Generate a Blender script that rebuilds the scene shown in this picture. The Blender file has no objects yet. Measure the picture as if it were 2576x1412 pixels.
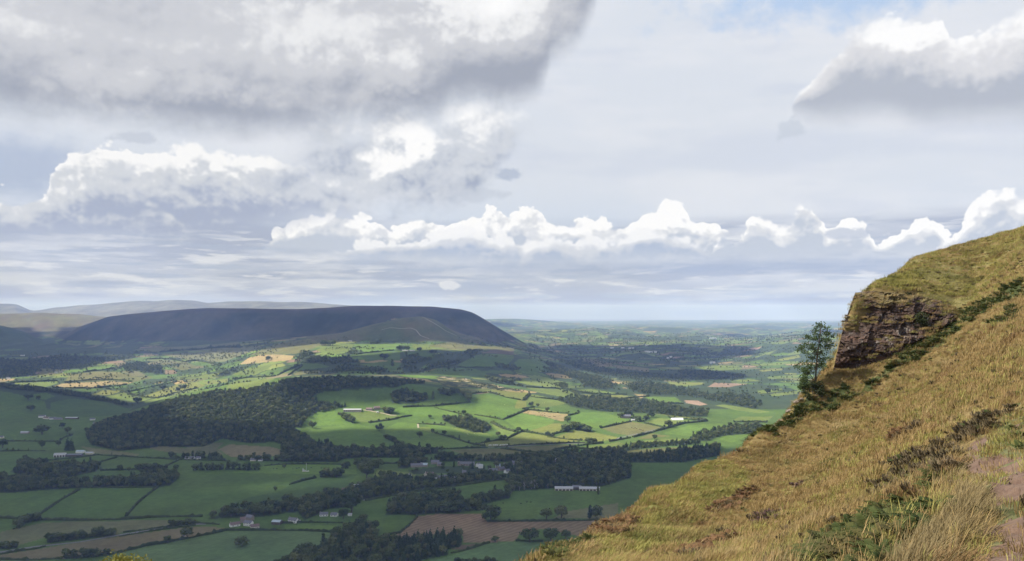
import bpy, bmesh, math, random
import numpy as np
from mathutils import Vector, Matrix, Euler
random.seed(7)
RNG = np.random.default_rng(11)
scene = bpy.context.scene
COL = scene.collection
R = math.radians

# ---------------------------------------------------------------- camera
EYE = 350.0                                   # metres above the valley floor
PXF = 4.854e-4                                # tangent per pixel of the 2576-wide survey picture
HOR = 785.0                                   # its horizon row
cam_d = bpy.data.cameras.new("camera")
cam = bpy.data.objects.new("camera", cam_d)
COL.objects.link(cam)
cam.location = (0, 0, EYE)
cam.rotation_euler = (R(90), 0, 0)
cam_d.sensor_width = 36.0
cam_d.lens = 36.0 / (2 * 0.6252)
cam_d.shift_y = 0.0307
cam_d.clip_start = 0.1
cam_d.clip_end = 200000
scene.camera = cam
scene.view_settings.view_transform = 'Standard'
scene.view_settings.look = 'None'
scene.view_settings.gamma = 1
scene.view_settings.exposure = 0.7
scene.cycles.use_denoising = True
scene.cycles.max_bounces = 4
scene.cycles.diffuse_bounces = 2
scene.cycles.glossy_bounces = 1
scene.cycles.transmission_bounces = 2
scene.cycles.transparent_max_bounces = 8
scene.cycles.volume_bounces = 2
scene.cycles.use_adaptive_sampling = True
scene.cycles.adaptive_threshold = 0.01
scene.cycles.sample_clamp_indirect = 4.0

SUN_AZ = R(-91)                              # compass direction of the sun, clockwise from the view direction (+y)
SUN_EL = R(44)
SUN = Vector((math.sin(SUN_AZ) * math.cos(SUN_EL), math.cos(SUN_AZ) * math.cos(SUN_EL), math.sin(SUN_EL)))

def srgb(r, g, b):
    f = lambda c: (c / 255 / 12.92) if c <= 10 else ((c / 255 + 0.055) / 1.055) ** 2.4
    return (f(r), f(g), f(b))

# ---------------------------------------------------------------- node helpers
class V:
    """a value in a node tree that can be written as arithmetic"""
    T = None
    def __init__(s, sock): s.s = sock
    @staticmethod
    def _set(inp, val):
        if isinstance(val, V): V.T.links.new(val.s, inp)
        else: inp.default_value = val
    @staticmethod
    def m(op, *a, clamp=False):
        n = V.T.nodes.new('ShaderNodeMath'); n.operation = op; n.use_clamp = clamp
        for i, x in enumerate(a): V._set(n.inputs[i], x)
        return V(n.outputs[0])
    def __add__(s, o): return V.m('ADD', s, o)
    __radd__ = __add__
    def __sub__(s, o): return V.m('SUBTRACT', s, o)
    def __rsub__(s, o): return V.m('SUBTRACT', o, s)
    def __mul__(s, o): return V.m('MULTIPLY', s, o)
    __rmul__ = __mul__
    def __truediv__(s, o): return V.m('DIVIDE', s, o)
def vmax(a, b): return V.m('MAXIMUM', a, b)
def vmin(a, b): return V.m('MINIMUM', a, b)
def clamp01(a): return V.m('ADD', a, 0.0, clamp=True)
def smooth(x, a, b, lo=0.0, hi=1.0):
    n = V.T.nodes.new('ShaderNodeMapRange'); n.interpolation_type = 'SMOOTHSTEP'
    V._set(n.inputs['Value'], x)
    n.inputs['From Min'].default_value = a; n.inputs['From Max'].default_value = b
    n.inputs['To Min'].default_value = lo; n.inputs['To Max'].default_value = hi
    return V(n.outputs[0])
def xyz(x, y, z=0.0):
    n = V.T.nodes.new('ShaderNodeCombineXYZ')
    for i, q in enumerate((x, y, z)): V._set(n.inputs[i], q)
    return V(n.outputs[0])
def noise(vec, scale, detail=4, rough=0.5, lac=2.0, dist=0.0):
    n = V.T.nodes.new('ShaderNodeTexNoise')
    V._set(n.inputs['Vector'], vec); n.inputs['Scale'].default_value = scale
    n.inputs['Detail'].default_value = detail; n.inputs['Roughness'].default_value = rough
    n.inputs['Lacunarity'].default_value = lac; n.inputs['Distortion'].default_value = dist
    return V(n.outputs[0])
def voro(vec, scale, detail=2, rough=0.5, smoothf=None):
    n = V.T.nodes.new('ShaderNodeTexVoronoi')
    if smoothf is not None:
        n.feature = 'SMOOTH_F1'; n.inputs['Smoothness'].default_value = smoothf
    V._set(n.inputs['Vector'], vec); n.inputs['Scale'].default_value = scale
    n.inputs['Detail'].default_value = detail; n.inputs['Roughness'].default_value = rough
    n.normalize = True
    return V(n.outputs['Distance'])
def mixc(f, a, b):
    n = V.T.nodes.new('ShaderNodeMix'); n.data_type = 'RGBA'; n.clamp_factor = True
    V._set(n.inputs[0], f)
    for i, c in ((6, a), (7, b)):
        if isinstance(c, V): V.T.links.new(c.s, n.inputs[i])
        else: n.inputs[i].default_value = (c[0], c[1], c[2], 1)
    return V(n.outputs[2])
def fcurve(x, pts):
    """pts: (0..1, 0..1)"""
    n = V.T.nodes.new('ShaderNodeFloatCurve')
    V._set(n.inputs['Value'], x)
    c = n.mapping.curves[0]
    n.mapping.use_clip = False
    pts = sorted(pts)
    while len(c.points) > 2: c.points.remove(c.points[0])
    c.points[0].location = pts[0]; c.points[-1].location = pts[-1]
    for p in pts[1:-1]: c.points.new(*p)
    for p in c.points: p.handle_type = 'AUTO_CLAMPED'
    n.mapping.update()
    return V(n.outputs[0])
# ---------------------------------------------------------------- sky: a far dome of procedural cloud, Nishita world behind and above it
def azel(px, py):
    u = (px - 1288) * PXF; v = (HOR - py) * PXF
    a = math.atan(u); return a, math.atan(v * math.cos(a))

def nz(vec, scale, detail=4, rough=0.5, kind='FBM', lac=2.0, dist=0.0, offset=1.0, gain=2.0):
    n = V.T.nodes.new('ShaderNodeTexNoise'); n.noise_dimensions = '2D'; n.noise_type = kind
    if kind == 'FBM': n.normalize = True
    V._set(n.inputs['Vector'], vec); n.inputs['Scale'].default_value = scale
    n.inputs['Detail'].default_value = detail; n.inputs['Roughness'].default_value = rough
    n.inputs['Lacunarity'].default_value = lac; n.inputs['Distortion'].default_value = dist
    if 'RIDGED' in kind:
        n.inputs['Offset'].default_value = offset; n.inputs['Gain'].default_value = gain
    return V(n.outputs[0])

def build_sky():
    mat = bpy.data.materials.new("cloudy_sky"); mat.use_nodes = True
    nt = mat.node_tree; nt.nodes.clear(); V.T = nt
    mat.cycles.emission_sampling = 'NONE'
    tc = nt.nodes.new('ShaderNodeTexCoord')
    nrm = nt.nodes.new('ShaderNodeVectorMath'); nrm.operation = 'NORMALIZE'
    nt.links.new(tc.outputs['Object'], nrm.inputs[0])
    sep = nt.nodes.new('ShaderNodeSeparateXYZ'); nt.links.new(nrm.outputs[0], sep.inputs[0])
    x, y, z = (V(sep.outputs[i]) for i in range(3))
    az = V.m('ARCTAN2', x, y); el = V.m('ARCSINE', z)
    A0, AW, EW = -0.75, 1.5, 0.5
    def curve(t, pts):
        q = []
        for px, py in pts:
            a, e = azel(px, py); q.append(((a - A0) / AW, e / EW))
        q = [(0.0, q[0][1])] + q + [(1.0, q[-1][1])]
        return fcurve(t, q) * EW
    def S(*c): return srgb(*c)
    # ---- billows: inverted ridges give round heads with creases between them
    w1 = nz(xyz(az, el * 1.2 + 7.0), 11.0, 3, 0.5) - 0.5
    w2 = nz(xyz(az + 4.0, el * 1.2), 11.0, 3, 0.5) - 0.5
    BX, BY = az + w1 * 0.030, el * 1.3 + w2 * 0.030
    def bil(ox, oy, sc, det, seed):
        r = nz(xyz(BX + (ox + seed), BY + oy), sc, det, 0.0, 'FBM', 2.0) 
        return r
    def billow(ox, oy, sc, octs, rough, seed):
        tot = None; amp = 1.0; nrmz = 0.0; s = sc
        for k in range(octs):
            n = nz(xyz(BX + (ox + seed + k * 1.7), BY + (oy + k * 0.9)), s, 0, 0.0)
            b = V.m('ABSOLUTE', n - 0.5) * (2.0 * amp)
            tot = b if tot is None else tot + b
            nrmz += amp; amp *= rough; s *= 2.17
        return tot * (1.0 / nrmz)
    bA = billow(0, 0, 20.0, 5, 0.58, 0.0)                # about 0..0.6, round tops high
    bA2 = billow(-0.014, 0.022, 20.0, 3, 0.50, 0.0)
    bB = billow(0, 0, 62.0, 3, 0.6, 5.0)
    bB2 = billow(-0.0035, 0.0055, 62.0, 2, 0.6, 5.0)
    bS = billow(0, 0, 20.0, 3, 0.50, 0.0)
    relA = bS - bA2; relB = bB - bB2
    def heads(ox, oy):
        n = V.T.nodes.new('ShaderNodeTexVoronoi'); n.voronoi_dimensions = '2D'; n.normalize = True
        V._set(n.inputs['Vector'], xyz(az + w1 * 0.012 + ox, el * 1.15 + w2 * 0.012 + oy)); n.inputs['Scale'].default_value = 30.0
        n.inputs['Detail'].default_value = 2.0; n.inputs['Roughness'].default_value = 0.55; n.inputs['Lacunarity'].default_value = 2.3
        return V(n.outputs['Distance'])
    hd = heads(0, 0); hd2 = heads(-0.005, 0.008)
    relH = hd2 - hd
    fine = nz(xyz(az, el * 1.3), 40.0, 6, 0.6) - 0.5
    n1 = nz(xyz(az + 2.0, el * 1.3), 15.0, 6, 0.58) - 0.5
    n1b = nz(xyz(az + 31.0, el * 1.3), 14.0, 3, 0.5) - 0.44
    n2 = nz(xyz(az + 5.0, el * 1.7), 6.0, 4, 0.5) - 0.5
    soft = nz(xyz(az + 9.0, el * 2.3), 7.0, 5, 0.5) - 0.5
    def blob(px, py, rx, ry):
        a, e = azel(px, py)
        dx = (az - a) * (1 / (rx * PXF)); dy = (el - e) * (1 / (ry * PXF))
        return V.m('SQRT', dx * dx + dy * dy)
    def spot(px, py, rx, ry, wob=0.9, hard=0.25):
        return smooth(blob(px, py, rx, ry) + n1 * wob * 2 + (0.28 - bA) * wob, 1.25, hard)
    # ---- clear air and high veil
    col = mixc(smooth(el, 0.0, 0.17), S(184, 203, 227), S(219, 225, 235))
    veil = smooth(nz(xyz(az * 0.8 + el * 0.7, el * 3.2), 4.5, 6, 0.55), 0.38, 0.66)
    col = mixc(veil * 0.55, col, S(233, 235, 241))
    veil2 = smooth(nz(xyz(az * 0.8 + 3.0 + el * 0.4, el * 3.8), 5.0, 6, 0.55), 0.50, 0.70)
    col = mixc(veil2 * 0.40, col, S(203, 211, 228))
    col = mixc(spot(2150, -25, 420, 75, 0.9) * 0.85, col, S(178, 203, 236))
    col = mixc(spot(60, 430, 200, 85, 0.5) * 0.85, col, S(176, 189, 213))
    # ---- flat-based stratus bars low down
    low = smooth(el, 0.118, 0.092)
    col = mixc(low, col, mixc(smooth(el, -0.005, 0.040), S(140, 142, 170), S(194, 201, 216)))
    st = nz(xyz(az + 3.0, el * 8.5), 6.0, 7, 0.56)
    col = mixc(low * smooth(st, 0.42, 0.60) * smooth(el, 0.0, 0.035, 0.1, 0.95), col, S(214, 219, 229))
    st2 = nz(xyz(az * 0.9 + 7.0, el * 10.5), 5.0, 6, 0.52)
    col = mixc(low * smooth(st2, 0.47, 0.62) * smooth(el, 0.004, 0.03) * 0.85, col, S(172, 181, 201))
    st3 = nz(xyz(az * 1.3 + 11.0, el * 9.0), 10.0, 6, 0.6)
    col = mixc(low * smooth(st3, 0.53, 0.66) * smooth(el, 0.004, 0.03) * 0.8, col, S(228, 231, 237))
    st4 = nz(xyz(az + 17.0, el * 14.0), 9.0, 5, 0.55)
    col = mixc(low * smooth(st4, 0.54, 0.66) * smooth(el, 0.004, 0.02) * 0.7, col, S(178, 189, 209))
    darkbar = smooth(V.m('ABSOLUTE', el - azel(1700, 672)[1] + n1 * 0.012), 0.012, 0.003) * smooth(az, -0.12, 0.02)
    col = mixc(darkbar * 0.6, col, S(166, 179, 205))

    def layer(col, top, bot, dark, mid, white, soft_t=0.0025, soft_b=0.012, amp=0.03, ampb=0.015,
              gA=0.62, gB=0.26, base_k=0.6, bias=0.0, extra=None, under=0.5, opac=1.0, rimk=0.25, bscale=1.0, low_m=0.7):
        t = (az + n1 * 0.012 - A0) / AW
        B = curve(t, bot)
        mB = smooth(el - B + n1 * ampb + fine * ampb * 0.5, -soft_b, soft_b)
        if top:
            T = curve(t, top)
            inn = T - el + (bS - 0.30) * (amp * 0.5) + (0.36 - hd) * (amp * 0.85) + fine * (amp * 0.06)
            m = mB * smooth(inn / (vmax(n1b, 0.0) * (soft_t * 9.0) + soft_t * 0.9), 0.0, 1.0) * smooth(T - B, 0.001, 0.012)
            r = clamp01((el - B) / vmax(T - B, 0.012))
            rim = smooth(inn, 0.0, 0.020, rimk, 0.0)
            lum = rim
        else:
            m = mB; r = clamp01((el - B) * 9.0); lum = 0.0
        lum = lum + (smooth(r, 0.0, 0.9) - 0.5) * base_k + 0.5 + relA * gA + relB * gB * 0.6 + relH * (gA * 1.5) + n2 * low_m + bias
        if extra is not None: lum = lum + extra
        lum = clamp01(lum)
        c = mixc(smooth(lum, 0.0, under), dark, mid)
        c = mixc(smooth(lum, under, 0.92), c, white)
        return mixc(m * opac, col, c)
    W_ = S(254, 254, 255)
    # ---- low bank and the row of cumulus above the horizon
    col = layer(col, [(700,660),(900,640),(1200,640),(1600,645),(2000,635),(2300,630),(2576,620)],
                [(700,665),(900,668),(1200,676),(1800,660),(2576,650)], S(176,188,210), S(207,213,225), S(236,238,243),
                soft_t=0.012, soft_b=0.016, amp=0.035, base_k=0.8, opac=0.75, bias=-0.06, rimk=0.15)
    l4t = [(600,650),(640,626),(740,556),(810,540),(880,538),(940,562),(1000,566),(1050,552),(1110,564),(1160,552),(1205,542),(1245,520),(1290,532),(1345,528),(1385,562),
           (1425,562),(1465,548),(1510,542),(1545,574),(1600,534),(1645,514),(1672,504),(1720,518),(1752,560),(1790,572),(1830,588),(1850,610),(1880,680)]
    l4b = [(600,628),(640,628),(900,648),(1300,660),(1500,668),(1830,650)]
    l4u = [(1770,680),(1795,612),(1830,594),(1862,590),(1885,556),(1920,546),(1965,572),(2000,535),(2022,514),(2060,538),(2092,576),(2112,554),(2150,558),(2182,582),(2205,614),
           (2245,602),(2290,562),(2340,536),(2388,592),(2420,556),(2450,512),(2490,484),(2530,478),(2576,498)]
    l4v = [(1790,650),(2100,644),(2300,640),(2576,628)]
    D4, M4 = S(196, 204, 218), S(223, 226, 232)
    gaps = (nz(xyz(az * 1.0 + 21.0, el * 0.6), 9.0, 2, 0.5) - 0.52) * 1.1
    hot4 = gaps + spot(1660, 560, 110, 48, 0.4) * 0.35 + spot(1200, 575, 70, 24, 0.4) * 0.3 + spot(1490, 570, 60, 22, 0.4) * 0.3
    col = layer(col, l4t, l4b, D4, M4, W_, amp=0.040, base_k=1.20, bias=-0.34, under=0.50, rimk=0.20, gA=1.0, gB=0.35, extra=hot4)
    dk = spot(2040, 570, 60, 40, 0.4) * 0.5
    col = layer(col, l4u, l4v, D4, M4, W_, amp=0.040, base_k=1.20, bias=-0.28, under=0.50, rimk=0.22, gA=1.0, gB=0.3, extra=gaps * 0.6 + spot(2120, 600, 70, 40, 0.4) * 0.3 - dk)
    # nearer grey heads in front of that row
    l6t = [(800,680),(830,642),(880,622),(960,606),(1060,604),(1110,585),(1180,578),(1240,590),(1330,604),(1420,600),(1520,602),(1580,588),(1640,574),(1700,580),(1760,612),(1800,640),(1830,690)]
    l6b = [(830,645),(1100,640),(1300,652),(1500,648),(1650,640),(1800,645)]
    col = layer(col, l6t, l6b, S(178,190,212), S(216,220,228), S(246,247,250), amp=0.045, soft_t=0.004, base_k=0.85, bias=0.02, rimk=0.18, opac=0.92)
    # ---- left cumulus mass
    l3t = [(-150,480),(0,486),(50,508),(95,500),(125,468),(150,405),(200,374),(240,354),(300,360),(360,378),(430,364),(480,358),(540,374),(600,386),(650,392),(720,404),(790,424),(850,475),(900,525),(930,570)]
    l3b = [(-150,600),(0,600),(300,598),(500,592),(600,584),(700,560),(800,534),(900,525)]
    hot = spot(470, 385, 150, 34, 0.6) * 0.25 + spot(170, 490, 60, 40, 0.6) * 0.35 + spot(20, 495, 60, 22, 0.6) * 0.4
    col = layer(col, l3t, l3b, S(172,181,202), S(213,217,224), S(250, 250, 251), amp=0.050, soft_t=0.004, soft_b=0.022, base_k=0.75, bias=-0.19, rimk=0.22, gA=0.55, gB=0.12, low_m=0.9, under=0.60, extra=hot * 1.1)
    # ---- middle column
    l2t = [(630,510),(650,470),(690,400),(730,330),(800,290),(1000,240),(1200,240),(1290,262),(1335,290),(1375,330),(1400,380)]
    l2b = [(650,470),(700,492),(760,510),(900,530),(1050,524),(1140,512),(1185,494),(1230,440),(1280,385),(1330,330),(1375,320)]
    wht = spot(985, 405, 95, 48, 0.8, 0.0) * 0.6 + spot(1050, 340, 60, 60, 0.8, 0.0) * 0.5 + spot(900, 470, 200, 24, 0.6) * 0.2
    grey = spot(790, 390, 170, 85, 0.4) * 0.30
    col = layer(col, l2t, l2b, S(164,174,195), S(210,215,224), W_, amp=0.02, soft_t=0.03, soft_b=0.016, ampb=0.06, base_k=0.45, bias=-0.02,
                extra=wht - grey, rimk=0.0, gA=0.34, gB=0.08)
    # ---- great cloud overhead, upper left
    mixm = smooth(az, azel(1440, 0)[0], azel(1330, 0)[0])
    l1b = [(-150,258),(0,266),(100,284),(250,292),(400,304),(520,320),(650,320),(800,310),(900,300),(1010,288),(1100,272),(1150,246),(1250,252),(1330,232),(1368,190),
           (1392,130),(1440,100),(1478,40),(1500,-10),(1520,-90),(1600,-150),(1800,-170),(2300,-170)]
    ex = spot(1240, 20, 230, 110, 0.5, 0.0) * 0.40 - spot(1270, 205, 200, 62, 0.5, 0.1) * 0.38 \
        + spot(400, 215, 230, 52, 0.7) * 0.30 + spot(1010, 190, 110, 60, 0.7) * 0.24 + spot(820, 70, 330, 90, 0.8) * 0.16 \
        + spot(800, 260, 400, 40, 0.6) * 0.12 - spot(250, 20, 420, 50, 0.6) * 0.14
    col = layer(col, None, l1b, S(165,171,184), S(206,208,214), S(236,237,239), soft_b=0.024, ampb=0.028, base_k=0.62, bias=-0.14,
                gA=0.20, gB=0.03, extra=ex + soft * 0.55, under=0.60, low_m=0.35)
    col = mixc(spot(1235, 10, 120, 62, 0.8, 0.0) * mixm, col, W_)
    # ---- cloud in the upper right corner
    l5t = [(1930,300),(1985,272),(2010,234),(2060,174),(2120,106),(2180,54),(2250,34),(2310,44),(2380,60),(2402,92),(2450,80),(2500,50),(2576,15),(2800,-60)]
    l5b = [(1930,272),(1990,270),(2040,284),(2100,290),(2200,286),(2300,300),(2400,294),(2576,288),(2800,280)]
    hot5 = spot(2270, 80, 120, 50, 0.6) * 0.3
    col = layer(col, l5t, l5b, S(183,189,201), S(220,221,226), W_, amp=0.034, soft_t=0.006, soft_b=0.020, base_k=1.0, bias=-0.20, extra=hot5 * 1.3, rimk=0.10, gA=0.32, gB=0.08)
    # ---- scraps of low cloud
    for px, py, rx, ry, c, o in ((1272, 442, 34, 18, (176,187,208), 0.75), (1988, 318, 30, 26, (196,204,217), 0.6),
                                 (1125, 716, 30, 11, (234,236,241), 0.75), (890, 708, 30, 10, (226,230,238), 0.8), (335, 346, 52, 13, (190,197,211), 0.6),
                                 (1215, 488, 60, 20, (196,203,216), 0.6), (2130, 588, 46, 14, (190,198,214), 0.8)):
        d = blob(px, py, rx, ry) + n1 * 2.2 + fine * 1.6 + (0.3 - bA) * 1.5
        col = mixc(smooth(d, 1.2, 0.6) * o, col, S(*c))
    em = nt.nodes.new('ShaderNodeEmission'); nt.links.new(col.s, em.inputs['Color']); em.inputs['Strength'].default_value = 0.6156
    out = nt.nodes.new('ShaderNodeOutputMaterial'); nt.links.new(em.outputs[0], out.inputs['Surface'])
    # the dome: a shell section of 80 km radius centred on the hillside
    RAD = 80000.0; na, ne = 60, 24; vs = []; fs = []
    for j in range(ne + 1):
        e = R(-3 + 29 * j / ne)
        for i in range(na + 1):
            a = R(-62 + 124 * i / na)
            vs.append((RAD * math.sin(a) * math.cos(e), RAD * math.cos(a) * math.cos(e), RAD * math.sin(e)))
    for j in range(ne):
        for i in range(na):
            k = j * (na + 1) + i
            fs.append((k, k + na + 1, k + na + 2, k + 1))
    me = bpy.data.meshes.new("sky"); me.from_pydata(vs, [], fs); me.materials.append(mat)
    for p in me.polygons: p.use_smooth = True
    o = bpy.data.objects.new("sky", me); COL.objects.link(o); o.location = (0, 0, EYE)
    o["kind"] = "structure"; o["label"] = "cloudy sky with grey and white cumulus over pale blue"
build_sky()

def build_world():
    w = bpy.data.worlds.new("World"); scene.world = w; w.use_nodes = True
    nt = w.node_tree; nt.nodes.clear(); V.T = nt
    sky = nt.nodes.new('ShaderNodeTexSky'); sky.sky_type = 'NISHITA'; sky.sun_disc = False
    sky.sun_elevation = SUN_EL; sky.sun_rotation = SUN_AZ; sky.altitude = 400
    tc = nt.nodes.new('ShaderNodeTexCoord')
    cl = smooth(noise(V(tc.outputs['Generated']), 3.0, 3, 0.55), 0.40, 0.60)
    c = mixc(cl, V(sky.outputs[0]), tuple(10 * k for k in srgb(222, 225, 232)))
    bg = nt.nodes.new('ShaderNodeBackground'); bg.inputs['Strength'].default_value = 0.085
    nt.links.new(c.s, bg.inputs['Color'])
    out = nt.nodes.new('ShaderNodeOutputWorld'); nt.links.new(bg.outputs[0], out.inputs['Surface'])
    w.cycles.sampling_method = 'MANUAL'; w.cycles.sample_map_resolution = 512
build_world()
# ---------------------------------------------------------------- the valley, its hills and the far plain: one height field
def pchip(xk, yk, x):
    xk = np.asarray(xk, float); yk = np.asarray(yk, float)
    h = np.diff(xk); d = np.diff(yk) / h
    m = np.zeros_like(yk)
    for i in range(1, len(xk) - 1):
        if d[i - 1] * d[i] > 0:
            w1 = 2 * h[i] + h[i - 1]; w2 = h[i] + 2 * h[i - 1]
            m[i] = (w1 + w2) / (w1 / d[i - 1] + w2 / d[i])
    m[0] = d[0]; m[-1] = d[-1]
    i = np.clip(np.searchsorted(xk, x) - 1, 0, len(h) - 1)
    t = np.clip((x - xk[i]) / h[i], 0, 1)
    return ((1 + 2 * t) * (1 - t) ** 2 * yk[i] + t * (1 - t) ** 2 * h[i] * m[i]
            + t * t * (3 - 2 * t) * yk[i + 1] + t * t * (t - 1) * h[i] * m[i + 1])

def vnoise(x, y, seed=0):
    """smooth value noise, -1..1, unit cells"""
    xi = np.floor(x).astype(np.int64); yi = np.floor(y).astype(np.int64)
    fx = x - xi; fy = y - yi
    fx = fx * fx * (3 - 2 * fx); fy = fy * fy * (3 - 2 * fy)
    def hsh(a, b):
        n = (a * 374761393 + b * 668265263 + seed * 974634777) & 0xFFFFFFFF
        n = ((n ^ (n >> 13)) * 1274126177) & 0xFFFFFFFF
        return ((n ^ (n >> 16)) & 0xFFFF) / 32767.5 - 1
    return (hsh(xi, yi) * (1 - fx) + hsh(xi + 1, yi) * fx) * (1 - fy) + (hsh(xi, yi + 1) * (1 - fx) + hsh(xi + 1, yi + 1) * fx) * fy
def fbm(x, y, oct=4, seed=0, rough=0.5):
    t = 0; a = 1; n = 0
    for k in range(oct):
        t = t + a * vnoise(x, y, seed + k * 17); n += a; a *= rough; x = x * 2.03 + 11.3; y = y * 2.03 + 5.7
    return t / n

# survey: at each distance, the picture row where the ground lies, by picture column
flat = lambda d: HOR + EYE / d / PXF
SURVEY = {
    450:   [(-400, 0), (2900, 0)],
    900:   [(-400, flat(900)), (2900, flat(900))],
    1150:  [(-400, flat(1150)), (2900, flat(1150))],
    1400:  [(-400, flat(1400)), (2900, flat(1400))],
    1750:  [(-400, flat(1750)), (700, 1200), (1300, 1196), (2900, flat(1750))],
    2100:  [(-400, 1130), (200, 1128), (400, 1126), (700, 1122), (900, 1124), (1300, 1126), (2900, flat(2100))],
    2500:  [(-400, 1074), (0, 1072), (250, 1070), (330, 1062), (450, 1040), (700, 1028), (800, 1060), (1000, 1062), (1300, 1066), (2900, flat(2500))],
    2900:  [(-400, 1030), (0, 1022), (200, 1034), (320, 1036), (450, 995), (560, 972), (700, 952), (860, 948), (1000, 960), (1100, 975), (1200, 992), (1350, 1012), (1600, 1028), (2900, flat(2900))],
    3250:  [(-400, 975), (0, 972), (120, 984), (240, 1006), (330, 1020), (420, 1004), (560, 985), (700, 955), (860, 944), (1000, 946), (1150, 962), (1300, 975), (1500, 998), (1800, 1006), (2900, flat(3250))],
    3600:  [(-400, 968), (0, 968), (200, 985), (330, 1000), (450, 990), (600, 972), (720, 945), (900, 930), (1100, 938), (1250, 950), (1400, 968), (1600, 980), (1800, 985), (2900, flat(3600))],
    4300:  [(-400, 940), (0, 942), (300, 942), (500, 940), (600, 918), (720, 900), (800, 893), (1000, 892), (1200, 890), (1300, 902), (1450, 938), (1700, 952), (2300, 950), (2900, 930)],
    5000:  [(-400, 910), (0, 914), (300, 908), (500, 905), (620, 884), (720, 870), (800, 863), (1000, 863), (1150, 868), (1250, 880), (1350, 902), (1500, 922), (1800, 928), (2100, 915), (2600, 890), (2900, 870)],
    5600:  [(-400, 885), (0, 890), (300, 882), (500, 880), (620, 862), (780, 850), (860, 838), (950, 814), (1010, 800), (1060, 796), (1100, 806), (1130, 828), (1160, 848), (1210, 862), (1300, 880), (1400, 902), (1600, 912), (1800, 912), (1950, 897), (2100, 876), (2300, 850), (2600, 830), (2900, 820)],
    6200:  [(-400, 872), (0, 878), (150, 872), (300, 868), (500, 858), (700, 850), (860, 838), (950, 824), (1060, 818), (1100, 820), (1160, 838), (1210, 850), (1300, 872), (1400, 897), (1600, 900), (1800, 896), (1950, 876), (2100, 856), (2300, 836), (2600, 822), (2900, 815)],
    7200:  [(-400, 790), (-100, 800), (0, 818), (60, 834), (105, 858), (150, 852), (200, 822), (270, 797), (400, 783), (520, 775), (640, 776), (750, 778), (910, 769), (1080, 771), (1160, 778), (1190, 786), (1220, 804), (1260, 829), (1310, 858), (1360, 884), (1420, 890), (1600, 880), (1800, 872), (1950, 856), (2100, 840), (2300, 826), (2600, 815), (2900, 810)],
    8200:  [(-400, 830), (0, 840), (150, 834), (300, 826), (500, 815), (750, 810), (1000, 806), (1160, 815), (1300, 860), (1360, 872), (1600, 864), (1800, 860), (1950, 850), (2100, 836), (2300, 825), (2600, 815), (2900, 812)],
    9500:  [(-400, 790), (0, 791), (100, 789), (200, 790), (270, 797), (350, 806), (500, 812), (900, 810), (1200, 840), (1300, 850), (1400, 858), (1550, 850), (1800, 856), (2100, 842), (2600, 822), (2900, 818)],
    12000: [(-400, 815), (0, 818), (500, 818), (900, 818), (1150, 838), (1300, 838), (1400, 831), (1500, 836), (1620, 849), (1760, 836), (1880, 847), (2040, 828), (2300, 832), (2900, 822)],
    16000: [(-400, 770), (0, 764), (40, 766), (80, 784), (108, 782), (150, 775), (250, 768), (330, 762), (440, 755), (490, 757), (520, 764), (640, 761), (750, 763), (850, 766), (910, 770), (1000, 790), (1120, 815), (1300, 824), (1450, 831), (1580, 822), (1740, 832), (1880, 820), (2000, 829), (2120, 822), (2900, 820)],
    20000: [(-400, 800), (900, 806), (1150, 804), (1300, 803), (1400, 809), (1500, 818), (1580, 815), (1700, 822), (1850, 817), (1950, 812), (2030, 814), (2100, 819), (2900, 818)],
    25000: [(-400, 812), (1200, 812), (1400, 813), (1600, 815), (1750, 813), (1900, 816), (2000, 812), (2100, 814), (2900, 812)],
    33000: [(-400, 808), (1300, 809), (1450, 808), (1550, 808), (1650, 806), (1800, 806), (1900, 807), (2100, 808), (2900, 806)],
    46000: [(-400, 830), (2900, 830)],
}
TU = np.linspace(-0.84, 0.84, 1201)                       # tangent of bearing
TD = np.exp(np.linspace(math.log(560.0), math.log(46000.0), 861))   # distance
def build_heights():
    ds = sorted(SURVEY)
    pxs = TU / PXF + 1288
    rows = []
    for d in ds:
        k = SURVEY[d]
        py = np.interp(pxs, [a for a, b in k], [b for a, b in k])
        ker = np.exp(-np.linspace(-2, 2, 13) ** 2); ker /= ker.sum()
        py = np.convolve(np.pad(py, 6, mode='edge'), ker, 'valid')
        z = EYE - (py - HOR) * PXF * d
        if d == 450: z = np.zeros_like(z)
        rows.append(z)
    rows = np.array(rows)                                 # heights at survey distances
    lx = np.log(ds)
    Z = np.empty((len(TD), len(TU)))
    lt = np.log(TD)
    for j in range(len(TU)): Z[:, j] = pchip(lx, rows[:, j], lt)
    X = TU[None, :] * TD[:, None]; Y = np.repeat(TD[:, None], len(TU), 1)
    far = np.clip((Y - 2000) / 8000, 0, 1)
    Z += fbm(X / 260, Y / 260, 4, 3) * (1.5 + 5 * far) * (Y > 900)
    Z += fbm(X / 1500, Y / 1500, 3, 9) * 85 * np.clip((Y - 7800) / 4500, 0, 1) * np.clip((22000 - Y) / 8000, 0, 1)
    # gullies on the moorland ridge
    rid = np.clip((Y - 6000) / 400, 0, 1) * np.clip((7080 - Y) / 450, 0, 1)
    Z += rid * (np.abs(fbm(X / 340, Y / 1500, 3, 21)) * -75 + 16)
    return X, Y, Z
GX, GY, GZ = build_heights()
GV = (GZ - EYE) / GY
LTD0, LTDS = math.log(TD[0]), math.log(TD[1] / TD[0])
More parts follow.
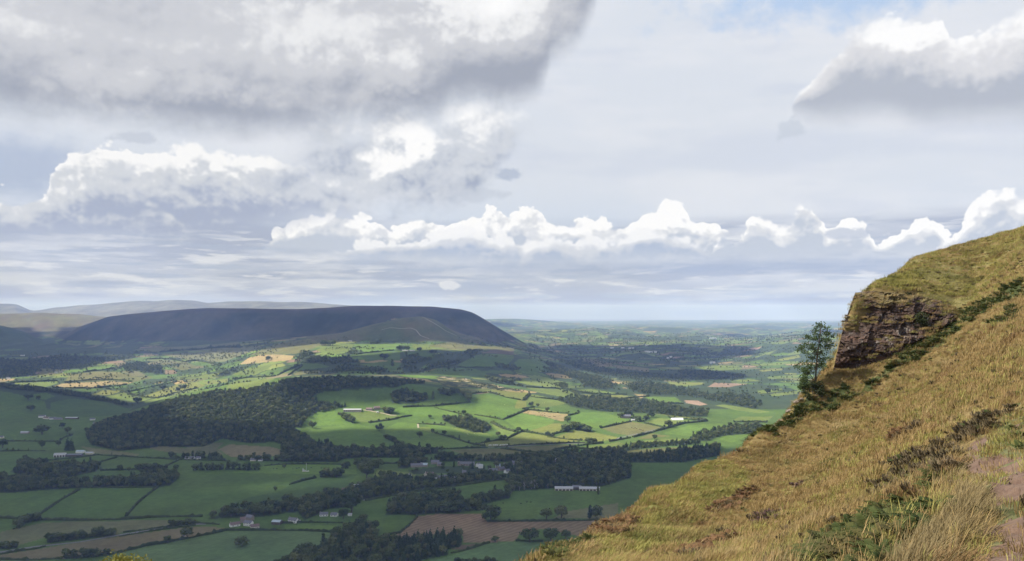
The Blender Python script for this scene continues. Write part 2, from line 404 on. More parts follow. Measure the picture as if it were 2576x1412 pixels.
def ground(x, y):
    """height of the valley ground at world x, y"""
    x = np.asarray(x, float); y = np.asarray(y, float)
    fi = np.clip((np.log(np.maximum(y, 1)) - LTD0) / LTDS, 0, len(TD) - 1.001)
    fj = np.clip((x / y - TU[0]) / (TU[1] - TU[0]), 0, len(TU) - 1.001)
    i = fi.astype(int); j = fj.astype(int); a = fi - i; b = fj - j
    return (GZ[i, j] * (1 - a) * (1 - b) + GZ[i + 1, j] * a * (1 - b) + GZ[i, j + 1] * (1 - a) * b + GZ[i + 1, j + 1] * a * b)
def survey(px, py, dmin=0):
    """where the line of sight through a survey pixel meets the ground: world x, y, z"""
    u = (px - 1288) * PXF; v = (HOR - py) * PXF
    j = int(round((u - TU[0]) / (TU[1] - TU[0]))); j = min(max(j, 0), len(TU) - 1)
    c = GV[:, j]
    hit = np.nonzero((c >= v) & (TD >= dmin))[0]
    k = int(hit[0]) if len(hit) else int(np.argmax(c))
    if 0 < k and c[k] > v and c[k] != c[k - 1]:
        t = (v - c[k - 1]) / (c[k] - c[k - 1]); y = TD[k - 1] + min(max(t, 0), 1) * (TD[k] - TD[k - 1])
    else: y = TD[k]
    x = u * y
    return float(x), float(y), float(ground(x, y))
# picture regions used while surveying -> survey pixels
K = 2576 / 2886
ZOOM = {'F': (0, 0, 1.0), '1': (0, 800 * K, 960 / 2576 * K), '2': (0, 1180 * K, 960 / 2576 * K), '3': (800 * K, 800 * K, 800 / 2576 * K),
        '4': (800 * K, 1180 * K, 900 / 2576 * K), '5': (1400 * K, 850 * K, 900 / 2576 * K), 'A': (840 * K, 1130 * K, 400 / 2567 * K),
        'B': (1200 * K, 1080 * K, 500 / 2567 * K), 'C': (1150 * K, 1230 * K, 570 / 2576 * K), 'D': (600 * K, 1400 * K, 420 / 2576 * K),
        '6': (2100 * K, 620 * K, 786 / 2220 * K), '7': (1500 * K, 1100 * K, 1386 / 2576 * K), '8': (2300 * K, 1150 * K, 586 / 1915 * K)}
def zp(zone, pts):
    x0, y0, s = ZOOM[zone]
    return [(x0 + a * s, y0 + b * s) for a, b in pts]
def P(text):
    return [tuple(float(q) for q in w.split(',')) for w in text.split()]
def to_world(zone, text):
    return [survey(a, b)[:2] for a, b in zp(zone, P(text))]
def inside(poly, x, y):
    c = np.zeros(x.shape, bool); n = len(poly)
    for i in range(n):
        x0, y0 = poly[i]; x1, y1 = poly[(i + 1) % n]
        if y0 == y1: continue
        c ^= ((y0 > y) != (y1 > y)) & (x < (x1 - x0) * (y - y0) / (y1 - y0) + x0)
    return c

# ---- land use: colour (linear albedo) and zones
PAL = {'g': (.074, .120, .027), 'd': (.060, .102, .028), 'l': (.122, .158, .038), 'b': (.096, .155, .030), 'y': (.155, .170, .042),
       'k': (.124, .126, .057), 't': (.152, .130, .066), 's': (.260, .200, .092), 'c': (.092, .142, .054), 'm': (.122, .122, .044),
       'n': (.105, .080, .052), 'p': (.250, .175, .118), 'h': (.085, .060, .048), 'w': (.042, .062, .027), 'e': (.180, .130, .076)}
FIELDS = [  # zone, land use, outline
 ('2','g','0,570 590,540 270,745 0,750'), ('2','g','610,540 1185,520 950,745 285,748'),
 ('2','g','1200,515 1350,450 1700,410 2000,395 2430,420 2200,480 2060,560 1880,590 1530,740 960,745'),
 ('2','d','1540,740 1700,660 1900,590 2090,560 2250,480 2700,420 2576,560 2050,650'),
 ('2','k','0,860 120,830 340,785 1290,765 1480,770 1490,795 940,855 880,880 340,900 150,955 0,960'),
 ('2','t','0,1030 300,985 900,890 1470,815 1710,825 1680,850 1290,930 840,1010 470,1060 0,1060'),
 ('2','c','850,1030 1300,935 1690,860 1950,850 2300,850 2576,870 2700,900 2500,1000 2080,1085 1900,1140 600,1140'),
 ('2','g','2130,830 2480,790 2700,795 2700,860 2100,840'),
 ('2','g','310,325 860,285 870,300 710,335 500,360 330,355'), ('2','g','890,295 1330,320 1240,370 1000,385 730,345'),
 ('2','g','1350,318 1740,325 1720,350 1400,380 1260,368'), ('2','d','480,465 600,410 1150,400 880,440 750,480 690,490 600,470'),
 ('2','b','2000,360 2140,345 2700,345 2700,420 2430,420 1700,410 1900,385'),  # sunlit top of the main field, sunlight put into a brighter green
 ('2','g','60,165 120,130 480,112 530,120 460,165'), ('2','g','0,250 50,180 440,175 350,215 280,240'), ('2','g','480,180 560,125 690,135 620,195'),
 ('2','k','1070,205 1200,200 1400,225 1460,170 1690,185 1640,230 1700,275 1500,275 1200,245'), ('2','t','1650,232 1730,195 2050,215 2240,262 2000,292 1750,292'),
 ('2','k','610,210 1060,270 1000,290 880,275 700,260'), ('2','g','0,790 110,770 100,830 0,860'), ('2','c','0,1075 420,1075 480,1140 0,1140'),
 ('1','g','0,810 110,830 340,890 360,960 440,1000 300,995 0,930'), ('1','d','380,900 560,870 800,890 1000,940 960,980 800,1000 500,1005 380,960'),
 ('1','g','150,850 350,825 420,850 340,880'), ('1','s','390,780 470,755 800,735 1010,745 960,760 800,765 740,785 560,790'),
 ('1','l','100,750 430,735 430,755 330,785 130,775'), ('1','m','490,740 530,690 700,665 880,665 1000,700 1170,705 1010,745 880,722 700,735'),
 ('1','b','470,660 700,630 860,615 870,630 640,665'), ('1','y','610,840 780,805 920,810 790,845'), ('1','l','800,850 930,820 1150,865 1090,885 880,890'),
 ('1','g','970,800 1280,740 1340,745 1100,795 1040,840 980,815'), ('1','y','1090,850 1230,800 1340,760 1490,740 1560,770 1480,800 1210,855'),
 ('1','l','1210,860 1480,800 1550,790 1290,860 1100,905 1090,890'), ('1','y','1510,740 1740,715 1730,740 1570,765'), ('1','l','1500,720 1560,690 1700,670 1710,690 1600,715'),
 ('1','l','1720,790 1740,745 1850,715 2000,700 2080,720 1960,780 1850,805 1730,795'), ('1','s','1810,610 1880,560 2000,530 2230,545 2190,580 1950,600'),
 ('1','m','1890,540 2100,450 2300,420 2480,460 2340,500 2230,530'), ('1','g','1980,690 2060,640 2250,620 2200,660 2090,690'),
 ('1','g','2240,660 2300,590 2500,610 2490,630'), ('1','l','2390,500 2576,450 2576,520 2430,520'), ('1','l','1750,690 1860,640 2060,610 2030,640 1930,690'),
 ('1','k','1000,500 1180,480 1800,440 1830,480 1380,500 1200,520'), ('1','k','1200,530 1600,500 1940,470 2000,480 1700,590 1520,590 1400,570'),
 ('1','k','1090,575 1280,575 1380,600 1250,605'), ('1','m','1290,630 1410,600 1510,625 1380,655'), ('1','g','1450,600 1510,585 1650,620 1600,635'),
 ('1','k','790,545 900,540 1020,575 960,585'), ('1','t','840,600 930,590 960,600 900,625'), ('1','m','280,660 430,640 440,660 330,690'), ('1','e','1240,650 1320,655 1340,680 1250,685'),
 ('1','g','480,810 620,795 780,790 700,815 560,825'), ('1','g','820,770 950,760 960,785 830,790'), ('1','k','900,660 1040,660 1120,700 1000,700'),
 ('3','l','280,570 470,550 640,545 590,620 460,635'), ('3','b','650,590 640,550 1060,545 1000,600 740,620'), ('3','l','1160,545 1380,550 1480,590 1300,600 1180,590'),
 ('3','g','700,640 1060,610 1060,700 950,700 870,690 740,710'), ('3','g','1080,610 1200,600 1370,640 1360,670 1200,660 1090,640'), ('3','g','430,830 530,785 750,790 740,830'),
 ('3','g','680,730 960,700 1070,720 1000,790 930,790'), ('3','g','1220,820 1400,765 1690,765 1830,800 1840,860 1500,840 1330,820'),
 ('3','g','1560,740 1790,640 2090,650 2080,690 2000,755 1650,755'), ('3','n','1790,630 1880,600 2090,610 2080,645'), ('3','m','1300,560 1500,530 1720,560 1900,570 2100,580 2090,610 1830,600 1600,600'),
 ('3','g','2090,720 2290,670 2430,750 2310,800 2180,820'), ('3','l','2080,870 2310,830 2540,890 2500,940 2250,920'), ('3','l','2200,940 2500,960 2576,1000 2576,1040 2300,985'),
 ('3','m','1380,850 1500,840 1640,860 1830,900 2100,960 2180,980 1980,970 1700,940 1450,930'), ('3','y','1430,940 1700,950 1990,970 2210,990 2170,1050 2000,1020 1850,980 1700,1000'),
 ('3','g','870,960 1400,940 1690,1000 1690,1070 1400,1100 1050,1090 900,1000'),
 ('3','b','1700,1010 1850,990 2130,1055 2090,1120 2180,1130 1990,1230 1740,1180 1600,1150 1390,1120 1690,1090'), ('3','y','2120,1060 2200,1070 2200,1130 2090,1130'),
 ('3','b','1000,1130 1350,1120 1600,1180 1500,1200 1180,1200 1010,1150'), ('3','b','180,1160 350,1130 430,1140 550,1210 650,1270 300,1288 230,1230'),
 ('3','l','600,1170 800,1150 980,1190 1160,1200 850,1240 700,1260 640,1210'), ('3','l','2180,1060 2250,1000 2350,1020 2560,1090 2400,1120 2250,1090'),
 ('4','b','140,180 230,70 560,40 740,70 760,100 840,150 980,240 700,240 430,210'), ('4','b','810,80 920,30 1070,40 1090,90 1540,210 1500,230 1100,235 900,160 820,120'),
 ('4','l','1090,70 1290,60 1640,120 1740,170 1560,205 1300,140 1100,90'),
 ('B','b','640,420 1000,500 1110,540 1290,700 1000,560 860,520 720,480'), ('B','b','1130,530 1400,440 1850,520 1860,580 1600,670 1480,690 1390,690 1300,640'),
 ('B','s','1400,430 1480,390 2060,450 1990,560 1850,520 1700,480'), ('B','y','1480,690 1600,660 1860,580 1980,590 1950,690 1840,740 1720,745'),
 ('B','b','0,600 300,610 560,720 900,750 1050,800 800,870 560,850 130,720'), ('B','y','720,885 1080,825 1380,705 1720,755 1850,790 2250,830 2140,850 1600,890 1000,920 860,910'),
 ('B','l','950,580 1290,710 1180,790 1080,740'), ('B','l','1520,200 1900,245 2040,300 1680,350 1480,300 1440,250'), ('B','l','1580,350 2060,440 1800,415 1500,385'),
 ('5','b','590,935 690,895 870,895 980,930 1080,960 850,1020 780,1015 600,985'), ('5','m','850,1025 1090,970 1370,1020 1100,1085 940,1060'),
 ('5','l','1220,970 1300,940 1600,965 1400,1010 1250,985'), ('5','b','1340,1060 1550,1000 1800,980 1830,1000 1560,1090 1400,1070'),
 ('5','y','450,1100 620,1040 780,1055 1000,1100 830,1130 690,1120'), ('5','l','680,1180 980,1135 1080,1160 940,1190 800,1200'), ('5','l','1080,1135 1340,1105 1600,1105 1500,1130 1210,1145'),
 ('5','m','1120,1110 1250,1065 1400,1085 1240,1105'),
 ('5','k','60,1190 200,1170 640,1160 400,1220'), ('5','t','-80,1190 0,1188 350,1225 180,1250 0,1290 -80,1290'), ('5','m','870,1240 950,1205 1640,1165 1620,1180 1180,1240 980,1250'),
 ('5','y','1270,905 1300,895 1700,950 1640,955'), ('5','l','600,715 760,705 1050,750 800,745'), ('5','y','650,745 1000,755 1130,770 1060,790 720,775'),
 ('5','l','290,700 560,710 700,775 560,775 400,740'), ('5','b','1200,770 1290,765 1440,770 1510,825 1260,820'), ('5','s','1110,745 1220,755 1160,780'),
 ('5','p','1510,795 1620,800 1700,830 1640,840 1530,820'), ('5','p','1700,690 1760,655 2030,665 1880,690'), ('5','y','1380,645 1690,655 1640,672 1400,668'), ('5','l','1270,640 1400,668 1640,672 1500,690'),
 ('5','l','130,640 310,595 540,650 510,700 400,690 240,670'), ('5','t','940,510 1230,540 1230,570 960,535'), ('5','t','660,450 930,500 940,530 720,490'),
 ('5','l','1760,840 1830,830 2210,890 2100,900 1950,880'), ('5','l','1900,955 1960,930 2230,925 2180,975'), ('5','b','1790,1110 1850,1080 2050,1070 1900,1140'),
 ('5','l','1600,530 1760,515 1990,520 1960,550 1720,560'), ('5','l','1470,495 1530,490 1540,502'), ('5','y','1280,535 1480,530 1480,550'),
 ('5','l','2160,430 2270,390 2290,383 2200,428'), ('5','l','2060,455 2200,405 2230,400 2100,450'), ('5','l','2340,430 2430,392 2450,420 2360,436'), ('5','y','2250,470 2440,430 2450,450 2300,480'),
 ('5','l','2170,340 2420,300 2440,330 2300,345'), ('5','g','2000,490 2150,470 2160,485 2020,500'), ('5','l','2200,500 2440,480 2440,500 2230,515'), ('5','y','2120,555 2300,540 2300,555 2140,565'), ('5','p','1980,400 2050,375 2140,360 2000,405'),
 ('5','l','770,295 850,270 900,275 890,295'), ('5','y','900,225 1220,208 1200,220 920,232'), ('5','s','1180,240 1290,236 1280,250 1190,248'), ('5','l','1150,330 1300,325 1310,350 1180,355'), ('5','l','2180,610 2420,590 2430,610 2200,630'), ('5','l','2100,720 2300,700 2300,725 2120,745'), ('5','l','2200,745 2440,720 2440,745 2220,765'),
 ('4','e','720,985 950,920 1075,790 1240,770 1590,770 1640,830 2700,820 2700,900 2400,950 2310,935 2080,890 1900,925 1870,985 1660,1000 1450,1000 1440,930 1200,940 850,990'),
 ('4','g','1720,690 2700,570 2700,680 2300,740 2180,800 1740,820 1730,720'), ('4','k','2180,800 2300,745 2700,680 2700,815'),
 ('4','c','1040,1180 1370,1100 1640,1005 1870,990 2080,1000 2000,1060 1900,1180'), ('4','b','0,850 540,870 500,905 0,890'), ('4','g','770,940 760,870 670,850 800,800 1060,790 930,920'),
 ('4','g','600,690 880,650 1300,590 1800,500 1800,530 1600,580 1440,640 1200,620 840,710 750,740 620,710'), ('4','l','720,460 760,410 1080,440 1060,460 850,470'),
 ('4','g','800,320 920,315 1160,315 1150,345 920,360 800,365'), ('4','m','1340,255 1600,240 1900,250 2100,280 1560,320'), ('4','m','1780,230 2350,210 2110,272'),
 ('4','g','250,795 580,790 580,835 260,835'), ('4','n','1340,1060 1440,1020 1640,1000 1500,1060'), ('4','g','430,345 590,320 780,340 780,360 440,365'),
]
WOOD_FLOOR = []
def cells(x, y, size, seed, skew=0.0):
    """irregular field pattern: id and nearness to a boundary"""
    gx = x / size; gy = y / (size * 0.8)
    gx = gx + 0.25 * fbm(x / size / 3, y / size / 3, 2, seed); gy = gy + skew * gx
    ix = np.floor(gx).astype(np.int64); iy = np.floor(gy).astype(np.int64)
    best = np.full(x.shape, 9.0); sec = np.full(x.shape, 9.0); bid = np.zeros(x.shape, np.int64)
    for a in (-1, 0, 1):
        for b in (-1, 0, 1):
            cx = ix + a; cy = iy + b
            h = (cx * 73856093 ^ cy * 19349663 ^ seed * 83492791) & 0xFFFFFF
            jx = ((h * 16807) % 2147483647 % 1000) / 1000; jy = ((h * 48271) % 2147483647 % 1000) / 1000
            d = np.maximum(np.abs(gx - cx - 0.15 - 0.7 * jx), np.abs(gy - cy - 0.15 - 0.7 * jy))
            nb = d < best
            sec = np.where(nb, best, np.minimum(sec, d)); bid = np.where(nb, h, bid); best = np.where(nb, d, best)
    return bid, sec - best

def build_terrain():
    X, Y, Z = GX, GY, GZ
    n, mcols = X.shape
    c = np.empty((n, mcols, 3))
    rnd = lambda h, k: ((h * (7919 + k * 104729)) % 65521) / 65521
    # patchwork of far fields
    bid, edge = cells(X * 0.94 + Y * 0.34, Y * 0.94 - X * 0.34, 165.0, 5)
    pal = np.array([PAL[k] for k in 'gggglllbbymksdtpgl']); pal[15] *= 0.8
    c[:] = pal[(rnd(bid, 1) * len(pal)).astype(int)] * (0.8 + 0.45 * rnd(bid, 2))[..., None]
    wood = np.array(PAL['w'])
    far = np.clip((Y - 3000) / 3000, 0, 1)
    dens = fbm(X / 900, Y / 900, 4, 31)
    wd = (rnd(bid, 3) < 0.22 + 0.10 * far) | (dens > 0.18)
    c[wd] = wood
    c[edge < 0.06 + 0.09 * far * (0.5 + rnd(bid, 4))] = wood
    # near valley: plain grass until surveyed
    near = Y < 2900
    c[near] = PAL['g']
    hedgegap = 0
    # moorland: heather and bilberry on the ridges
    px = X / Y / PXF + 1288; py = HOR - (Z - EYE) / Y / PXF
    hs = np.interp(px, [-400, 0, 150, 300, 500, 700, 860, 1000, 1160, 1230, 1330, 1400], [860, 862, 868, 866, 858, 852, 842, 800, 850, 864, 862, 800])
    moor = (Y > 5900) & (Y < 11000) & (px < 1390) & (py < hs + 5 * vnoise(X / 200, Y / 200, 5)) & (Z > 120)
    mix = np.clip(0.5 + 1.3 * fbm(X / 210, Y / 420 + X / 900, 5, 77, .6), 0, 1)[..., None]
    crest = np.clip((Z - 330) / 60, 0, 1)[..., None]
    mcol = np.array((.014, .024, .014)) * (1 - mix) + np.array((.075, .066, .042)) * mix
    mcol = mcol * (1 - crest) + np.array((.070, .056, .050)) * crest
    c[moor] = mcol[moor]
    lf = moor & (Y > 8300)
    c[lf] = (np.array((.115, .115, .058)) * (1 - mix) + np.array((.085, .068, .052)) * mix)[lf]
    spur = (Y > 5050) & (Y < 6150) & (px > 770) & (px < 1210) & (py < np.interp(px, [770, 860, 1000, 1130, 1210], [856, 858, 862, 858, 868]) + 4 * vnoise(X / 90, Y / 90, 8))
    sc = np.array((.070, .090, .034)) * (1 - mix) + np.array((.125, .105, .050)) * mix
    c[spur] = sc[spur]
    mtn = (Y > 13000) & (px < 1180) & (Z > 250)
    c[mtn] = np.array((.105, .105, .082)) * (0.7 + 0.6 * mix[mtn])
    lw = (Y > 5600) & (Y < 7300) & (px < 140) & (Z > 60)
    c[lw & (mix[..., 0] < 0.8)] = wood * 1.2
    foot = (Y > 4700) & (Y < 6400) & (px < 345 + 40 * vnoise(X / 150, Y / 150, 6)) & (py < 893 - .03 * np.maximum(px - 100, 0)) & (fbm(X / 170, Y / 260, 3, 88) > -.28)
    c[foot] = wood
    stub = np.zeros((n, mcols))
    for zone, use, txt in FIELDS:
        poly = to_world(zone, txt)
        xs = [p[0] for p in poly]; ys = [p[1] for p in poly]
        box = (X >= min(xs)) & (X <= max(xs)) & (Y >= min(ys)) & (Y <= max(ys))
        idx = np.nonzero(box)
        if not len(idx[0]): continue
        ins = inside(poly, X[idx], Y[idx])
        ii = (idx[0][ins], idx[1][ins])
        if not len(ii[0]): continue
        h = sum(ord(q) * (i + 1) for i, q in enumerate(txt))
        k = 0.92 + 0.16 * ((h % 97) / 97)
        c[ii] = np.array(PAL[use]) * k
        if zone == '4' and use == 'e': stub[ii] = 1
        if use in 'ckmt': stub[ii] = np.maximum(stub[ii], 0.22 if use == 'c' else 0.10)
        if use in 'blygd': stub[ii] = np.maximum(stub[ii], (h % 5) * .04)
    # heath with gorse and outcrop on the low ridge
    go = to_world('3', '1380,850 1500,840 1640,860 1830,900 2100,960 2180,980 1980,970 1700,940 1450,930')
    gi = inside(go, X, Y); gm = fbm(X / 22, Y / 40, 3, 41)
    c[gi & (gm > 0.05)] = (.05, .06, .028); c[gi & (gm < -0.35)] = (.33, .27, .17)
    # woodland floor
    for zone, txt in WOOD_FLOOR:
        poly = to_world(zone, txt)
        ins = inside(poly, X, Y); c[ins] = wood * 0.9
    # mottling: growth and grazing, in the turf itself
    mot = 1 + 0.24 * fbm(X / 75, Y / 90, 4, 51) + 0.15 * fbm(X / 14, Y / 18, 3, 61)
    c *= mot[..., None]
    shift = fbm(X / 130, Y / 130, 3, 71)
    c[..., 0] *= 1 + 0.10 * shift
    c = np.clip(c, 0.004, 0.8)
    # mesh, split into valley floor and the hills round it
    mat = bpy.data.materials.new("fields_and_moor"); mat.use_nodes = True
    nt = mat.node_tree; V.T = nt; b = nt.nodes['Principled BSDF']; b.inputs['Roughness'].default_value = 0.95
    b.inputs['Specular IOR Level'].default_value = 0.1
    at = nt.nodes.new('ShaderNodeAttribute'); at.attribute_name = 'land'
    as_ = nt.nodes.new('ShaderNodeAttribute'); as_.attribute_name = 'rows'
    geo = nt.nodes.new('ShaderNodeNewGeometry')
    mp = nt.nodes.new('ShaderNodeMapping'); mp.inputs['Rotation'].default_value = (0, 0, R(38))
    nt.links.new(geo.outputs['Position'], mp.inputs['Vector'])
    wv = nt.nodes.new('ShaderNodeTexWave'); wv.inputs['Scale'].default_value = 0.030; wv.inputs['Distortion'].default_value = 6.0
    wv.inputs['Detail'].default_value = 3; wv.inputs['Detail Scale'].default_value = 0.4; nt.links.new(mp.outputs[0], wv.inputs['Vector'])
    ns = noise(V(geo.outputs['Position']), 0.09, 6, 0.68)
    f = 1.0 + (V(wv.outputs['Fac']) - 0.5) * (V(as_.outputs['Fac']) * 0.30) + (ns - 0.5) * 0.8
    vm = nt.nodes.new('ShaderNodeVectorMath'); vm.operation = 'SCALE'
    nt.links.new(at.outputs['Color'], vm.inputs[0]); nt.links.new(f.s, vm.inputs['Scale'])
    nt.links.new(vm.outputs[0], b.inputs['Base Color'])
    idx = np.arange(n * mcols).reshape(n, mcols)
    quads = np.stack([idx[:-1, :-1], idx[:-1, 1:], idx[1:, 1:], idx[1:, :-1]], -1).reshape(-1, 4)
    fy = Y[:-1, :-1].ravel(); fm = (moor | spur)[:-1, :-1].ravel()
    fmtn = ((Y > 11000) & (X / Y / PXF + 1288 < 1215))[:-1, :-1].ravel()
    V3 = np.stack([X, Y, Z], -1).reshape(-1, 3)
    CC = np.concatenate([c, np.ones((n, mcols, 1))], -1).reshape(-1, 4); SS = stub.ravel()
    def mk(name, sel, label):
        q = quads[sel]; used, inv = np.unique(q, return_inverse=True); inv = inv.reshape(-1, 4)
        me = bpy.data.meshes.new(name)
        me.vertices.add(len(used)); me.vertices.foreach_set('co', V3[used].astype(np.float32).ravel())
        me.loops.add(inv.size); me.loops.foreach_set('vertex_index', inv.astype(np.int32).ravel())
        me.polygons.add(len(inv)); me.polygons.foreach_set('loop_start', np.arange(0, inv.size, 4, dtype=np.int32))
        me.polygons.foreach_set('use_smooth', np.ones(len(inv), bool))
        me.update(calc_edges=True)
        a = me.attributes.new('land', 'FLOAT_COLOR', 'POINT'); a.data.foreach_set('color', CC[used].astype(np.float32).ravel())
        a = me.attributes.new('rows', 'FLOAT', 'POINT'); a.data.foreach_set('value', SS[used].astype(np.float32))
        me.materials.append(mat)
        o = bpy.data.objects.new(name, me); COL.objects.link(o); o['kind'] = 'structure'; o['label'] = label
        return o
    mk('moorland_ridge', fm & ~fmtn, 'dark flat-topped heather ridge beyond the valley, with its grassy spur')
    mk('distant_mountains', fmtn, 'pale blue mountain skyline far behind the dark ridge')
    mk('valley_ground', ~fm & ~fmtn, 'patchwork of green and straw fields over the valley floor out to the horizon')
# ---------------------------------------------------------------- trees, woods and hedges of the valley
def tag(o, label=None, cat=None, group=None, kind=None):
    if label: o['label'] = label
    if cat: o['category'] = cat
    if group: o['group'] = group
    if kind: o['kind'] = kind
    return o
def mesh_obj(name, verts, faces, mats, parent=None, mi=None, smooth_=False):
    me = bpy.data.meshes.new(name); me.from_pydata([tuple(v) for v in verts], [], [tuple(f) for f in faces])
    for m in (mats if isinstance(mats, (list, tuple)) else [mats]): me.materials.append(m)
    if mi is not None: me.polygons.foreach_set('material_index', np.asarray(mi, np.int32))
    if smooth_: me.polygons.foreach_set('use_smooth', np.ones(len(faces), bool))
    me.update()
    o = bpy.data.objects.new(name, me); COL.objects.link(o)
    if parent is not None: o.parent = parent
    return o
def empty(name, loc, rz=0.0, sc=1.0):
    o = bpy.data.objects.new(name, None); o.empty_display_size = 0.5
    o.location = loc; o.rotation_euler = (0, 0, rz); o.scale = (sc, sc, sc) if not isinstance(sc, tuple) else sc
    COL.objects.link(o); return o

def leaf_mat(name, c1, c2, c3, nscale=0.05, trans=0.25, patches=()):
    m = bpy.data.materials.new(name); m.use_nodes = True; nt = m.node_tree; V.T = nt
    b = nt.nodes['Principled BSDF']; b.inputs['Roughness'].default_value = 0.75; b.inputs['Specular IOR Level'].default_value = 0.15
    oi = nt.nodes.new('ShaderNodeObjectInfo'); geo = nt.nodes.new('ShaderNodeNewGeometry')
    n = noise(V(geo.outputs['Position']), nscale, 3, 0.6)
    n2 = noise(V(geo.outputs['Position']), nscale * 9, 2, 0.6)
    col = mixc(V(oi.outputs['Random']), c1, c2)
    col = mixc(smooth(n, 0.45, 0.75) * 0.6, col, c3)
    for k, (pc, ps, lo, hi, am) in enumerate(patches):
        mp = nt.nodes.new('ShaderNodeMapping'); mp.inputs['Location'].default_value = (k * 17.0, 3.0, 0); mp.inputs['Rotation'].default_value = (0, 0, R(25)); mp.inputs['Scale'].default_value = (1, .45, 1)
        nt.links.new(geo.outputs['Position'], mp.inputs['Vector'])
        col = mixc(smooth(noise(V(mp.outputs[0]), ps, 4, 0.6), lo, hi) * am, col, pc)
    vm = nt.nodes.new('ShaderNodeVectorMath'); vm.operation = 'SCALE'
    nt.links.new(col.s, vm.inputs[0]); nt.links.new((0.62 + n2 * 0.76).s, vm.inputs['Scale'])
    nt.links.new(vm.outputs[0], b.inputs['Base Color'])
    tr = nt.nodes.new('ShaderNodeBsdfTranslucent'); nt.links.new(vm.outputs[0], tr.inputs['Color'])
    mx = nt.nodes.new('ShaderNodeMixShader'); mx.inputs[0].default_value = trans
    nt.links.new(b.outputs[0], mx.inputs[1]); nt.links.new(tr.outputs[0], mx.inputs[2])
    nt.links.new(mx.outputs[0], nt.nodes['Material Output'].inputs['Surface'])
    return m
def plain_mat(name, c, rough=0.85, var=0.3, nscale=1.5, c2=None):
    m = bpy.data.materials.new(name); m.use_nodes = True; nt = m.node_tree; V.T = nt
    b = nt.nodes['Principled BSDF']; b.inputs['Roughness'].default_value = rough; b.inputs['Specular IOR Level'].default_value = 0.25
    geo = nt.nodes.new('ShaderNodeNewGeometry')
    n = noise(V(geo.outputs['Position']), nscale, 5, 0.6)
    col = mixc(smooth(n, 0.3, 0.7), tuple(k * (1 - var) for k in c), tuple(min(1, k * (1 + var)) for k in (c2 or c)))
    nt.links.new(col.s, b.inputs['Base Color'])
    return m
LEAF = leaf_mat('broad_leaves', (.042, .066, .024), (.120, .150, .048), (.120, .124, .042))
LEAF_L = leaf_mat('pale_leaves', (.095, .115, .042), (.150, .165, .060), (.120, .120, .050))
LEAF_C = leaf_mat('conifer_needles', (.046, .076, .034), (.072, .106, .044), (.056, .080, .032))
LEAF_H = leaf_mat('hedge_leaves', (.036, .056, .020), (.062, .082, .028), (.074, .074, .030), 0.02)
BARK = plain_mat('bark', (.085, .070, .052))
BARK_G = plain_mat('bare_grey_wood', (.30, .28, .25))

ICO_V, ICO_F = None, None
def _ico():
    global ICO_V, ICO_F
    bm = bmesh.new(); bmesh.ops.create_icosphere(bm, subdivisions=1, radius=1.0)
    ICO_V = np.array([v.co[:] for v in bm.verts]); ICO_F = [tuple(v.index for v in f.verts) for f in bm.faces]; bm.free()
_ico()
def crown_geo(seed, style='round', quads=24):
    """crown for a tree about 14 m high"""
    r = np.random.default_rng(seed); vs = []; fs = []
    if style == 'conifer':
        lumps = []
        for k in range(7):
            t = k / 6; rad = 3.0 * (1 - t) ** 0.8 + 0.35
            for q in range(4 if k < 5 else 1):
                a = r.uniform(0, 6.28); lumps.append((math.cos(a) * rad * .45, math.sin(a) * rad * .45, 2.4 + 11.2 * t, rad * .62, 1.0))
    elif style == 'oak':
        lumps = [(r.normal(0, .8), r.normal(0, .8), 9.5, 3.0, .85)]
        for k in range(13):
            a = k * 2.4 + r.uniform(-.4, .4); q = r.uniform(2.5, 5.2)
            lumps.append((math.cos(a) * q, math.sin(a) * q, r.uniform(5.0, 11.0) - q * .12, r.uniform(1.3, 2.4), .8))
    elif style == 'tall':
        lumps = []
        for k in range(11):
            t = k / 10; a = k * 2.4; q = r.uniform(.3, 1.5) * (1 - .5 * t)
            lumps.append((math.cos(a) * q, math.sin(a) * q, 3.2 + 9.6 * t, r.uniform(1.3, 2.0) * (1.05 - .45 * t), 1.05))
    else:
        lumps = [(0, 0, 8.4, 4.0, .95)]
        for k in range(10):
            a = k * 2.4 + r.uniform(-.4, .4); e = r.uniform(-.55, .9); q = 3.3 * math.cos(e) * r.uniform(.75, 1.1)
            lumps.append((math.cos(a) * q, math.sin(a) * q, 7.9 + 3.9 * math.sin(e) * r.uniform(.8, 1.1), r.uniform(1.5, 2.3), .9))
    nv = 0
    for (x, y, z, rad, fl) in lumps:
        sc = np.array([rad, rad, rad * fl]); c = np.array([x, y, z])
        vs.append(ICO_V * (sc * .80) * r.uniform(.8, 1.15, (len(ICO_V), 1)) + c); fs += [tuple(i + nv for i in f) for f in ICO_F]; nv += len(ICO_V)
        m = quads if rad < 3 else quads * 2
        d = r.normal(size=(m, 3)); d /= np.linalg.norm(d, axis=1)[:, None]
        p = c + d * sc * r.uniform(.82, 1.16, (m, 1))
        nn = d + r.normal(size=(m, 3)) * .55; nn /= np.linalg.norm(nn, axis=1)[:, None]
        t1 = np.cross(nn, r.normal(size=(m, 3))); t1 /= np.linalg.norm(t1, axis=1)[:, None]; t2 = np.cross(nn, t1)
        s1 = r.uniform(.45, .95, (m, 1)); s2 = r.uniform(.35, .75, (m, 1))
        q = np.stack([p - t1 * s1, p - t2 * s2, p + t1 * s1, p + t2 * s2], 1).reshape(-1, 3)
        vs.append(q); fs += [(nv + 4 * i, nv + 4 * i + 1, nv + 4 * i + 2, nv + 4 * i + 3) for i in range(m)]; nv += 4 * m
    return np.concatenate(vs), fs
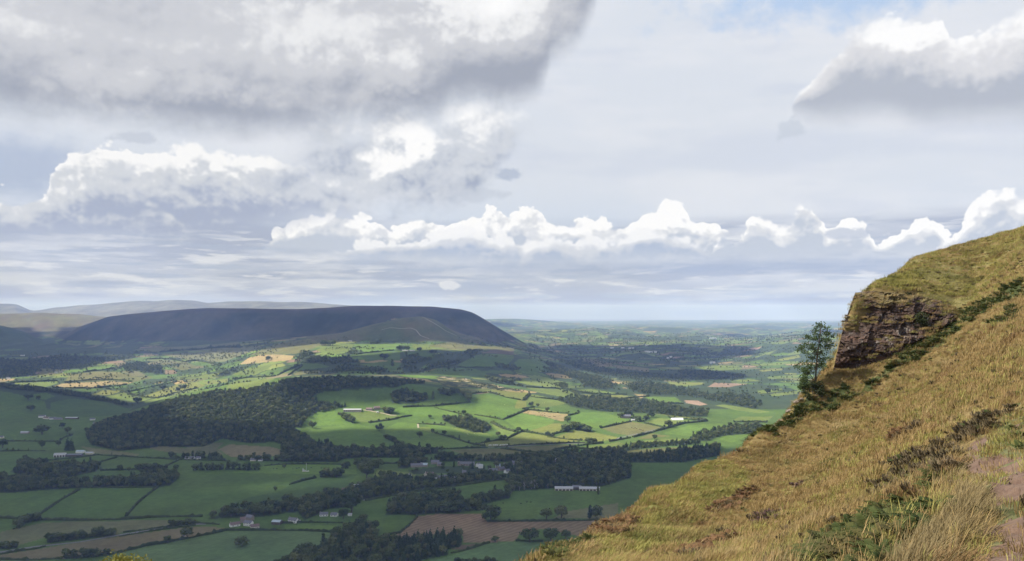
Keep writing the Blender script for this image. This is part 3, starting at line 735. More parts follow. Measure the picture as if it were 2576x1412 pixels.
def tube(pts, rads, seg=6):
    vs = []; fs = []
    for i, (p, rr) in enumerate(zip(pts, rads)):
        p = Vector(p); d = (Vector(pts[min(i + 1, len(pts) - 1)]) - Vector(pts[max(i - 1, 0)])).normalized()
        a = d.orthogonal().normalized(); b = d.cross(a)
        for k in range(seg):
            an = 6.28318 * k / seg; vs.append(p + a * (math.cos(an) * rr) + b * (math.sin(an) * rr))
    for i in range(len(pts) - 1):
        for k in range(seg):
            k2 = (k + 1) % seg; fs.append((i * seg + k, i * seg + k2, (i + 1) * seg + k2, (i + 1) * seg + k))
    fs.append(tuple(range((len(pts) - 1) * seg, len(pts) * seg)))
    return [tuple(v) for v in vs], fs
def join(parts):
    vs = []; fs = []
    for v, f in parts:
        o = len(vs); vs += [tuple(q) for q in v]; fs += [tuple(i + o for i in g) for g in f]
    return vs, fs
def trunk_geo(seed, style='round'):
    r = random.Random(seed); parts = []
    top = {'conifer': 12.5, 'tall': 11.0}.get(style, 8.0)
    parts.append(tube([(0, 0, -1.5), (.05, 0, 1.0), (r.uniform(-.2, .2), r.uniform(-.2, .2), 4.0), (r.uniform(-.4, .4), r.uniform(-.4, .4), top)], [.55, .40, .30, .07]))
    for k in range(4 if style != 'conifer' else 0):
        a = k * 1.7 + r.uniform(-.3, .3); q = 3.2 if style != 'tall' else 1.2
        parts.append(tube([(0, 0, 3.0 + .4 * k), (math.cos(a) * q * .5, math.sin(a) * q * .5, 5.2 + .4 * k), (math.cos(a) * q, math.sin(a) * q, 7.2 + .5 * k)], [.2, .13, .04], 5))
    return join(parts)
def bare_geo(seed):
    r = random.Random(seed); parts = [tube([(0, 0, -1), (.2, 0, 3), (.1, .3, 7), (.5, .1, 12)], [.4, .3, .2, .05])]
    for k in range(22):
        z = r.uniform(2.5, 10.5); a = r.uniform(0, 6.28); l = (13 - z) * r.uniform(.25, .55)
        p0 = (0.1, 0.1, z); p1 = (math.cos(a) * l * .5, math.sin(a) * l * .5, z + l * .5); p2 = (math.cos(a + .3) * l, math.sin(a + .3) * l, z + l * 1.2)
        parts.append(tube([p0, p1, p2], [.14, .10, .03], 4))
    return join(parts)
KIND = {}
def kind_mesh():
    for nm, style, lm, n in (('round', 'round', LEAF, 5), ('pale', 'round', LEAF_L, 2), ('oak', 'oak', LEAF, 2), ('tall', 'tall', LEAF, 2), ('conifer', 'conifer', LEAF_C, 2)):
        lst = []
        for k in range(n):
            cv, cf = crown_geo(100 + k * 7 + len(nm), style); tv, tf = trunk_geo(50 + k + len(nm), style)
            cm = bpy.data.meshes.new('crown'); cm.from_pydata([tuple(v) for v in cv], [], cf); cm.materials.append(lm)
            tm = bpy.data.meshes.new('trunk'); tm.from_pydata(tv, [], tf); tm.materials.append(BARK)
            av, af = join([(cv, cf), (tv, tf)])
            am = bpy.data.meshes.new('tree'); am.from_pydata(av, [], af); am.materials.append(lm); am.materials.append(BARK)
            am.polygons.foreach_set('material_index', np.array([0] * len(cf) + [1] * len(tf), np.int32))
            lst.append((cm, tm, am))
        KIND[nm] = lst
    bv, bf = bare_geo(3); bm_ = bpy.data.meshes.new('bare_branches'); bm_.from_pydata(bv, [], bf); bm_.materials.append(BARK_G)
    KIND['bare'] = [(None, bm_, bm_)]
kind_mesh()
N_TREES = 0
def tree(x, y, h, kind, label, group=None, name=None, wide=1.0, z=None):
    global N_TREES
    r = random.Random(int(x * 13 + y * 7)); lst = KIND[kind]; cm, tm, am = lst[r.randrange(len(lst))]
    z = float(ground(x, y)) if z is None else z
    s = h / 14.0 * (1.0 if kind == 'bare' else 1.1)
    nm = name or {'conifer': 'conifer_tree', 'bare': 'bare_tree', 'oak': 'oak_tree'}.get(kind, 'broadleaf_tree')
    e = empty(nm, (x, y, z - (0.0 if kind in ('bare',) else .13 * h)), r.uniform(0, 6.28), (s * wide, s * wide, s)); tag(e, label, 'tree', group)
    for pn, m in (('crown', cm), ('trunk', tm)):
        if m is None: continue
        o = bpy.data.objects.new(pn, m); COL.objects.link(o); o.parent = e
    N_TREES += 1
    return e
ORD = 'first second third fourth fifth sixth seventh eighth ninth tenth eleventh twelfth thirteenth fourteenth fifteenth sixteenth seventeenth eighteenth nineteenth twentieth'.split()

# --- lone trees: zone, foot x, foot y, height in that zone's pixels, kind, width, label
LONE = [
 ('2',1830,968,85,'oak',1.15,'lone dark oak standing in the middle of the pale blue-green field'),
 ('2',1415,905,88,'pale',1.1,'greyish spreading tree on the hedge beside the brown field strip'),
 ('2',1268,942,55,'round',1.1,'squat round tree on the hedge left of the greyish spreading tree'),
 ('2',318,222,55,'round',1.0,'round tree alone in the small green field left of the white barn'),
 ('2',443,208,42,'round',1.0,'round tree just left of the twin pointed conifers by the farm'),
 ('2',512,240,80,'conifer',1.0,'left of two tall pointed conifers behind the farm sheds'),
 ('2',540,240,74,'conifer',1.0,'right of two tall pointed conifers behind the farm sheds'),
 ('2',512,112,48,'round',1.1,'round tree at the bend of the lane hedge below the hill wood'),
 ('2',318,120,72,'round',1.6,'broad bushy tree in the fields left of the hill wood'),
 ('2',470,72,42,'round',1.1,'round tree in the hedge below the white hamlet'),
 ('2',20,222,66,'round',1.2,'big round tree at the left edge beside the small green fields'),
 ('2',2082,548,34,'round',1.0,'small dark tree alone in the large sloping green field'),
 ('2',2150,378,38,'round',1.0,'small tree left of the white mast'),
 ('2',2465,440,70,'pale',.9,'thin pale tree right of the white mast'),
 ('2',2545,445,75,'round',1.0,'dark round tree next to the thin pale tree near the mast'),
 ('2',975,398,30,'round',1.3,'small round bush tree at the edge of the strip field'),
 ('2',908,395,45,'round',1.1,'dark tree at the left end of the tree belt above the main field'),
 ('2',1330,388,40,'round',1.1,'rounded tree standing in the tree belt above the main field'),
 ('2',2295,150,45,'round',1.1,'round tree on the grass beside the hill wood edge'),
 ('2',2362,70,55,'oak',.9,'sunlit tree at the corner where the meadow meets the hill wood'),
 ('4',1095,155,52,'round',1.0,'round dark tree alone on the sunlit slope'),
 ('4',1200,115,34,'round',1.0,'first small round tree on the slanting hedge across the sunlit slope'),
 ('4',1295,135,40,'round',1.0,'second round tree on the slanting hedge across the sunlit slope'),
 ('4',1415,168,32,'tall',1.0,'third slender tree on the slanting hedge across the sunlit slope'),
 ('4',770,98,62,'oak',.9,'big tree at the upper end of the gappy hedge down the meadow'),
 ('4',880,188,45,'round',1.3,'bushy tree halfway down the gappy hedge in the meadow'),
 ('4',156,160,48,'round',1.1,'dark tree on the meadow at the right edge of the hill wood'),
 ('4',795,492,70,'round',1.1,'dark round tree beside the bright field west of the village'),
 ('4',668,478,110,'round',1.2,'tall dark tree above the two white-roofed barns'),
 ('4',640,440,85,'pale',1.1,'grey-green tree in front of the dark clump west of the village'),
 ('4',2118,815,92,'round',1.2,'left dark tree of the pair on the hedge by the pale field'),
 ('4',2240,805,105,'pale',1.1,'right taller tree of the pair on the hedge by the pale field'),
 ('4',2468,808,95,'tall',.8,'slim upright tree near the foreground slope at the khaki field'),
 ('4',2525,805,112,'oak',.8,'loose-crowned tree nearest the foreground slope at the khaki field'),
 ('4',1985,995,105,'round',1.5,'big round tree on the lower edge of the ploughed stubble field'),
 ('4',2155,985,96,'round',1.5,'second big tree on the lower edge of the ploughed stubble field'),
 ('4',2275,968,66,'round',1.3,'third smaller tree next to the brown bracken slope'),
 ('4',1705,995,45,'round',1.7,'trimmed bushy tree on the hedge below the stubble field'),
 ('4',1668,822,130,'oak',1.1,'big tree in the notch at the top corner of the stubble field'),
 ('4',545,760,175,'round',1.0,'very tall dark tree behind the white bungalows'),
 ('4',480,810,80,'round',1.2,'purplish round tree right of the white bungalows'),
 ('4',640,842,70,'round',1.2,'round tree at the hedge corner right of the bungalows'),
 ('4',2535,612,58,'tall',1.0,'slender tree at the right end of the pale barns'),
 ('B',1525,342,72,'round',1.2,'round tree at the hedge junction above the tan field'),
 ('B',1620,345,50,'round',1.1,'smaller round tree beside the hedge junction above the tan field'),
 ('B',1760,415,66,'round',1.1,'round tree on the hedge right above the tan field'),
 ('B',2050,565,85,'round',1.3,'bushy tree at the red earth end of the tan field'),
 ('B',60,510,52,'round',1.2,'dark round tree in the meadow left of the small wood'),
 ('B',550,460,68,'round',1.1,'round tree at the top of the small wood on the sunlit slope'),
 ('B',412,425,28,'round',1.3,'little round bush on the fence line of the bright field'),
 ('B',1045,770,70,'pale',1.2,'pale tree at the foot of the gorse hedge'),
 ('B',1120,832,80,'round',1.6,'wide dark tree at the foot of the gorse hedge'),
 ('B',905,852,55,'round',1.0,'round tree on the hedge above the caravans'),
 ('B',1340,705,68,'round',1.3,'dark tree where the gorse hedge meets the yellow-green field'),
 ('B',1765,780,78,'round',1.2,'round tree on the hedge below the yellow-green field'),
 ('B',1815,782,48,'round',1.0,'low round tree touching the one below the yellow-green field'),
 ('B',1998,805,42,'conifer',1.2,'small pointed tree in the bright field by the valley road'),
 ('B',2020,695,100,'round',1.3,'left end tree of the thick tree row beside the bright green field'),
 ('B',2140,862,36,'conifer',1.3,'tiny pointed tree on the valley road'),
 ('5',1385,1015,58,'round',1.2,'big round tree alone beside the valley road right of the farm'),
 ('5',1275,1115,40,'round',1.1,'round tree in the small field right of the road bend'),
 ('5',915,795,38,'tall',.8,'thin pointed tree standing above the river woods'),
 ('5',2185,745,45,'round',1.2,'dark square-topped tree in the far right fields'),
 ('3',605,640,40,'round',1.2,'dark tree among the upper fields'),
 ('3',910,690,55,'round',1.7,'broad dark tree in the middle of the upper green field'),
 ('3',985,748,55,'tall',1.2,'upright tree below the broad dark tree in the upper field'),
 ('3',1230,618,42,'round',1.3,'round tree right of the barn on the upper fields'),
 ('3',1355,1045,62,'tall',1.1,'upright tree alone in the shaded bowl field'),
 ('1',2028,583,36,'round',1.1,'round tree alone in the tan upper field'),
 ('1',1345,818,34,'round',1.2,'round tree in the pale hillside strips'),
 ('1',1395,800,38,'round',1.1,'second round tree beside it in the pale hillside strips'),
 ('1',1040,905,45,'round',1.6,'bushy tree at the lower tip of the pale hillside strips'),
 ('1',745,790,25,'round',1.3,'small bush tree on the straw field edge'),
 ('1',1230,805,45,'round',1.3,'dark round tree beside the narrow hillside strip'),
 ('1',215,880,48,'round',1.6,'wide tree in the shaded field at the left edge'),
 ('1',290,880,34,'round',1.0,'small round tree right of the wide tree in the shaded left field'),
 ('1',235,965,48,'round',1.3,'round tree above the white hamlet'),
]
# --- rows and clumps of single trees: zone, line, count, height px, kinds, what
ROWS = [
 ('2','350,935 480,925 620,905 760,890 870,880',11,66,('round','round','oak'),'the belt between grey field and lane'),
 ('2','480,1058 560,1050 660,1045 740,1040 820,1030',7,62,('round',),'the bottom edge clump by the pale field'),
 ('2','0,985 60,982 130,975',4,48,('round',),'the short belt at the lane on the left edge'),
 ('2','120,835 190,790 240,770 300,770',6,62,('round',),'the clump below the first field hedge'),
 ('2','1285,815 1340,812 1400,806 1440,800',5,48,('round','oak'),'the clump on the lane left of the farmhouse'),
 ('2','1040,385 1100,385 1160,385 1220,385',5,54,('round',),'the dark clump above the main field'),
 ('2','1460,392 1560,390 1650,385 1740,385 1850,388 1960,388',9,52,('round','tall'),'the tree belt left of the mast'),
 ('2','1290,295 1370,300 1460,300 1530,298 1600,305 1700,312',10,48,('round','tall','conifer'),'the roadside trees by the white cottages'),
 ('2','1800,315 1850,315 1930,315 2010,318 2100,320 2200,325 2300,325',12,50,('round','tall'),'the tree line behind the mast field'),
 ('4','1290,760 1350,755 1420,745',4,100,('round','oak'),'the trees at the upper edge of the stubble field'),
 ('4','1480,740 1530,720 1590,745',4,95,('tall','round'),'the upright trees left of the cattle field'),
 ('4','300,475 360,470 420,470 470,462',5,58,('round',),'the clump below the mast field'),
 ('4','590,395 640,390 700,400 770,400',6,78,('round','oak'),'the dark clump west of the village'),
 ('4','470,400 520,400',3,52,('round',),'the bush row west of the dark clump'),
 ('4','1380,1151 1460,1160 1560,1165 1700,1160',6,46,('round',),'the hedge trees at the bottom edge'),
 ('A','800,290 860,350 940,380 1000,410',5,110,('round',),'the diagonal row beside the long barn'),
 ('A','730,245 800,255',2,60,('pale',),'the sunlit pair below the long barn'),
 ('A','1560,210 1620,225 1680,235',3,120,('round','pale'),'the trees right of the stone farmhouse'),
 ('A','1590,680 1720,735 1850,790 1960,840 2060,860 2150,880',9,80,('round',),'the gappy hedge down the meadow'),
 ('B','1580,890 1650,893 1745,885 1820,878 1895,880 1960,872 2015,875',7,26,('round',),'the row of small trees along the valley road'),
 ('B','2120,670 2200,675 2290,690 2370,705',6,105,('round','round','oak'),'the thick tree row beside the bright green field'),
 ('B','2330,870 2400,870 2470,865',4,74,('round',),'the dark clump on the valley road'),
 ('B','200,150 260,160 330,180 420,140 480,140',6,95,('round','tall'),'the trees in the shaded bowl field'),
 ('B','540,160 600,200 620,280',4,90,('round','pale'),'the right rim of the shaded bowl field'),
 ('3','1030,605 1080,605 1140,605',4,46,('round',),'the dark clump above the upper barn'),
 ('3','1320,630 1380,630',3,34,('round',),'the bushes right of the upper barn'),
 ('3','340,560 400,562 460,560',4,44,('round',),'the dark grove below the spur'),
 ('3','780,548 830,545 860,545',3,40,('round','oak'),'the grove beside the hill farm'),
 ('3','1840,865 1880,885 1930,900 2000,912 2060,915',7,52,('round','pale'),'the trees right of the heath'),
 ('5','540,1055 580,1045',2,58,('round',),'the pair at the left of the thick tree row'),
 ('5','640,1035 690,1035 750,1045',3,56,('round',),'the tree row above the yellow-green fields'),
 ('5','990,940 1060,930 1140,970 1200,965 1260,930 1230,900',8,46,('round','tall'),'the trees round the slate-roofed house'),
]
# --- woods, one mass each: zone, outline, spacing m, height m, conifer share, name label
WOODS = [
 ('F','215,1095 250,1064 330,1046 420,1013 520,993 640,980 730,958 860,952 1000,958 1080,966 1000,974 900,980 800,988 780,1002 830,1014 880,1020 840,1030 800,1035 770,1050 760,1075 705,1080 770,1100 790,1122 740,1130 690,1112 630,1116 560,1104 510,1124 400,1124 300,1135 230,1120',9.5,13,.12,'long mixed wood covering the low hill in mid valley'),
 ('2','0,560 0,450 150,460 450,470 600,490 690,500 680,525 400,535 100,560',9,14,.05,'dark wood at the left edge above the two square fields'),
 ('2','80,400 180,310 310,345 480,365 700,340 770,370 720,400 480,455 150,425',10,14,.05,'wooded strip winding left of the tree belt'),
 ('2','690,520 750,480 870,480 1100,430 1220,400 1340,460 1280,510 1000,522',9,14,.05,'wedge of dark wood pointing at the main green field'),
 ('4','-100,1260 0,1151 330,1030 460,920 540,872 700,872 770,892 760,940 720,985 850,1000 1430,945 1440,1020 1330,1060 1330,1100 1080,1151 1000,1260',8.5,14,.45,'wood and conifer plantation at the bottom centre'),
 ('2','1560,760 1700,715 2050,665 2400,600 2576,570 2576,640 2300,770 2250,700 2000,740 1750,750',9.5,14,.1,'wooded bank behind the white farmhouse'),
 ('4','0,690 280,650 480,590 700,510 900,480 1000,490 1200,500 1500,470 1700,440 1800,490 1500,522 1000,600 640,655 600,690 480,720 250,735 60,760 0,740',9.5,13,.1,'wooded bank running down from the village'),
 ('4','1180,345 1300,300 1500,325 1900,315 2200,290 2600,260 2800,300 2800,480 2576,545 2200,545 2180,565 1830,590 1800,500 1850,440 1700,400 1850,395 1900,370 1850,350 1500,345',10,14,.15,'dark wood round and right of the village'),
 ('4','1000,420 1150,400 1250,385 1400,385 1550,395 1700,420 1680,440 1450,440 1200,440 1050,450',13,12,.05,'trees in the village gardens'),
 ('4','920,400 940,345 1000,330 1100,325 1180,345 1050,375 1000,400',9,13,.05,'grove at the left end of the village'),
 ('4','-20,120 60,95 200,200 370,215 420,255 860,245 1130,245 1280,275 1000,312 500,320 430,350 -20,345',9.5,14,.1,'belt of trees along the foot of the meadow'),
 ('4','820,775 860,690 1000,640 1200,600 1400,600 1450,700 1430,740 1250,765 1060,780',9,14,.1,'wood above the stubble field'),
 ('4','1480,725 1500,660 1640,630 1830,590 1830,640 1700,670 1620,700',9.5,14,.05,'wood left of the cattle field'),
 ('B','230,520 450,490 600,480 760,540 900,600 950,660 850,720 680,710 400,620',9.5,13,.05,'small rounded wood on the sunlit slope'),
 ('5','500,790 600,765 900,775 1100,795 1400,832 1500,862 1700,882 1700,930 1500,930 1250,900 900,890 780,880 600,850',13,12,.05,'river woods across the middle of the plain'),
 ('5','1020,680 1200,645 1500,700 1700,740 2000,760 2150,820 2100,870 1850,820 1600,775 1400,760 1100,730',14,12,.05,'woods beyond the river fields'),
 ('5','350,485 500,525 700,580 900,640 1000,690 900,710 740,700 640,640 500,560',13,12,.05,'wooded flank at the right foot of the ridge'),
 ('5','1550,1105 1650,1065 1900,1010 2100,995 2200,1020 2060,1065 1800,1085 1700,1130 1560,1115',11,12,.05,'woods beside the far edge of the grassy slope'),
 ('5','920,1200 1100,1165 1300,1150 1640,1125 1640,1145 1200,1185 930,1222',10,12,.3,'belt of trees above the long pale field'),
 ('5','900,1275 1180,1240 1640,1180 1800,1165 1800,1240 1500,1300 900,1300',9.5,13,.5,'dark conifer belt below the long pale field'),
 ('5','1450,560 1700,565 2000,600 2000,625 1600,628',14,12,.1,'dark wood on the plain below the far slope'),
 ('3','230,690 300,645 420,680 560,660 700,705 680,722 420,732 250,722',11,12,.05,'wood across the upper left fields'),
 ('3','430,800 500,745 700,745 920,775 930,803 700,792',11,12,.05,'tapering wood in the upper fields'),
 ('3','1070,665 1180,642 1370,682 1300,720 1250,760 1200,800 1070,810 1080,720',11,12,.05,'wood in the dip of the upper fields'),
 ('3','1390,690 1600,652 1780,602 1790,640 1600,720 1560,750 1400,760 1230,792',11,12,.05,'wooded gully climbing to the ridge foot'),
 ('3','970,1060 1000,1000 1100,965 1200,992 1290,1020 1300,1060 1200,1090 1000,1085',9.5,13,.05,'trees at the near rim of the shaded bowl field'),
 ('1','0,768 250,795 600,842 850,892 1000,925 900,912 600,860 250,815 0,790',9,13,.05,'dark tree line along the crest of the left fields'),
 ('1','0,560 150,580 350,560 500,540 700,560 1000,540 1040,560 800,592 600,650 300,640 250,690 0,720',15,12,.1,'dark woods at the foot of the ridge on the left'),
 ('1','930,622 1050,592 1250,652 1240,690 1100,670 940,652',13,12,.05,'wood among the far left fields'),
 ('1','1640,700 1700,640 1800,640 1850,650 1740,690 1720,700',12,11,.05,'wood at the foot of the tan upper field'),
 ('1','2240,560 2300,500 2400,560 2560,600 2576,640 2400,600 2300,600',12,12,.05,'wood right of the tan upper field'),
 ('F','1400,905 1480,915 1560,935 1700,945 1800,935 1850,950 1700,962 1560,955 1450,930',17,11,.05,'woods on the plain below the far ridge end'),
 ('F','1330,868 1400,892 1480,905 1560,905 1700,880 1900,868 2000,880 1900,905 1750,905 1600,918 1450,912',26,11,.05,'broad woods far out on the plain'),
]
for z_, t_, *_r in WOODS:
    if z_ != 'F' or '1400,905' not in t_ and '1330,868' not in t_: WOOD_FLOOR.append((z_, t_))

def stuff_points(name, pts, label, cat='woodland'):
    """one object scattering tree forms over its points: x, y, z, scale, spin, form"""
    pts = np.asarray(pts, float)
    me = bpy.data.meshes.new(name); me.vertices.add(len(pts)); me.vertices.foreach_set('co', pts[:, :3].astype(np.float32).ravel())
    for nm, k in (('size', 3), ('spin', 4)):
        a = me.attributes.new(nm, 'FLOAT', 'POINT'); a.data.foreach_set('value', pts[:, k].astype(np.float32))
    a = me.attributes.new('form', 'INT', 'POINT'); a.data.foreach_set('value', pts[:, 5].astype(np.int32))
    o = bpy.data.objects.new(name, me); COL.objects.link(o); tag(o, label, cat, None, 'stuff')
    md = o.modifiers.new('scatter', 'NODES'); md.node_group = SCATTER
    return o
def scatter_group(gname, meshes):
    c = bpy.data.collections.new(gname + '_forms')
    for i, m in enumerate(meshes):
        q = bpy.data.objects.new('%s_%02d' % (gname, i), m); c.objects.link(q)
    g = bpy.data.node_groups.new(gname, 'GeometryNodeTree')
    g.interface.new_socket('Geometry', in_out='INPUT', socket_type='NodeSocketGeometry')
    g.interface.new_socket('Geometry', in_out='OUTPUT', socket_type='NodeSocketGeometry')
    N = g.nodes.new; L = g.links.new
    gi = N('NodeGroupInput'); go = N('NodeGroupOutput')
    ci = N('GeometryNodeCollectionInfo'); ci.inputs['Collection'].default_value = c
    ci.inputs['Separate Children'].default_value = True; ci.inputs['Reset Children'].default_value = True
    ip = N('GeometryNodeInstanceOnPoints'); ip.inputs['Pick Instance'].default_value = True
    def attr(nm, t):
        a = N('GeometryNodeInputNamedAttribute'); a.data_type = t; a.inputs['Name'].default_value = nm; return a.outputs['Attribute']
    L(gi.outputs[0], ip.inputs['Points']); L(ci.outputs[0], ip.inputs['Instance'])
    L(attr('form', 'INT'), ip.inputs['Instance Index'])
    L(attr('size', 'FLOAT'), ip.inputs['Scale'])
    sp = N('ShaderNodeCombineXYZ'); L(attr('spin', 'FLOAT'), sp.inputs[2])
    if gname == 'plant_scatter':
        L(attr('lean_x', 'FLOAT'), sp.inputs[0]); L(attr('lean_y', 'FLOAT'), sp.inputs[1])
    er = N('FunctionNodeEulerToRotation'); L(sp.outputs[0], er.inputs[0]); L(er.outputs[0], ip.inputs['Rotation'])
    L(ip.outputs[0], go.inputs[0])
    return g
FORMS = []; FIDX = {}
for nm in ('round', 'pale', 'oak', 'tall', 'conifer', 'bare'):
    FIDX[nm] = []
    for cm_, tm_, am_ in KIND[nm]: FIDX[nm].append(len(FORMS)); FORMS.append(am_)
SCATTER = scatter_group('tree_scatter', FORMS)
def pick(r, con):
    q = r.random()
    if q < con: return r.choice(FIDX['conifer'])
    if q < con + .18: return r.choice(FIDX['pale'])
    if q < con + .28: return r.choice(FIDX['tall'])
    return r.choice(FIDX['round'])
def polyline(pts, step):
    out = []; 
    for (x0, y0), (x1, y1) in zip(pts[:-1], pts[1:]):
        n = max(1, int(math.hypot(x1 - x0, y1 - y0) / step))
        for i in range(n): out.append((x0 + (x1 - x0) * i / n, y0 + (y1 - y0) * i / n))
    out.append(pts[-1]); return out

BUSH = []
def build_trees():
    r = random.Random(5)
    for zone, px, py, hp, kind, wide, label in LONE:
        a, b = zp(zone, [(px, py)])[0]; x, y, z = survey(a, b)
        h = hp * ZOOM[zone][2] * PXF * y * 1.22
        tree(x, y, h, kind, label, wide=wide * 1.08, z=z)
    for zone, line, n, hp, kinds, what in ROWS:
        n = max(n, round(n * 1.2)) if n > 3 else n
        q = polyline(P(line), 4); L = len(q)
        for p in q:
            if r.random() < .8:
                a, b = zp(zone, [p])[0]; x, y, z = survey(a, b); BUSH.append((x + r.uniform(-4, 4), y + r.uniform(-5, 5), z - 1, r.uniform(.22, .5), r.uniform(0, 6.28), r.choice(FIDX['round'])))
        for i in range(n):
            t = (i + .5 + r.uniform(-.3, .3)) / n; p = q[min(L - 1, int(t * L))]
            a, b = zp(zone, [p])[0]; x, y, z = survey(a, b)
            h = hp * ZOOM[zone][2] * PXF * y * r.uniform(.85, 1.35); k = kinds[i % len(kinds)]
            adj = {'round': 'rounded', 'oak': 'spreading', 'tall': 'upright', 'pale': 'pale green', 'conifer': 'pointed'}[k]
            tree(x, y + r.uniform(-6, 6), h, k, '%s tree %s from left in %s' % (adj, ORD[i], what) if n > 2 else '%s tree, %s one of %s' % (adj, ('left', 'right')[i], what),
                 group='trees of ' + what[4:], wide=r.uniform(1.15, 1.6), z=float(ground(x, y)))
    stuff_points('hedgerow_bushes', BUSH, 'low bushes growing under the tree belts and clumps of the valley', 'bushes')
    # bare grey trees at the edge of the village wood
    for i, (px, py, hp) in enumerate(((1350,690,110),(1420,690,90),(1480,680,120),(1570,670,130),(1610,660,140),(1640,670,100),(1780,660,70))):
        a, b = zp('C', [(px, py)])[0]; x, y, z = survey(a, b)
        tree(x, y, hp * ZOOM['C'][2] * PXF * y, 'bare', 'leafless grey tree, %s from the left at the wood edge by the barns' % ORD[i], 'bare trees at the wood edge', z=z)
    for zone, txt, sp, hh, con, label in WOODS:
        poly = to_world(zone, txt); xs = [p[0] for p in poly]; ys = [p[1] for p in poly]; pts = []
        nx = int((max(xs) - min(xs)) / sp) + 1; ny = int((max(ys) - min(ys)) / sp) + 1
        gx, gy = np.meshgrid(np.arange(nx), np.arange(ny)); rr = np.random.default_rng(len(txt))
        x = min(xs) + (gx + rr.uniform(-.45, .45, gx.shape)) * sp; y = min(ys) + (gy + rr.uniform(-.45, .45, gx.shape)) * sp
        x = x.ravel(); y = y.ravel(); far_ = np.clip((y - 2400) / 900, 0, 1); ok = inside(poly, x + (4 + 22 * far_) * vnoise(x / 34, y / 34, 3), y + 45 * far_ * vnoise(x / 50 + 7, y / 50, 4)) & (y > 900) & (rr.random(len(x)) > .22 * far_)
        x = x[ok]; y = y[ok]; z = ground(x, y)
        if 'gardens' in label: keep = rr.random(len(x)) < .30; x, y, z = x[keep], y[keep], z[keep]
        if 'upper' in label or 'ridge foot' in label or 'tan' in label: keep = (rr.random(len(x)) < .75) & (fbm(x / 60, y / 90, 2, 14) > -.12); x, y, z = x[keep], y[keep], z[keep]
        if 'far out' in label: keep = fbm(x / 300, y / 500, 3, 12) > -.05; x, y, z = x[keep], y[keep], z[keep]
        cl = fbm(x / 90, y / 90, 2, 8)
        z = z - 1.2
        for i in range(len(x)):
            c_ = con if 'plantation' not in label else (.9 if x[i] / y[i] > -.14 and cl[i] > -.5 else .1)
            pts.append((x[i], y[i], z[i], hh / 14 * (r.uniform(.55, 1.25) if r.random() < .82 else r.uniform(1.25, 1.65)) * (1 + .15 * cl[i]), r.uniform(0, 6.28), pick(r, c_)))
        if pts: stuff_points('woodland', pts, label)
    # trees strung along the far field boundaries
    rr = np.random.default_rng(3); m = 95000
    y = np.exp(rr.uniform(math.log(2900), math.log(12500), m)); u = rr.uniform(-.66, .66, m); x = u * y
    keep = rr.random(m) < np.minimum(1, (y / 8200) ** 1.2); x, y = x[keep], y[keep]
    bid, edge = cells(x * 0.94 + y * 0.34, y * 0.94 - x * 0.34, 165.0, 5)
    z = ground(x, y); px = x / y / PXF + 1288
    open_ = (px < 700) & (y > 4300) & (y < 5600) | (px > 1330) & (y > 3300) | (px < 600) & (y > 3500) & (y < 4400)
    ok = (edge < .08) & open_ & (z < 170)
    pts = [(x[i], y[i], z[i], r.uniform(.55, .95) * (1 + .5 * (y[i] > 6500)), r.uniform(0, 6.28), pick(r, .04)) for i in np.nonzero(ok)[0]]
    for zone, txt, h, label in HEDGES:
        w_ = to_world(zone, txt)
        if w_[0][1] < 1950: continue
        for hx, hy in polyline(w_, 13.0):
            if r.random() < .42: hx += r.uniform(-3, 3); hy += r.uniform(-4, 4); pts.append((hx, hy, float(ground(hx, hy)), r.uniform(.22, .75) * (1.0 if hy < 3600 else 1.15), r.uniform(0, 6.28), pick(r, .02)))
    for zone, txt in (('3', '230,560 640,560 1060,600 1480,620 1780,640 2090,690 2430,760 2300,830 1900,800 1400,800 1000,830 500,830 60,800 120,640'), ('1', '300,700 500,600 1000,560 1500,520 2000,480 2100,640 1900,740 1500,820 1000,880 700,830 300,760'), ('3', '1700,700 2100,680 2576,820 2576,1000 2100,930 1800,820')):
        poly = to_world(zone, txt); xs = [p[0] for p in poly]; ys = [p[1] for p in poly]; m2 = 4200
        tx = rr.uniform(min(xs), max(xs), m2); ty = rr.uniform(min(ys), max(ys), m2)
        okk = inside(poly, tx, ty) & (fbm(tx / 120, ty / 170, 3, 66) > .10)
        for i in np.nonzero(okk)[0]: pts.append((tx[i], ty[i], float(ground(tx[i], ty[i])), r.uniform(.45, .95), r.uniform(0, 6.28), pick(r, .02)))
    stuff_points('hedgerow_trees', pts, 'hedgerow trees strung along the field edges of the far plain', 'trees')
    # scrub on the flank of the ridge end and the heath
    sc = to_world('3', '1560,880 1640,870 1830,905 2100,965 2180,985 1980,975 1760,945'); pts = []
    for k in range(420):
        i = r.random() * (len(sc)); a = sc[int(i) % len(sc)]; b = sc[(int(i) + 3) % len(sc)]; t = r.random()
        x0, y0 = a[0] + (b[0] - a[0]) * t + r.uniform(-15, 15), a[1] + (b[1] - a[1]) * t + r.uniform(-25, 25)
        pts.append((x0, y0, float(ground(x0, y0)), r.uniform(.18, .45), r.uniform(0, 6.28), r.choice(FIDX['round'])))
    stuff_points('gorse_scrub', pts, 'low dark scrub on the rough heath above the bright fields', 'scrub')
    pts = []
    sc = to_world('3', '1580,500 1700,470 1900,540 2200,570 2300,640 2050,580 1800,560')
    for k in range(260):
        a, b = r.sample(sc, 2); t = r.random(); x0 = a[0] + (b[0] - a[0]) * t; y0 = a[1] + (b[1] - a[1]) * t + r.uniform(-30, 30)
        pts.append((x0, y0, float(ground(x0, y0)), r.uniform(.4, .9), r.uniform(0, 6.28), r.choice(FIDX['round'])))
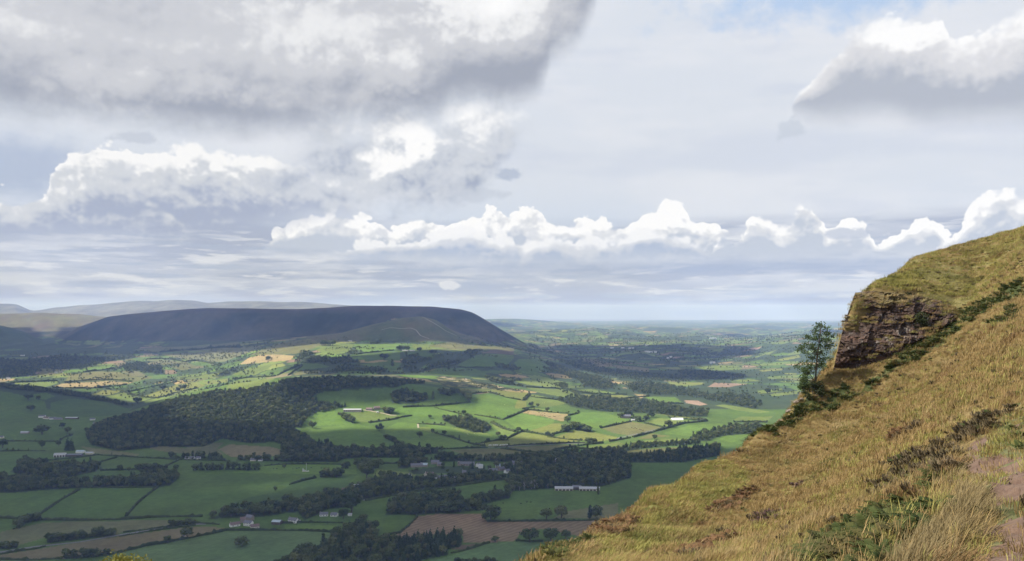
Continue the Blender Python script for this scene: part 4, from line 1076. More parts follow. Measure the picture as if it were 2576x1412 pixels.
    for k in range(300):
        px_, py_ = r.uniform(620, 1180), 0; py_ = np.interp(px_, [620, 860, 1000, 1180], [870, 858, 860, 872]) + r.gauss(0, 4)
        x0, y0, z0 = survey(px_, py_)
        pts.append((x0, y0, z0, r.uniform(.3, .75), r.uniform(0, 6.28), r.choice(FIDX['round'])))
    stuff_points('hillside_scrub', pts, 'scattered scrub trees along the foot of the ridge', 'scrub')

HEDGES = [ # zone, line, height m, label
 ('2','600,538 470,610 380,670 270,745',2.4,'dark straight hedge between the two square fields at lower left'),
 ('2','1200,515 1110,580 1040,640 985,700 950,745',2.4,'dark hedge curving down between the square field and the big main field'),
 ('2','0,753 150,758 340,768 600,770 900,765 1200,745 1530,742',2.6,'long dark hedge along the bottom of the square fields'),
 ('2','930,862 1100,842 1250,820 1490,792 1660,802',1.8,'upper lane hedge left of the farmhouse'),
 ('2','900,892 1100,858 1250,837 1480,808',1.6,'lower lane hedge left of the farmhouse'),
 ('2','850,1026 1000,990 1100,965 1250,940 1500,890 1600,872 1710,846',2.6,'hedge between the brown strip and the pale blue-green field'),
 ('2','1710,846 2000,845 2300,848 2560,862 2700,885',2.2,'thin hedge curving along the top of the pale blue-green field'),
 ('2','0,1027 150,1003 280,985 340,968',1.6,'hedge below the lane at the left edge'),
 ('2','0,1066 200,1072 460,1060',2.0,'hedge at the bottom left corner'),
 ('2','300,326 450,308 560,300 740,276',2.0,'hedge below the white barn'),
 ('2','740,276 1000,291 1330,311 1740,323',2.0,'long straight hedge above the strip fields'),
 ('2','720,340 800,318 882,294',2.2,'short slanting hedge between the left and middle strip fields'),
 ('2','1240,370 1290,345 1345,318',2.2,'short slanting hedge between the middle and right strip fields'),
 ('2','0,249 150,245 340,246',2.0,'level hedge left of the white barn'),
 ('2','50,173 200,171 440,175',2.0,'level hedge above the lone round tree at left'),
 ('2','455,166 480,145 550,123',2.2,'curving lane hedge below the hill wood'),
 ('2','2000,357 2150,345 2400,345 2600,347',2.0,'hedge along the top of the mast field'),
 ('2','690,524 900,524 1190,520',2.2,'hedge under the wedge of dark wood'),
 ('2','2190,500 2240,485 2300,468 2390,450',2.6,'ragged low hedge near the mast'),
 ('2','2090,792 2350,786 2600,790',1.8,'hedge below the white bungalows'),
 ('2','1270,372 1000,386 760,395',2.4,'hedge along the bottom of the strip fields'),
 ('4','660,664 820,632 1000,602 1200,572 1400,545 1600,515 1800,490',2.4,'hedge beside the road below the village bank'),
 ('4','1640,831 1900,829 2100,828 2400,824 2620,818',2.2,'hedge along the top of the stubble field'),
 ('4','1870,987 1980,990 2090,992',2.2,'hedge at the foot of the stubble field'),
 ('4','1350,1088 1450,1066 1520,1045 1660,1000',1.8,'slanting hedge below the plantation end'),
 ('4','800,940 930,925 1000,870 1075,792',2.0,'hedge up the left side of the stubble field'),
 ('4','800,366 860,365 915,362',2.2,'short hedge right of the dark clump'),
 ('4','700,313 900,312 1050,315',2.0,'hedge under the belt of trees at the meadow foot'),
 ('4','690,36 800,20 920,3',2.2,'hedge across the top of the big meadow'),
 ('4','1080,42 1180,48 1300,56',2.0,'hedge running into the small rounded wood'),
 ('B','640,157 760,142 880,136',2.4,'wall-like hedge at the top left of the bright field'),
 ('B','910,130 1030,165 1150,205 1260,228 1380,250',2.6,'hedge slanting down the upper side of the bright field'),
 ('B','1410,246 1450,200 1500,150',2.6,'left of two close hedges lining the steep track'),
 ('B','1432,250 1475,205 1515,165',2.4,'right of two close hedges lining the steep track'),
 ('B','1400,372 1490,358 1580,346',2.4,'short hedge at the corner above the tan field'),
 ('B','120,346 200,372 300,397 410,425 520,447',1.4,'low fence-like hedge across the sunlit slope'),
 ('B','700,457 800,473 900,491 1010,512 1120,531',2.2,'hedge along the bottom of the bright field'),
 ('B','1120,531 1210,495 1300,456 1400,415 1480,382',3.0,'bold dark hedge climbing to the tan field'),
 ('B','1490,386 1650,403 1800,420 1950,432 2060,441',2.2,'straight hedge along the top of the tan field'),
 ('B','2060,472 2130,455 2200,440 2220,415',2.6,'dark hedge right of the tan field'),
 ('B','0,594 140,602 280,611',2.2,'hedge running into the small rounded wood from the left'),
 ('B','130,722 260,755 400,792 560,850 700,892 860,912',2.4,'slanting hedge down to the caravans'),
 ('B','720,886 850,862 960,842 1080,826 1200,826',2.4,'hedge above the caravan field'),
 ('B','1185,802 1280,752 1390,700',2.8,'dark hedge rising to the gorse hedge'),
 ('B','950,572 1020,610 1100,652 1200,683 1290,706',3.6,'brownish gorse hedge down the slope'),
 ('B','1390,696 1500,715 1720,750 1850,772',3.4,'gorse hedge below the yellow-green field'),
 ('B','1830,747 1920,722 2000,702 2120,666',2.8,'hedge rising to the thick tree row'),
 ('B','1850,790 2000,808 2100,821 2260,832',2.2,'hedge between two bright fields by the valley road'),
 ('B','1000,930 1200,910 1500,891 1750,882 2000,872 2300,862',2.0,'hedge beside the valley road under the small trees'),
 ('B','1080,946 1250,968 1400,986 1550,998 1720,1007',2.6,'hedge between the tan field and the grey-green field'),
 ('B','1340,1056 1500,1035 1720,1010 1900,968 2150,920 2350,890 2567,872',3.2,'thick dark hedge along the railway line'),
 ('B','2150,942 2350,955 2567,967',2.2,'hedge below the railway'),
 ('B','0,966 250,955 500,946 750,940 900,936',2.4,'hedge at the foot of the sunlit slope'),
 ('B','2050,95 2170,150 2300,211',2.6,'hedge slanting between the far green fields'),
 ('B','2100,116 2300,142 2567,160',2.6,'level hedge across the far green fields'),
 ('B','1520,195 1700,222 1900,242 2040,292',2.4,'hedge along the top of the field below the heath'),
 ('B','1450,60 1650,66 1850,72 2050,92',2.6,'hedge under the bright far meadow'),
 ('3','1080,1121 1220,1114 1350,1110 1520,1095 1690,1075',3.0,'dark hedge at the foot of the shaded bowl field'),
 ('3','770,1262 900,1240 1050,1216 1160,1197',2.4,'hedge below the stone farmhouse'),
 ('3','1230,802 1320,780 1400,762 1560,737',3.0,'hedge at the left of the ridge-foot fields'),
 ('3','1570,756 1700,762 1890,767',2.8,'level hedge under the ridge-foot fields'),
 ('3','40,832 100,790 170,742',3.2,'hedge left of the upper fields'),
 ('3','120,792 220,790 330,786',2.6,'level hedge in the upper left fields'),
 ('3','660,642 730,630 800,622 900,612 1000,606',3.0,'hedge under the bright upper field'),
 ('1','490,746 640,732 800,726 900,731 1000,741',3.2,'hedge along the top of the straw field'),
 ('1','400,786 570,790 740,788 960,762',3.0,'hedge along the bottom of the straw field'),
 ('1','1210,517 1400,503 1550,492 1700,482 1830,482',7.0,'thick tree-lined hedge under the ridge'),
 ('1','1090,571 1270,567 1390,590',4.5,'left far hedge above the khaki fields'),
 ('1','1390,590 1500,581 1590,600 1670,621',4.5,'right far hedge above the khaki fields'),
 ('1','970,816 1110,788 1250,760 1340,742',3.0,'hedge along the narrow hillside strip'),
 ('1','920,812 1040,847 1200,866',3.0,'hedge across the pale hillside strips'),
 ('1','1200,862 1330,825 1500,790',3.0,'upper slanting hedge of the pale hillside strips'),
 ('1','1760,722 1900,708 2080,700',3.6,'hedge above the sunlit oval field'),
 ('1','2100,692 2190,650 2280,612',4.0,'hedge right of the tan upper field'),
 ('1','110,747 270,740 430,736',3.6,'hedge over the far left green field'),
 ('1','640,667 760,655 870,640',4.0,'far hedge below the bright left field'),
 ('5','540,700 630,738 720,776',3.0,'hedge falling across the fields beyond the heath'),
 ('5','590,716 690,728 800,746 1050,751',3.0,'long level hedge beyond the heath'),
 ('5','720,781 830,787 940,791 1130,772 1230,766',3.0,'hedge above the river woods'),
 ('5','1180,786 1230,805 1280,820 1400,824 1510,826',3.2,'hedge round the oval field by the river woods'),
 ('5','840,1022 960,996 1080,970',3.0,'hedge left of the slate-roofed house'),
 ('5','1100,1096 1220,1065 1350,1030 1500,986 1700,966',3.6,'dark hedge following the valley road to the right'),
 ('5','1190,981 1280,1002 1380,1021',2.6,'hedge from the slate-roofed house to the road'),
 ('5','910,1132 1000,1115 1080,1100',3.0,'hedge beside the road bend'),
 ('5','1390,937 1540,950 1690,966',2.4,'hedge below the polytunnel'),
 ('5','1270,898 1480,925 1690,952',2.2,'hedge above the polytunnel'),
 ('5','1910,972 2050,974 2180,976',3.0,'hedge beneath the far right green field'),
 ('5','1080,1145 1300,1147 1500,1132 1600,1107',2.4,'hedge round the flat fields by the foreground slope'),
]
def hedge_mesh(pts, h, seed):
    q = polyline(pts, 4.0); vs = []; fs = []; r = random.Random(seed)
    n = len(q); w = max(1.1, h * .55)
    X_ = np.array([p[0] for p in q]); Y_ = np.array([p[1] for p in q]); Z_ = ground(X_, Y_)
    for i in range(n):
        a = q[max(i - 1, 0)]; b = q[min(i + 1, n - 1)]; d = math.hypot(b[0] - a[0], b[1] - a[1]) or 1
        nx, ny = -(b[1] - a[1]) / d, (b[0] - a[0]) / d
        hh = h * (r.uniform(.65, 1.2) + .8 * (r.random() < .06) + .3 * math.sin(i * .21 + seed)); ww = w * r.uniform(.8, 1.25); ox = r.uniform(-.5, .5)
        for s, t in ((-1.1, -.3), (-1.15, .45), (-.6, .95), (.15, 1.08), (.75, .9), (1.15, .4), (1.1, -.3)):
            vs.append((X_[i] + nx * (s * ww + ox), Y_[i] + ny * (s * ww + ox), Z_[i] + t * hh * r.uniform(.92, 1.08)))
    for i in range(n - 1):
        for k in range(6):
            fs.append((i * 7 + k, i * 7 + k + 1, (i + 1) * 7 + k + 1, (i + 1) * 7 + k))
    fs.append(tuple(range(7))); fs.append(tuple(range(n * 7 - 1, n * 7 - 8, -1)))
    # leafy tufts standing out of the clipped faces
    for i in range(n - 1):
        for k in range(5):
            t = r.random(); x = X_[i] * (1 - t) + X_[i + 1] * t + r.uniform(-1, 1) * w; y = Y_[i] * (1 - t) + Y_[i + 1] * t + r.uniform(-1, 1) * w
            z = Z_[i] + h * r.uniform(.4, 1.12); s = r.uniform(.35, .8); o = len(vs); an = r.uniform(0, 3.14); c_, s_ = math.cos(an) * s, math.sin(an) * s
            vs += [(x - c_, y - s_, z - s * .3), (x, y, z - s * .7), (x + c_, y + s_, z + s * .1), (x, y, z + s * .7)]; fs.append((o, o + 1, o + 2, o + 3))
    return vs, fs
def build_hedges():
    for i, (zone, txt, h, label) in enumerate(HEDGES):
        pts = to_world(zone, txt)
        d = pts[0][1]; hh = h * (1.35 if d < 2200 else 1.5 if d < 3500 else 1.6)
        v, f = hedge_mesh(pts, hh, i)
        tag(mesh_obj('hedge', v, f, LEAF_H), label, 'hedge', 'field hedges in the valley')
# ---------------------------------------------------------------- buildings, mast, roads, cattle
WHITE = plain_mat('white_render', (.72, .70, .66), .8, .06, .8)
CREAM = plain_mat('cream_render', (.58, .53, .44), .8, .08, .8)
STONE = plain_mat('grey_brown_stone', (.26, .22, .19), .9, .2, 1.2)
BRICK = plain_mat('red_brick', (.30, .14, .10), .9, .15, 1.2)
SLATE = plain_mat('slate_roof', (.15, .15, .17), .6, .15, .9)
BROWNR = plain_mat('brown_tile_roof', (.17, .12, .11), .8, .15, .9)
TIN = plain_mat('pale_sheet_roof', (.38, .38, .39), .5, .1, .5)
TINB = plain_mat('blue_grey_sheet_roof', (.36, .42, .46), .5, .1, .5)
TIMB = plain_mat('dark_timber', (.10, .08, .065), .9, .2, 1.0)
PANE = plain_mat('dark_window_glass', (.03, .035, .04), .15, .1, 1.0)
GLASSY = plain_mat('polythene_sheet', (.78, .80, .82), .3, .05, .5)
METAL = plain_mat('white_painted_steel', (.45, .46, .46), .5, .05, 1.0)
def quadbox(x0, x1, y0, y1, z0, z1):
    v = [(x0,y0,z0),(x1,y0,z0),(x1,y1,z0),(x0,y1,z0),(x0,y0,z1),(x1,y0,z1),(x1,y1,z1),(x0,y1,z1)]
    return v, [(0,3,2,1),(4,5,6,7),(0,1,5,4),(1,2,6,5),(2,3,7,6),(3,0,4,7)]
def house(zone, px, py, wpx, depth, wall_h, pitch, wall, roof, label, name='house', cat='house', rot=0.0, chim=0, win=0, group=None, open_front=False, storey=1):
    a, b = zp(zone, [(px, py)])[0]; x, y, z = survey(a, b)
    w = wpx * ZOOM[zone][2] * PXF * y
    e = empty(name, (x, y, z), R(rot)); tag(e, label, cat, group)
    hw, hd = w / 2, depth / 2; H = wall_h; RH = H + hd * pitch
    v = [(-hw,-hd,-2),(hw,-hd,-2),(hw,hd,-2),(-hw,hd,-2),(-hw,-hd,H),(hw,-hd,H),(hw,hd,H),(-hw,hd,H),(-hw,0,RH),(hw,0,RH)]
    f = [(0,1,5,4),(2,3,7,6),(1,2,6,9,5),(3,0,4,8,7)]
    mesh_obj('wall', v, f, wall, e)
    o = .45; t = .22                                      # roof slabs with eaves
    dz = o * pitch
    def slab(sgn):
        y0 = sgn * (hd + o); zz = H - dz
        p = [(-hw - o, y0, zz), (hw + o, y0, zz), (hw + o, 0, RH), (-hw - o, 0, RH)]
        q = [(a_, b_, c_ + t) for a_, b_, c_ in p]
        return p + q, [(0,1,2,3),(7,6,5,4),(0,4,5,1),(1,5,6,2),(2,6,7,3),(3,7,4,0)]
    rv, rf = join([slab(-1), slab(1)])
    rf_o = mesh_obj('roof', rv, rf, roof, e)
    for k in range(chim):
        cx = (-1 if k == 0 else 1) * (hw - .7)
        cv, cf = quadbox(cx - .5, cx + .5, -.4, .4, RH - .6, RH + 1.5)
        pv, pf = quadbox(cx - .2, cx + .2, -.2, .2, RH + 1.5, RH + 2.0)
        mesh_obj('chimney', *join([(cv, cf), (pv, pf)]), wall if wall is not WHITE else STONE, rf_o)
    for s in range(storey):
        for k in range(win):
            cx = -hw + w * (k + .5) / win; z0 = .9 + 2.6 * s
            fv, ff = quadbox(cx - .75, cx + .75, -hd - .10, -hd + .05, z0 - .1, z0 + 1.4)
            wo = mesh_obj('window', fv, ff, WHITE if wall is not WHITE else TIMB, e)
            gv, gf = quadbox(cx - .62, cx + .62, -hd - .13, -hd - .09, z0, z0 + 1.3)
            mesh_obj('pane', gv, gf, PANE, wo)
    if open_front:
        nb = max(2, int(w / 6))
        for k in range(nb):
            cx = -hw + w * (k + .5) / nb
            dv, df = quadbox(cx - w / nb * .38, cx + w / nb * .38, -hd - .08, -hd + .1, -.5, H * .72)
            mesh_obj('bay_opening', dv, df, TIMB, e)
    return e
def build_buildings():
    g = 'houses and farm buildings scattered in the valley'
    H = lambda *a, **k: house(*a, group=g, **k)
    # white farm at lower centre-left
    H('D', 615, 500, 150, 8, 5.4, .8, WHITE, SLATE, 'white two-storey farmhouse with dark roof in the middle of the lower farm', rot=-18, chim=2, win=4, storey=2)
    H('D', 378, 508, 165, 8, 3.4, .8, WHITE, BROWNR, 'low white gabled house at the left of the lower farm', rot=35, chim=1, win=2)
    H('D', 520, 440, 90, 8, 5.0, .9, STONE, BROWNR, 'brown stone barn behind the white farmhouse', 'barn', 'barn', rot=20)
    H('D', 640, 405, 130, 8, 5.6, .9, STONE, SLATE, 'grey slate-roofed barn behind the white farmhouse', 'barn', 'barn', rot=-25)
    H('D', 725, 545, 140, 8, 3.6, .8, CREAM, BROWNR, 'cream cottage with brown roof at the right of the lower farm', rot=25, win=2)
    H('D', 1110, 470, 150, 12, 4.5, .35, TIMB, TINB, 'open-fronted shed with blue-grey roof beside the lower farm', 'shed', 'shed', rot=-10, open_front=True)
    H('D', 1390, 445, 165, 8, 4.6, .85, WHITE, SLATE, 'white cottage with grey roof and chimney standing alone on its lawn', rot=-22, chim=2, win=3, storey=2)
    H('D', 1470, 440, 70, 6, 2.8, .7, WHITE, SLATE, 'low white extension right of the lone cottage', rot=-22, win=1)
    H('D', 1920, 330, 140, 9, 3.2, .7, WHITE, SLATE, 'left white bungalow under the tall dark tree', rot=8, chim=1, win=3)
    H('D', 2100, 335, 110, 9, 3.0, .7, WHITE, SLATE, 'right white bungalow under the tall dark tree', rot=-12, win=2)
    H('D', 2370, 328, 60, 6, 2.8, .5, WHITE, TIN, 'small white outbuilding right of the bungalows', 'shed', 'shed')
    # farm with the long sheds, left
    H('2', 455, 288, 78, 14, 6.5, .4, WHITE, TIN, 'large white-fronted barn at the left farm', 'barn', 'barn', rot=12, open_front=True)
    H('2', 545, 285, 150, 14, 4.2, .3, TIMB, SLATE, 'long dark cattle shed at the left farm', 'barn', 'barn', rot=6)
    H('2', 610, 258, 60, 10, 4.0, .5, WHITE, TINB, 'pale green-roofed shed behind the left farm', 'shed', 'shed')
    H('2', 680, 268, 55, 10, 3.6, .4, CREAM, TIN, 'small pale-roofed shed at the right end of the left farm', 'shed', 'shed')
    # roadside cottages
    for i, (px, w) in enumerate(((1415, 26), (1455, 34), (1500, 30))):
        H('2', px, 305, w, 7, 3.2, .8, WHITE, SLATE, 'white roadside cottage, %s of three among the trees' % ('left', 'middle', 'right')[i], chim=1, win=2)
    for i, (px, w) in enumerate(((1915, 40), (1970, 32))):
        H('2', px, 320, w, 7, 3.2, .8, (CREAM, WHITE)[i], SLATE, '%s roadside house left of the mast, %s of two' % (('cream', 'white')[i], ('left', 'right')[i]), chim=1)
    H('2', 725, 48, 40, 8, 5.0, .8, WHITE, SLATE, 'tall white house under the left end of the hill wood', rot=-20, chim=1, win=2, storey=2)
    H('2', 700, 12, 34, 8, 4.0, .8, WHITE, SLATE, 'white house just above the tall one by the hill wood', rot=15)
    H('2', 190, 112, 60, 9, 3.4, .6, STONE, TIN, 'grey low building hidden among trees at far left', 'barn', 'barn')
    H('2', 12, 148, 28, 8, 3.5, .8, CREAM, SLATE, 'pale house cut by the left edge of the view')
    # hamlet at left
    for i, (px, py, w, m) in enumerate(((318, 1012, 46, WHITE), (352, 1022, 50, CREAM), (398, 1025, 44, WHITE), (440, 1028, 60, STONE))):
        H('1', px, py, w, 9, (5, 4, 4, 3.5)[i], .8, m, (SLATE, BROWNR, SLATE, SLATE)[i], 'house in the left hamlet, %s from the left' % ORD[i], rot=(10, -20, 30, 0)[i], chim=1)
    H('1', 545, 1022, 90, 12, 4, .4, TIMB, TIN, 'long pale-roofed barn right of the left hamlet', 'barn', 'barn')
    H('1', 1118, 535, 60, 9, 4.5, .7, CREAM, BROWNR, 'buff farmhouse under the dark ridge')
    H('1', 445, 675, 60, 9, 4, .6, CREAM, SLATE, 'pale farm among the far left fields')
    H('1', 62, 722, 26, 8, 5, .8, WHITE, SLATE, 'bright white house at the far left edge')
    H('1', 170, 545, 28, 8, 5, .8, WHITE, SLATE, 'white house in the dark woods under the left spur')
    # sunlit farm at the top of the meadow
    H('A', 985, 186, 315, 16, 5.0, .35, CREAM, TIN, 'long pale barn at the top of the sunlit meadow', 'barn', 'barn', rot=2, open_front=True)
    H('A', 1290, 165, 110, 10, 4.0, .7, STONE, BROWNR, 'brown-roofed shed between the long barn and the stone farmhouse', 'barn', 'barn', rot=-8)
    H('A', 1425, 150, 110, 9, 5.4, .85, STONE, BROWNR, 'stone farmhouse with brown roof right of the long barn', rot=15, chim=2, win=3, storey=2)
    H('A', 1440, 212, 34, 5, 2.6, .6, WHITE, TIN, 'tiny white shed below the stone farmhouse', 'shed', 'shed')
    H('A', 110, 178, 80, 8, 3.0, .6, STONE, TIN, 'grey-roofed hut at the wood edge above the meadow', 'shed', 'shed')
    H('3', 600, 522, 36, 8, 4.5, .8, WHITE, SLATE, 'small white hill farm below the spur', chim=1)
    H('3', 1130, 612, 110, 12, 3.6, .4, STONE, TIN, 'low stone barn beneath the dark clump on the upper fields', 'barn', 'barn')
    # village
    vil = [(235, 505, 50, 'cream gabled house beside the brick one at the lower left of the village', CREAM, BROWNR, 60), (300, 505, 62, 'red brick gabled house with pale gable trim at the lower left of the village', BRICK, BROWNR, 60),
           (352, 535, 38, 'white outhouse in front of the grey-roofed village houses', WHITE, SLATE, 0), (425, 548, 80, 'left grey-roofed house in the front row of the village', STONE, SLATE, 10),
           (495, 542, 62, 'second grey-roofed house in the front row of the village', STONE, SLATE, -15), (590, 545, 90, 'steep grey-roofed house in the front row of the village', STONE, SLATE, 30),
           (615, 570, 60, 'low slate house nearest the wooded bank in the village', CREAM, SLATE, 5), (680, 515, 44, 'white-gabled house at the right of the village front row', WHITE, SLATE, 70),
           (715, 480, 50, 'stone house behind the white gable in the village', STONE, SLATE, 0), (16, 520, 36, 'white gable at the far left of the village', WHITE, SLATE, 80),
           (110, 390, 150, 'long grey roofed building at the upper left of the village', STONE, SLATE, 8), (205, 385, 90, 'grey house next to the long building in the village', STONE, TINB, -10),
           (345, 350, 100, 'purplish-roofed house at the top left of the village', STONE, SLATE, 0), (400, 375, 60, 'small slate house by the tall conifer in the village', STONE, SLATE, 20),
           (895, 385, 46, 'tall white house right of the church', WHITE, SLATE, 50), (925, 402, 56, 'lower white house right of the church', WHITE, TIN, 0),
           (1145, 395, 62, 'house with pale blue roof in the right of the village', CREAM, TINB, 5), (1232, 385, 40, 'white house with steep gable at the right of the village', WHITE, SLATE, 60),
           (1190, 435, 80, 'tall steep-roofed stone house in the right of the village', STONE, SLATE, 40), (1085, 455, 110, 'long low slate house in the right of the village', STONE, SLATE, 0),
           (1262, 465, 70, 'small house with white gable at the right end of the village', WHITE, SLATE, 45), (1390, 358, 130, 'big hip-roofed grey house at the edge of the dark wood', STONE, SLATE, 5),
           (1955, 318, 100, 'pale-roofed house in a clearing of the dark wood', CREAM, TIN, 0), (1870, 320, 50, 'small grey house left of the pale roof in the wood clearing', STONE, TIN, 0)]
    for px, py, w, lab, wl, rf, rot in vil:
        house('C', px, py, w, 8.5, 4.6, .85, wl, rf, lab, rot=rot, chim=1, group='houses of the village')
    # barns by the cattle field
    H('C', 1985, 682, 230, 16, 4.4, .3, CREAM, TIN, 'left long pale-roofed barn by the cattle field', 'barn', 'barn', open_front=True, rot=-2)
    H('C', 2150, 672, 110, 14, 5.0, .4, TIMB, SLATE, 'grey-roofed barn between the two pale barns by the cattle field', 'barn', 'barn', rot=-3)
    H('C', 2310, 684, 260, 16, 4.2, .3, CREAM, TIN, 'right long pale-roofed barn by the cattle field', 'barn', 'barn', open_front=True, rot=-4)
    H('4', 590, 556, 70, 12, 4.5, .35, WHITE, TIN, 'left of the two white-roofed barns below the village bank', 'barn', 'barn', rot=14, open_front=True)
    H('4', 648, 548, 74, 12, 4.5, .35, WHITE, TIN, 'right of the two white-roofed barns below the village bank', 'barn', 'barn', rot=14)
    H('4', 492, 582, 44, 9, 3.4, .5, STONE, BROWNR, 'small brown shed left of the white-roofed barns', 'shed', 'shed')
    H('4', 548, 588, 44, 9, 3.4, .5, CREAM, BROWNR, 'small buff shed in front of the white-roofed barns', 'shed', 'shed')
    # far farms
    H('5', 1040, 940, 80, 11, 6.5, .9, STONE, SLATE, 'large slate-roofed house among trees on the plain', chim=2, win=4, storey=2)
    H('5', 1100, 962, 30, 7, 3.0, .6, WHITE, TIN, 'little white building in front of the slate-roofed house', 'shed', 'shed')
    for i, (px, py, w) in enumerate(((930, 378, 30), (1018, 378, 26), (1075, 382, 24), (1095, 380, 24), (1210, 410, 30), (1242, 412, 28), (1280, 412, 20), (1210, 358, 34), (1740, 500, 40), (1380, 462, 22), (1405, 452, 18), (1745, 300, 56))):
        H('5', px, py, w, 14, 9, .5, WHITE, TIN, 'white speck of a farm far out on the plain, %s in survey from near the ridge end' % ORD[i] if False else
          ('far white farm on the plain, %s from the left of twelve' % ORD[[0, 1, 2, 3, 4, 6, 7, 5, 10, 8, 9, 11][i]]))
    # church
    a, b = zp('C', [(650, 372)])[0]; x, y, z = survey(a, b); s = ZOOM['C'][2] * PXF * y
    e = empty('church', (x, y, z), R(-8)); tag(e, 'grey stone church with square battlemented tower in the village', 'church')
    tw = 2.7
    tv = [quadbox(-tw, tw, -tw, tw, -2, 50 * s)]
    mesh_obj('tower', *join(tv), STONE, e)
    bt = [quadbox(-tw - .1 + k * 1.3, -tw + .6 + k * 1.3, yy - .25, yy + .25, 50 * s, 50 * s + .9) for k in range(5) for yy in (-tw + .2, tw - .2)]
    mesh_obj('battlement', *join(bt), STONE, e)
    for zz in (.55, .8): mesh_obj('belfry_opening', *quadbox(-.6, .6, -tw - .06, -tw + .1, 50 * s * zz - .8, 50 * s * zz + .8), PANE, e)
    L = 200 * s; nv = [(tw, -4.2, -2), (L, -4.2, -2), (L, 4.2, -2), (tw, 4.2, -2), (tw, -4.2, 5), (L, -4.2, 5), (L, 4.2, 5), (tw, 4.2, 5), (tw, 0, 9.4), (L, 0, 9.4)]
    mesh_obj('nave', nv, [(0,1,5,4),(2,3,7,6),(1,2,6,9,5),(3,0,4,8,7)], STONE, e)
    rv = [(tw + .02, -4.7, 4.75), (L + .3, -4.7, 4.75), (L + .3, 0, 9.65), (tw + .02, 0, 9.65), (tw + .02, 4.7, 4.75), (L + .3, 4.7, 4.75)]
    mesh_obj('roof', rv, [(0,1,2,3),(3,2,5,4)], SLATE, e)
    for k in range(5): mesh_obj('window', *quadbox(tw + L * (.1 + .17 * k), tw + L * (.1 + .17 * k) + 1.0, -4.28, -4.1, 1.2, 3.9), PANE, e)
    # mast in the field
    a, b = zp('A', [(150, 1275)])[0]; x, y, z = survey(a, b); s = ZOOM['A'][2] * PXF * y
    e = empty('mast', (x, y, z)); tag(e, 'slim white mast with cabinets at its foot in the bright field', 'mast')
    hh = 150 * s
    mesh_obj('pole', *tube([(0, 0, -1), (0, 0, hh * .5), (0, 0, hh)], [.34, .28, .2], 8), METAL, e)
    mesh_obj('antenna', *join([quadbox(-.7, -.35, -.2, .2, hh * .82, hh * .98), quadbox(.35, .7, -.2, .2, hh * .82, hh * .98), quadbox(-.7, .7, -.08, .08, hh * .88, hh * .90)]), METAL, e)
    mesh_obj('base_slab', *quadbox(-75 * s, 50 * s, -3, 3, -.6, .25), CREAM, e)
    for k, (xx, ww, h2) in enumerate(((-60 * s, 1.0, 50 * s), (-38 * s, 1.4, 28 * s), (-18 * s, 1.0, 22 * s), (34 * s, 1.0, 15 * s))):
        mesh_obj('cabinet', *quadbox(xx - ww, xx + ww, -1.2, 1.2, .25, h2), METAL, e)
    # tunnel of polythene
    a, b = zp('5', [(1455, 955)])[0]; x, y, z = survey(a, b); s = ZOOM['5'][2] * PXF * y
    e = empty('polytunnel', (x, y, z), R(4)); tag(e, 'long white polytunnel lying in the green strips of the plain', 'polytunnel')
    L = 46 * s; vs = []; fs = []
    for i in range(13):
        for k in range(9):
            an = math.pi * k / 8; vs.append((-L + 2 * L * i / 12, -9 * math.cos(an), -1 + 7.5 * math.sin(an)))
    for i in range(12):
        for k in range(8): fs.append((i * 9 + k, i * 9 + k + 1, (i + 1) * 9 + k + 1, (i + 1) * 9 + k))
    fs += [tuple(range(9)), tuple(range(12 * 9, 13 * 9))]
    mesh_obj('cover', vs, fs, GLASSY, e)
    mesh_obj('door_frame', *quadbox(-L - .2, -L + .1, -2, 2, -1, 3.2), TIMB, e)
    # caravans
    for i, (px, py) in enumerate(((1045, 122), (1095, 120), (1130, 118), (1178, 120), (1215, 117), (1255, 115))):
        a, b = zp('C', [(px, py)])[0]; x, y, z = survey(a, b)
        e = empty('caravan', (x, y, z), R((20, -15, 5, 60, 0, -30)[i]))
        tag(e, 'white caravan parked by the road junction, %s from the left' % ORD[i], 'caravan', 'caravans by the road junction')
        bm = bmesh.new(); bmesh.ops.create_cube(bm, size=1)
        for v in bm.verts: v.co = Vector((v.co.x * 7.5, v.co.y * 2.6, v.co.z * 2.5 + 1.9))
        bmesh.ops.bevel(bm, geom=bm.edges[:], offset=.45, segments=2, affect='EDGES')
        me = bpy.data.meshes.new('body'); bm.to_mesh(me); bm.free(); me.materials.append(WHITE)
        o = bpy.data.objects.new('body', me); COL.objects.link(o); o.parent = e
        mesh_obj('window', *join([quadbox(-2.6, -.6, -1.36, -1.28, 1.9, 2.7), quadbox(.6, 2.6, -1.36, -1.28, 1.9, 2.7)]), PANE, e)
        for q in (-1, 1): mesh_obj('wheel', *tube([(.2, q * 1.0, .4), (.2, q * 1.35, .4)], [.4, .4], 10), TIMB, e)

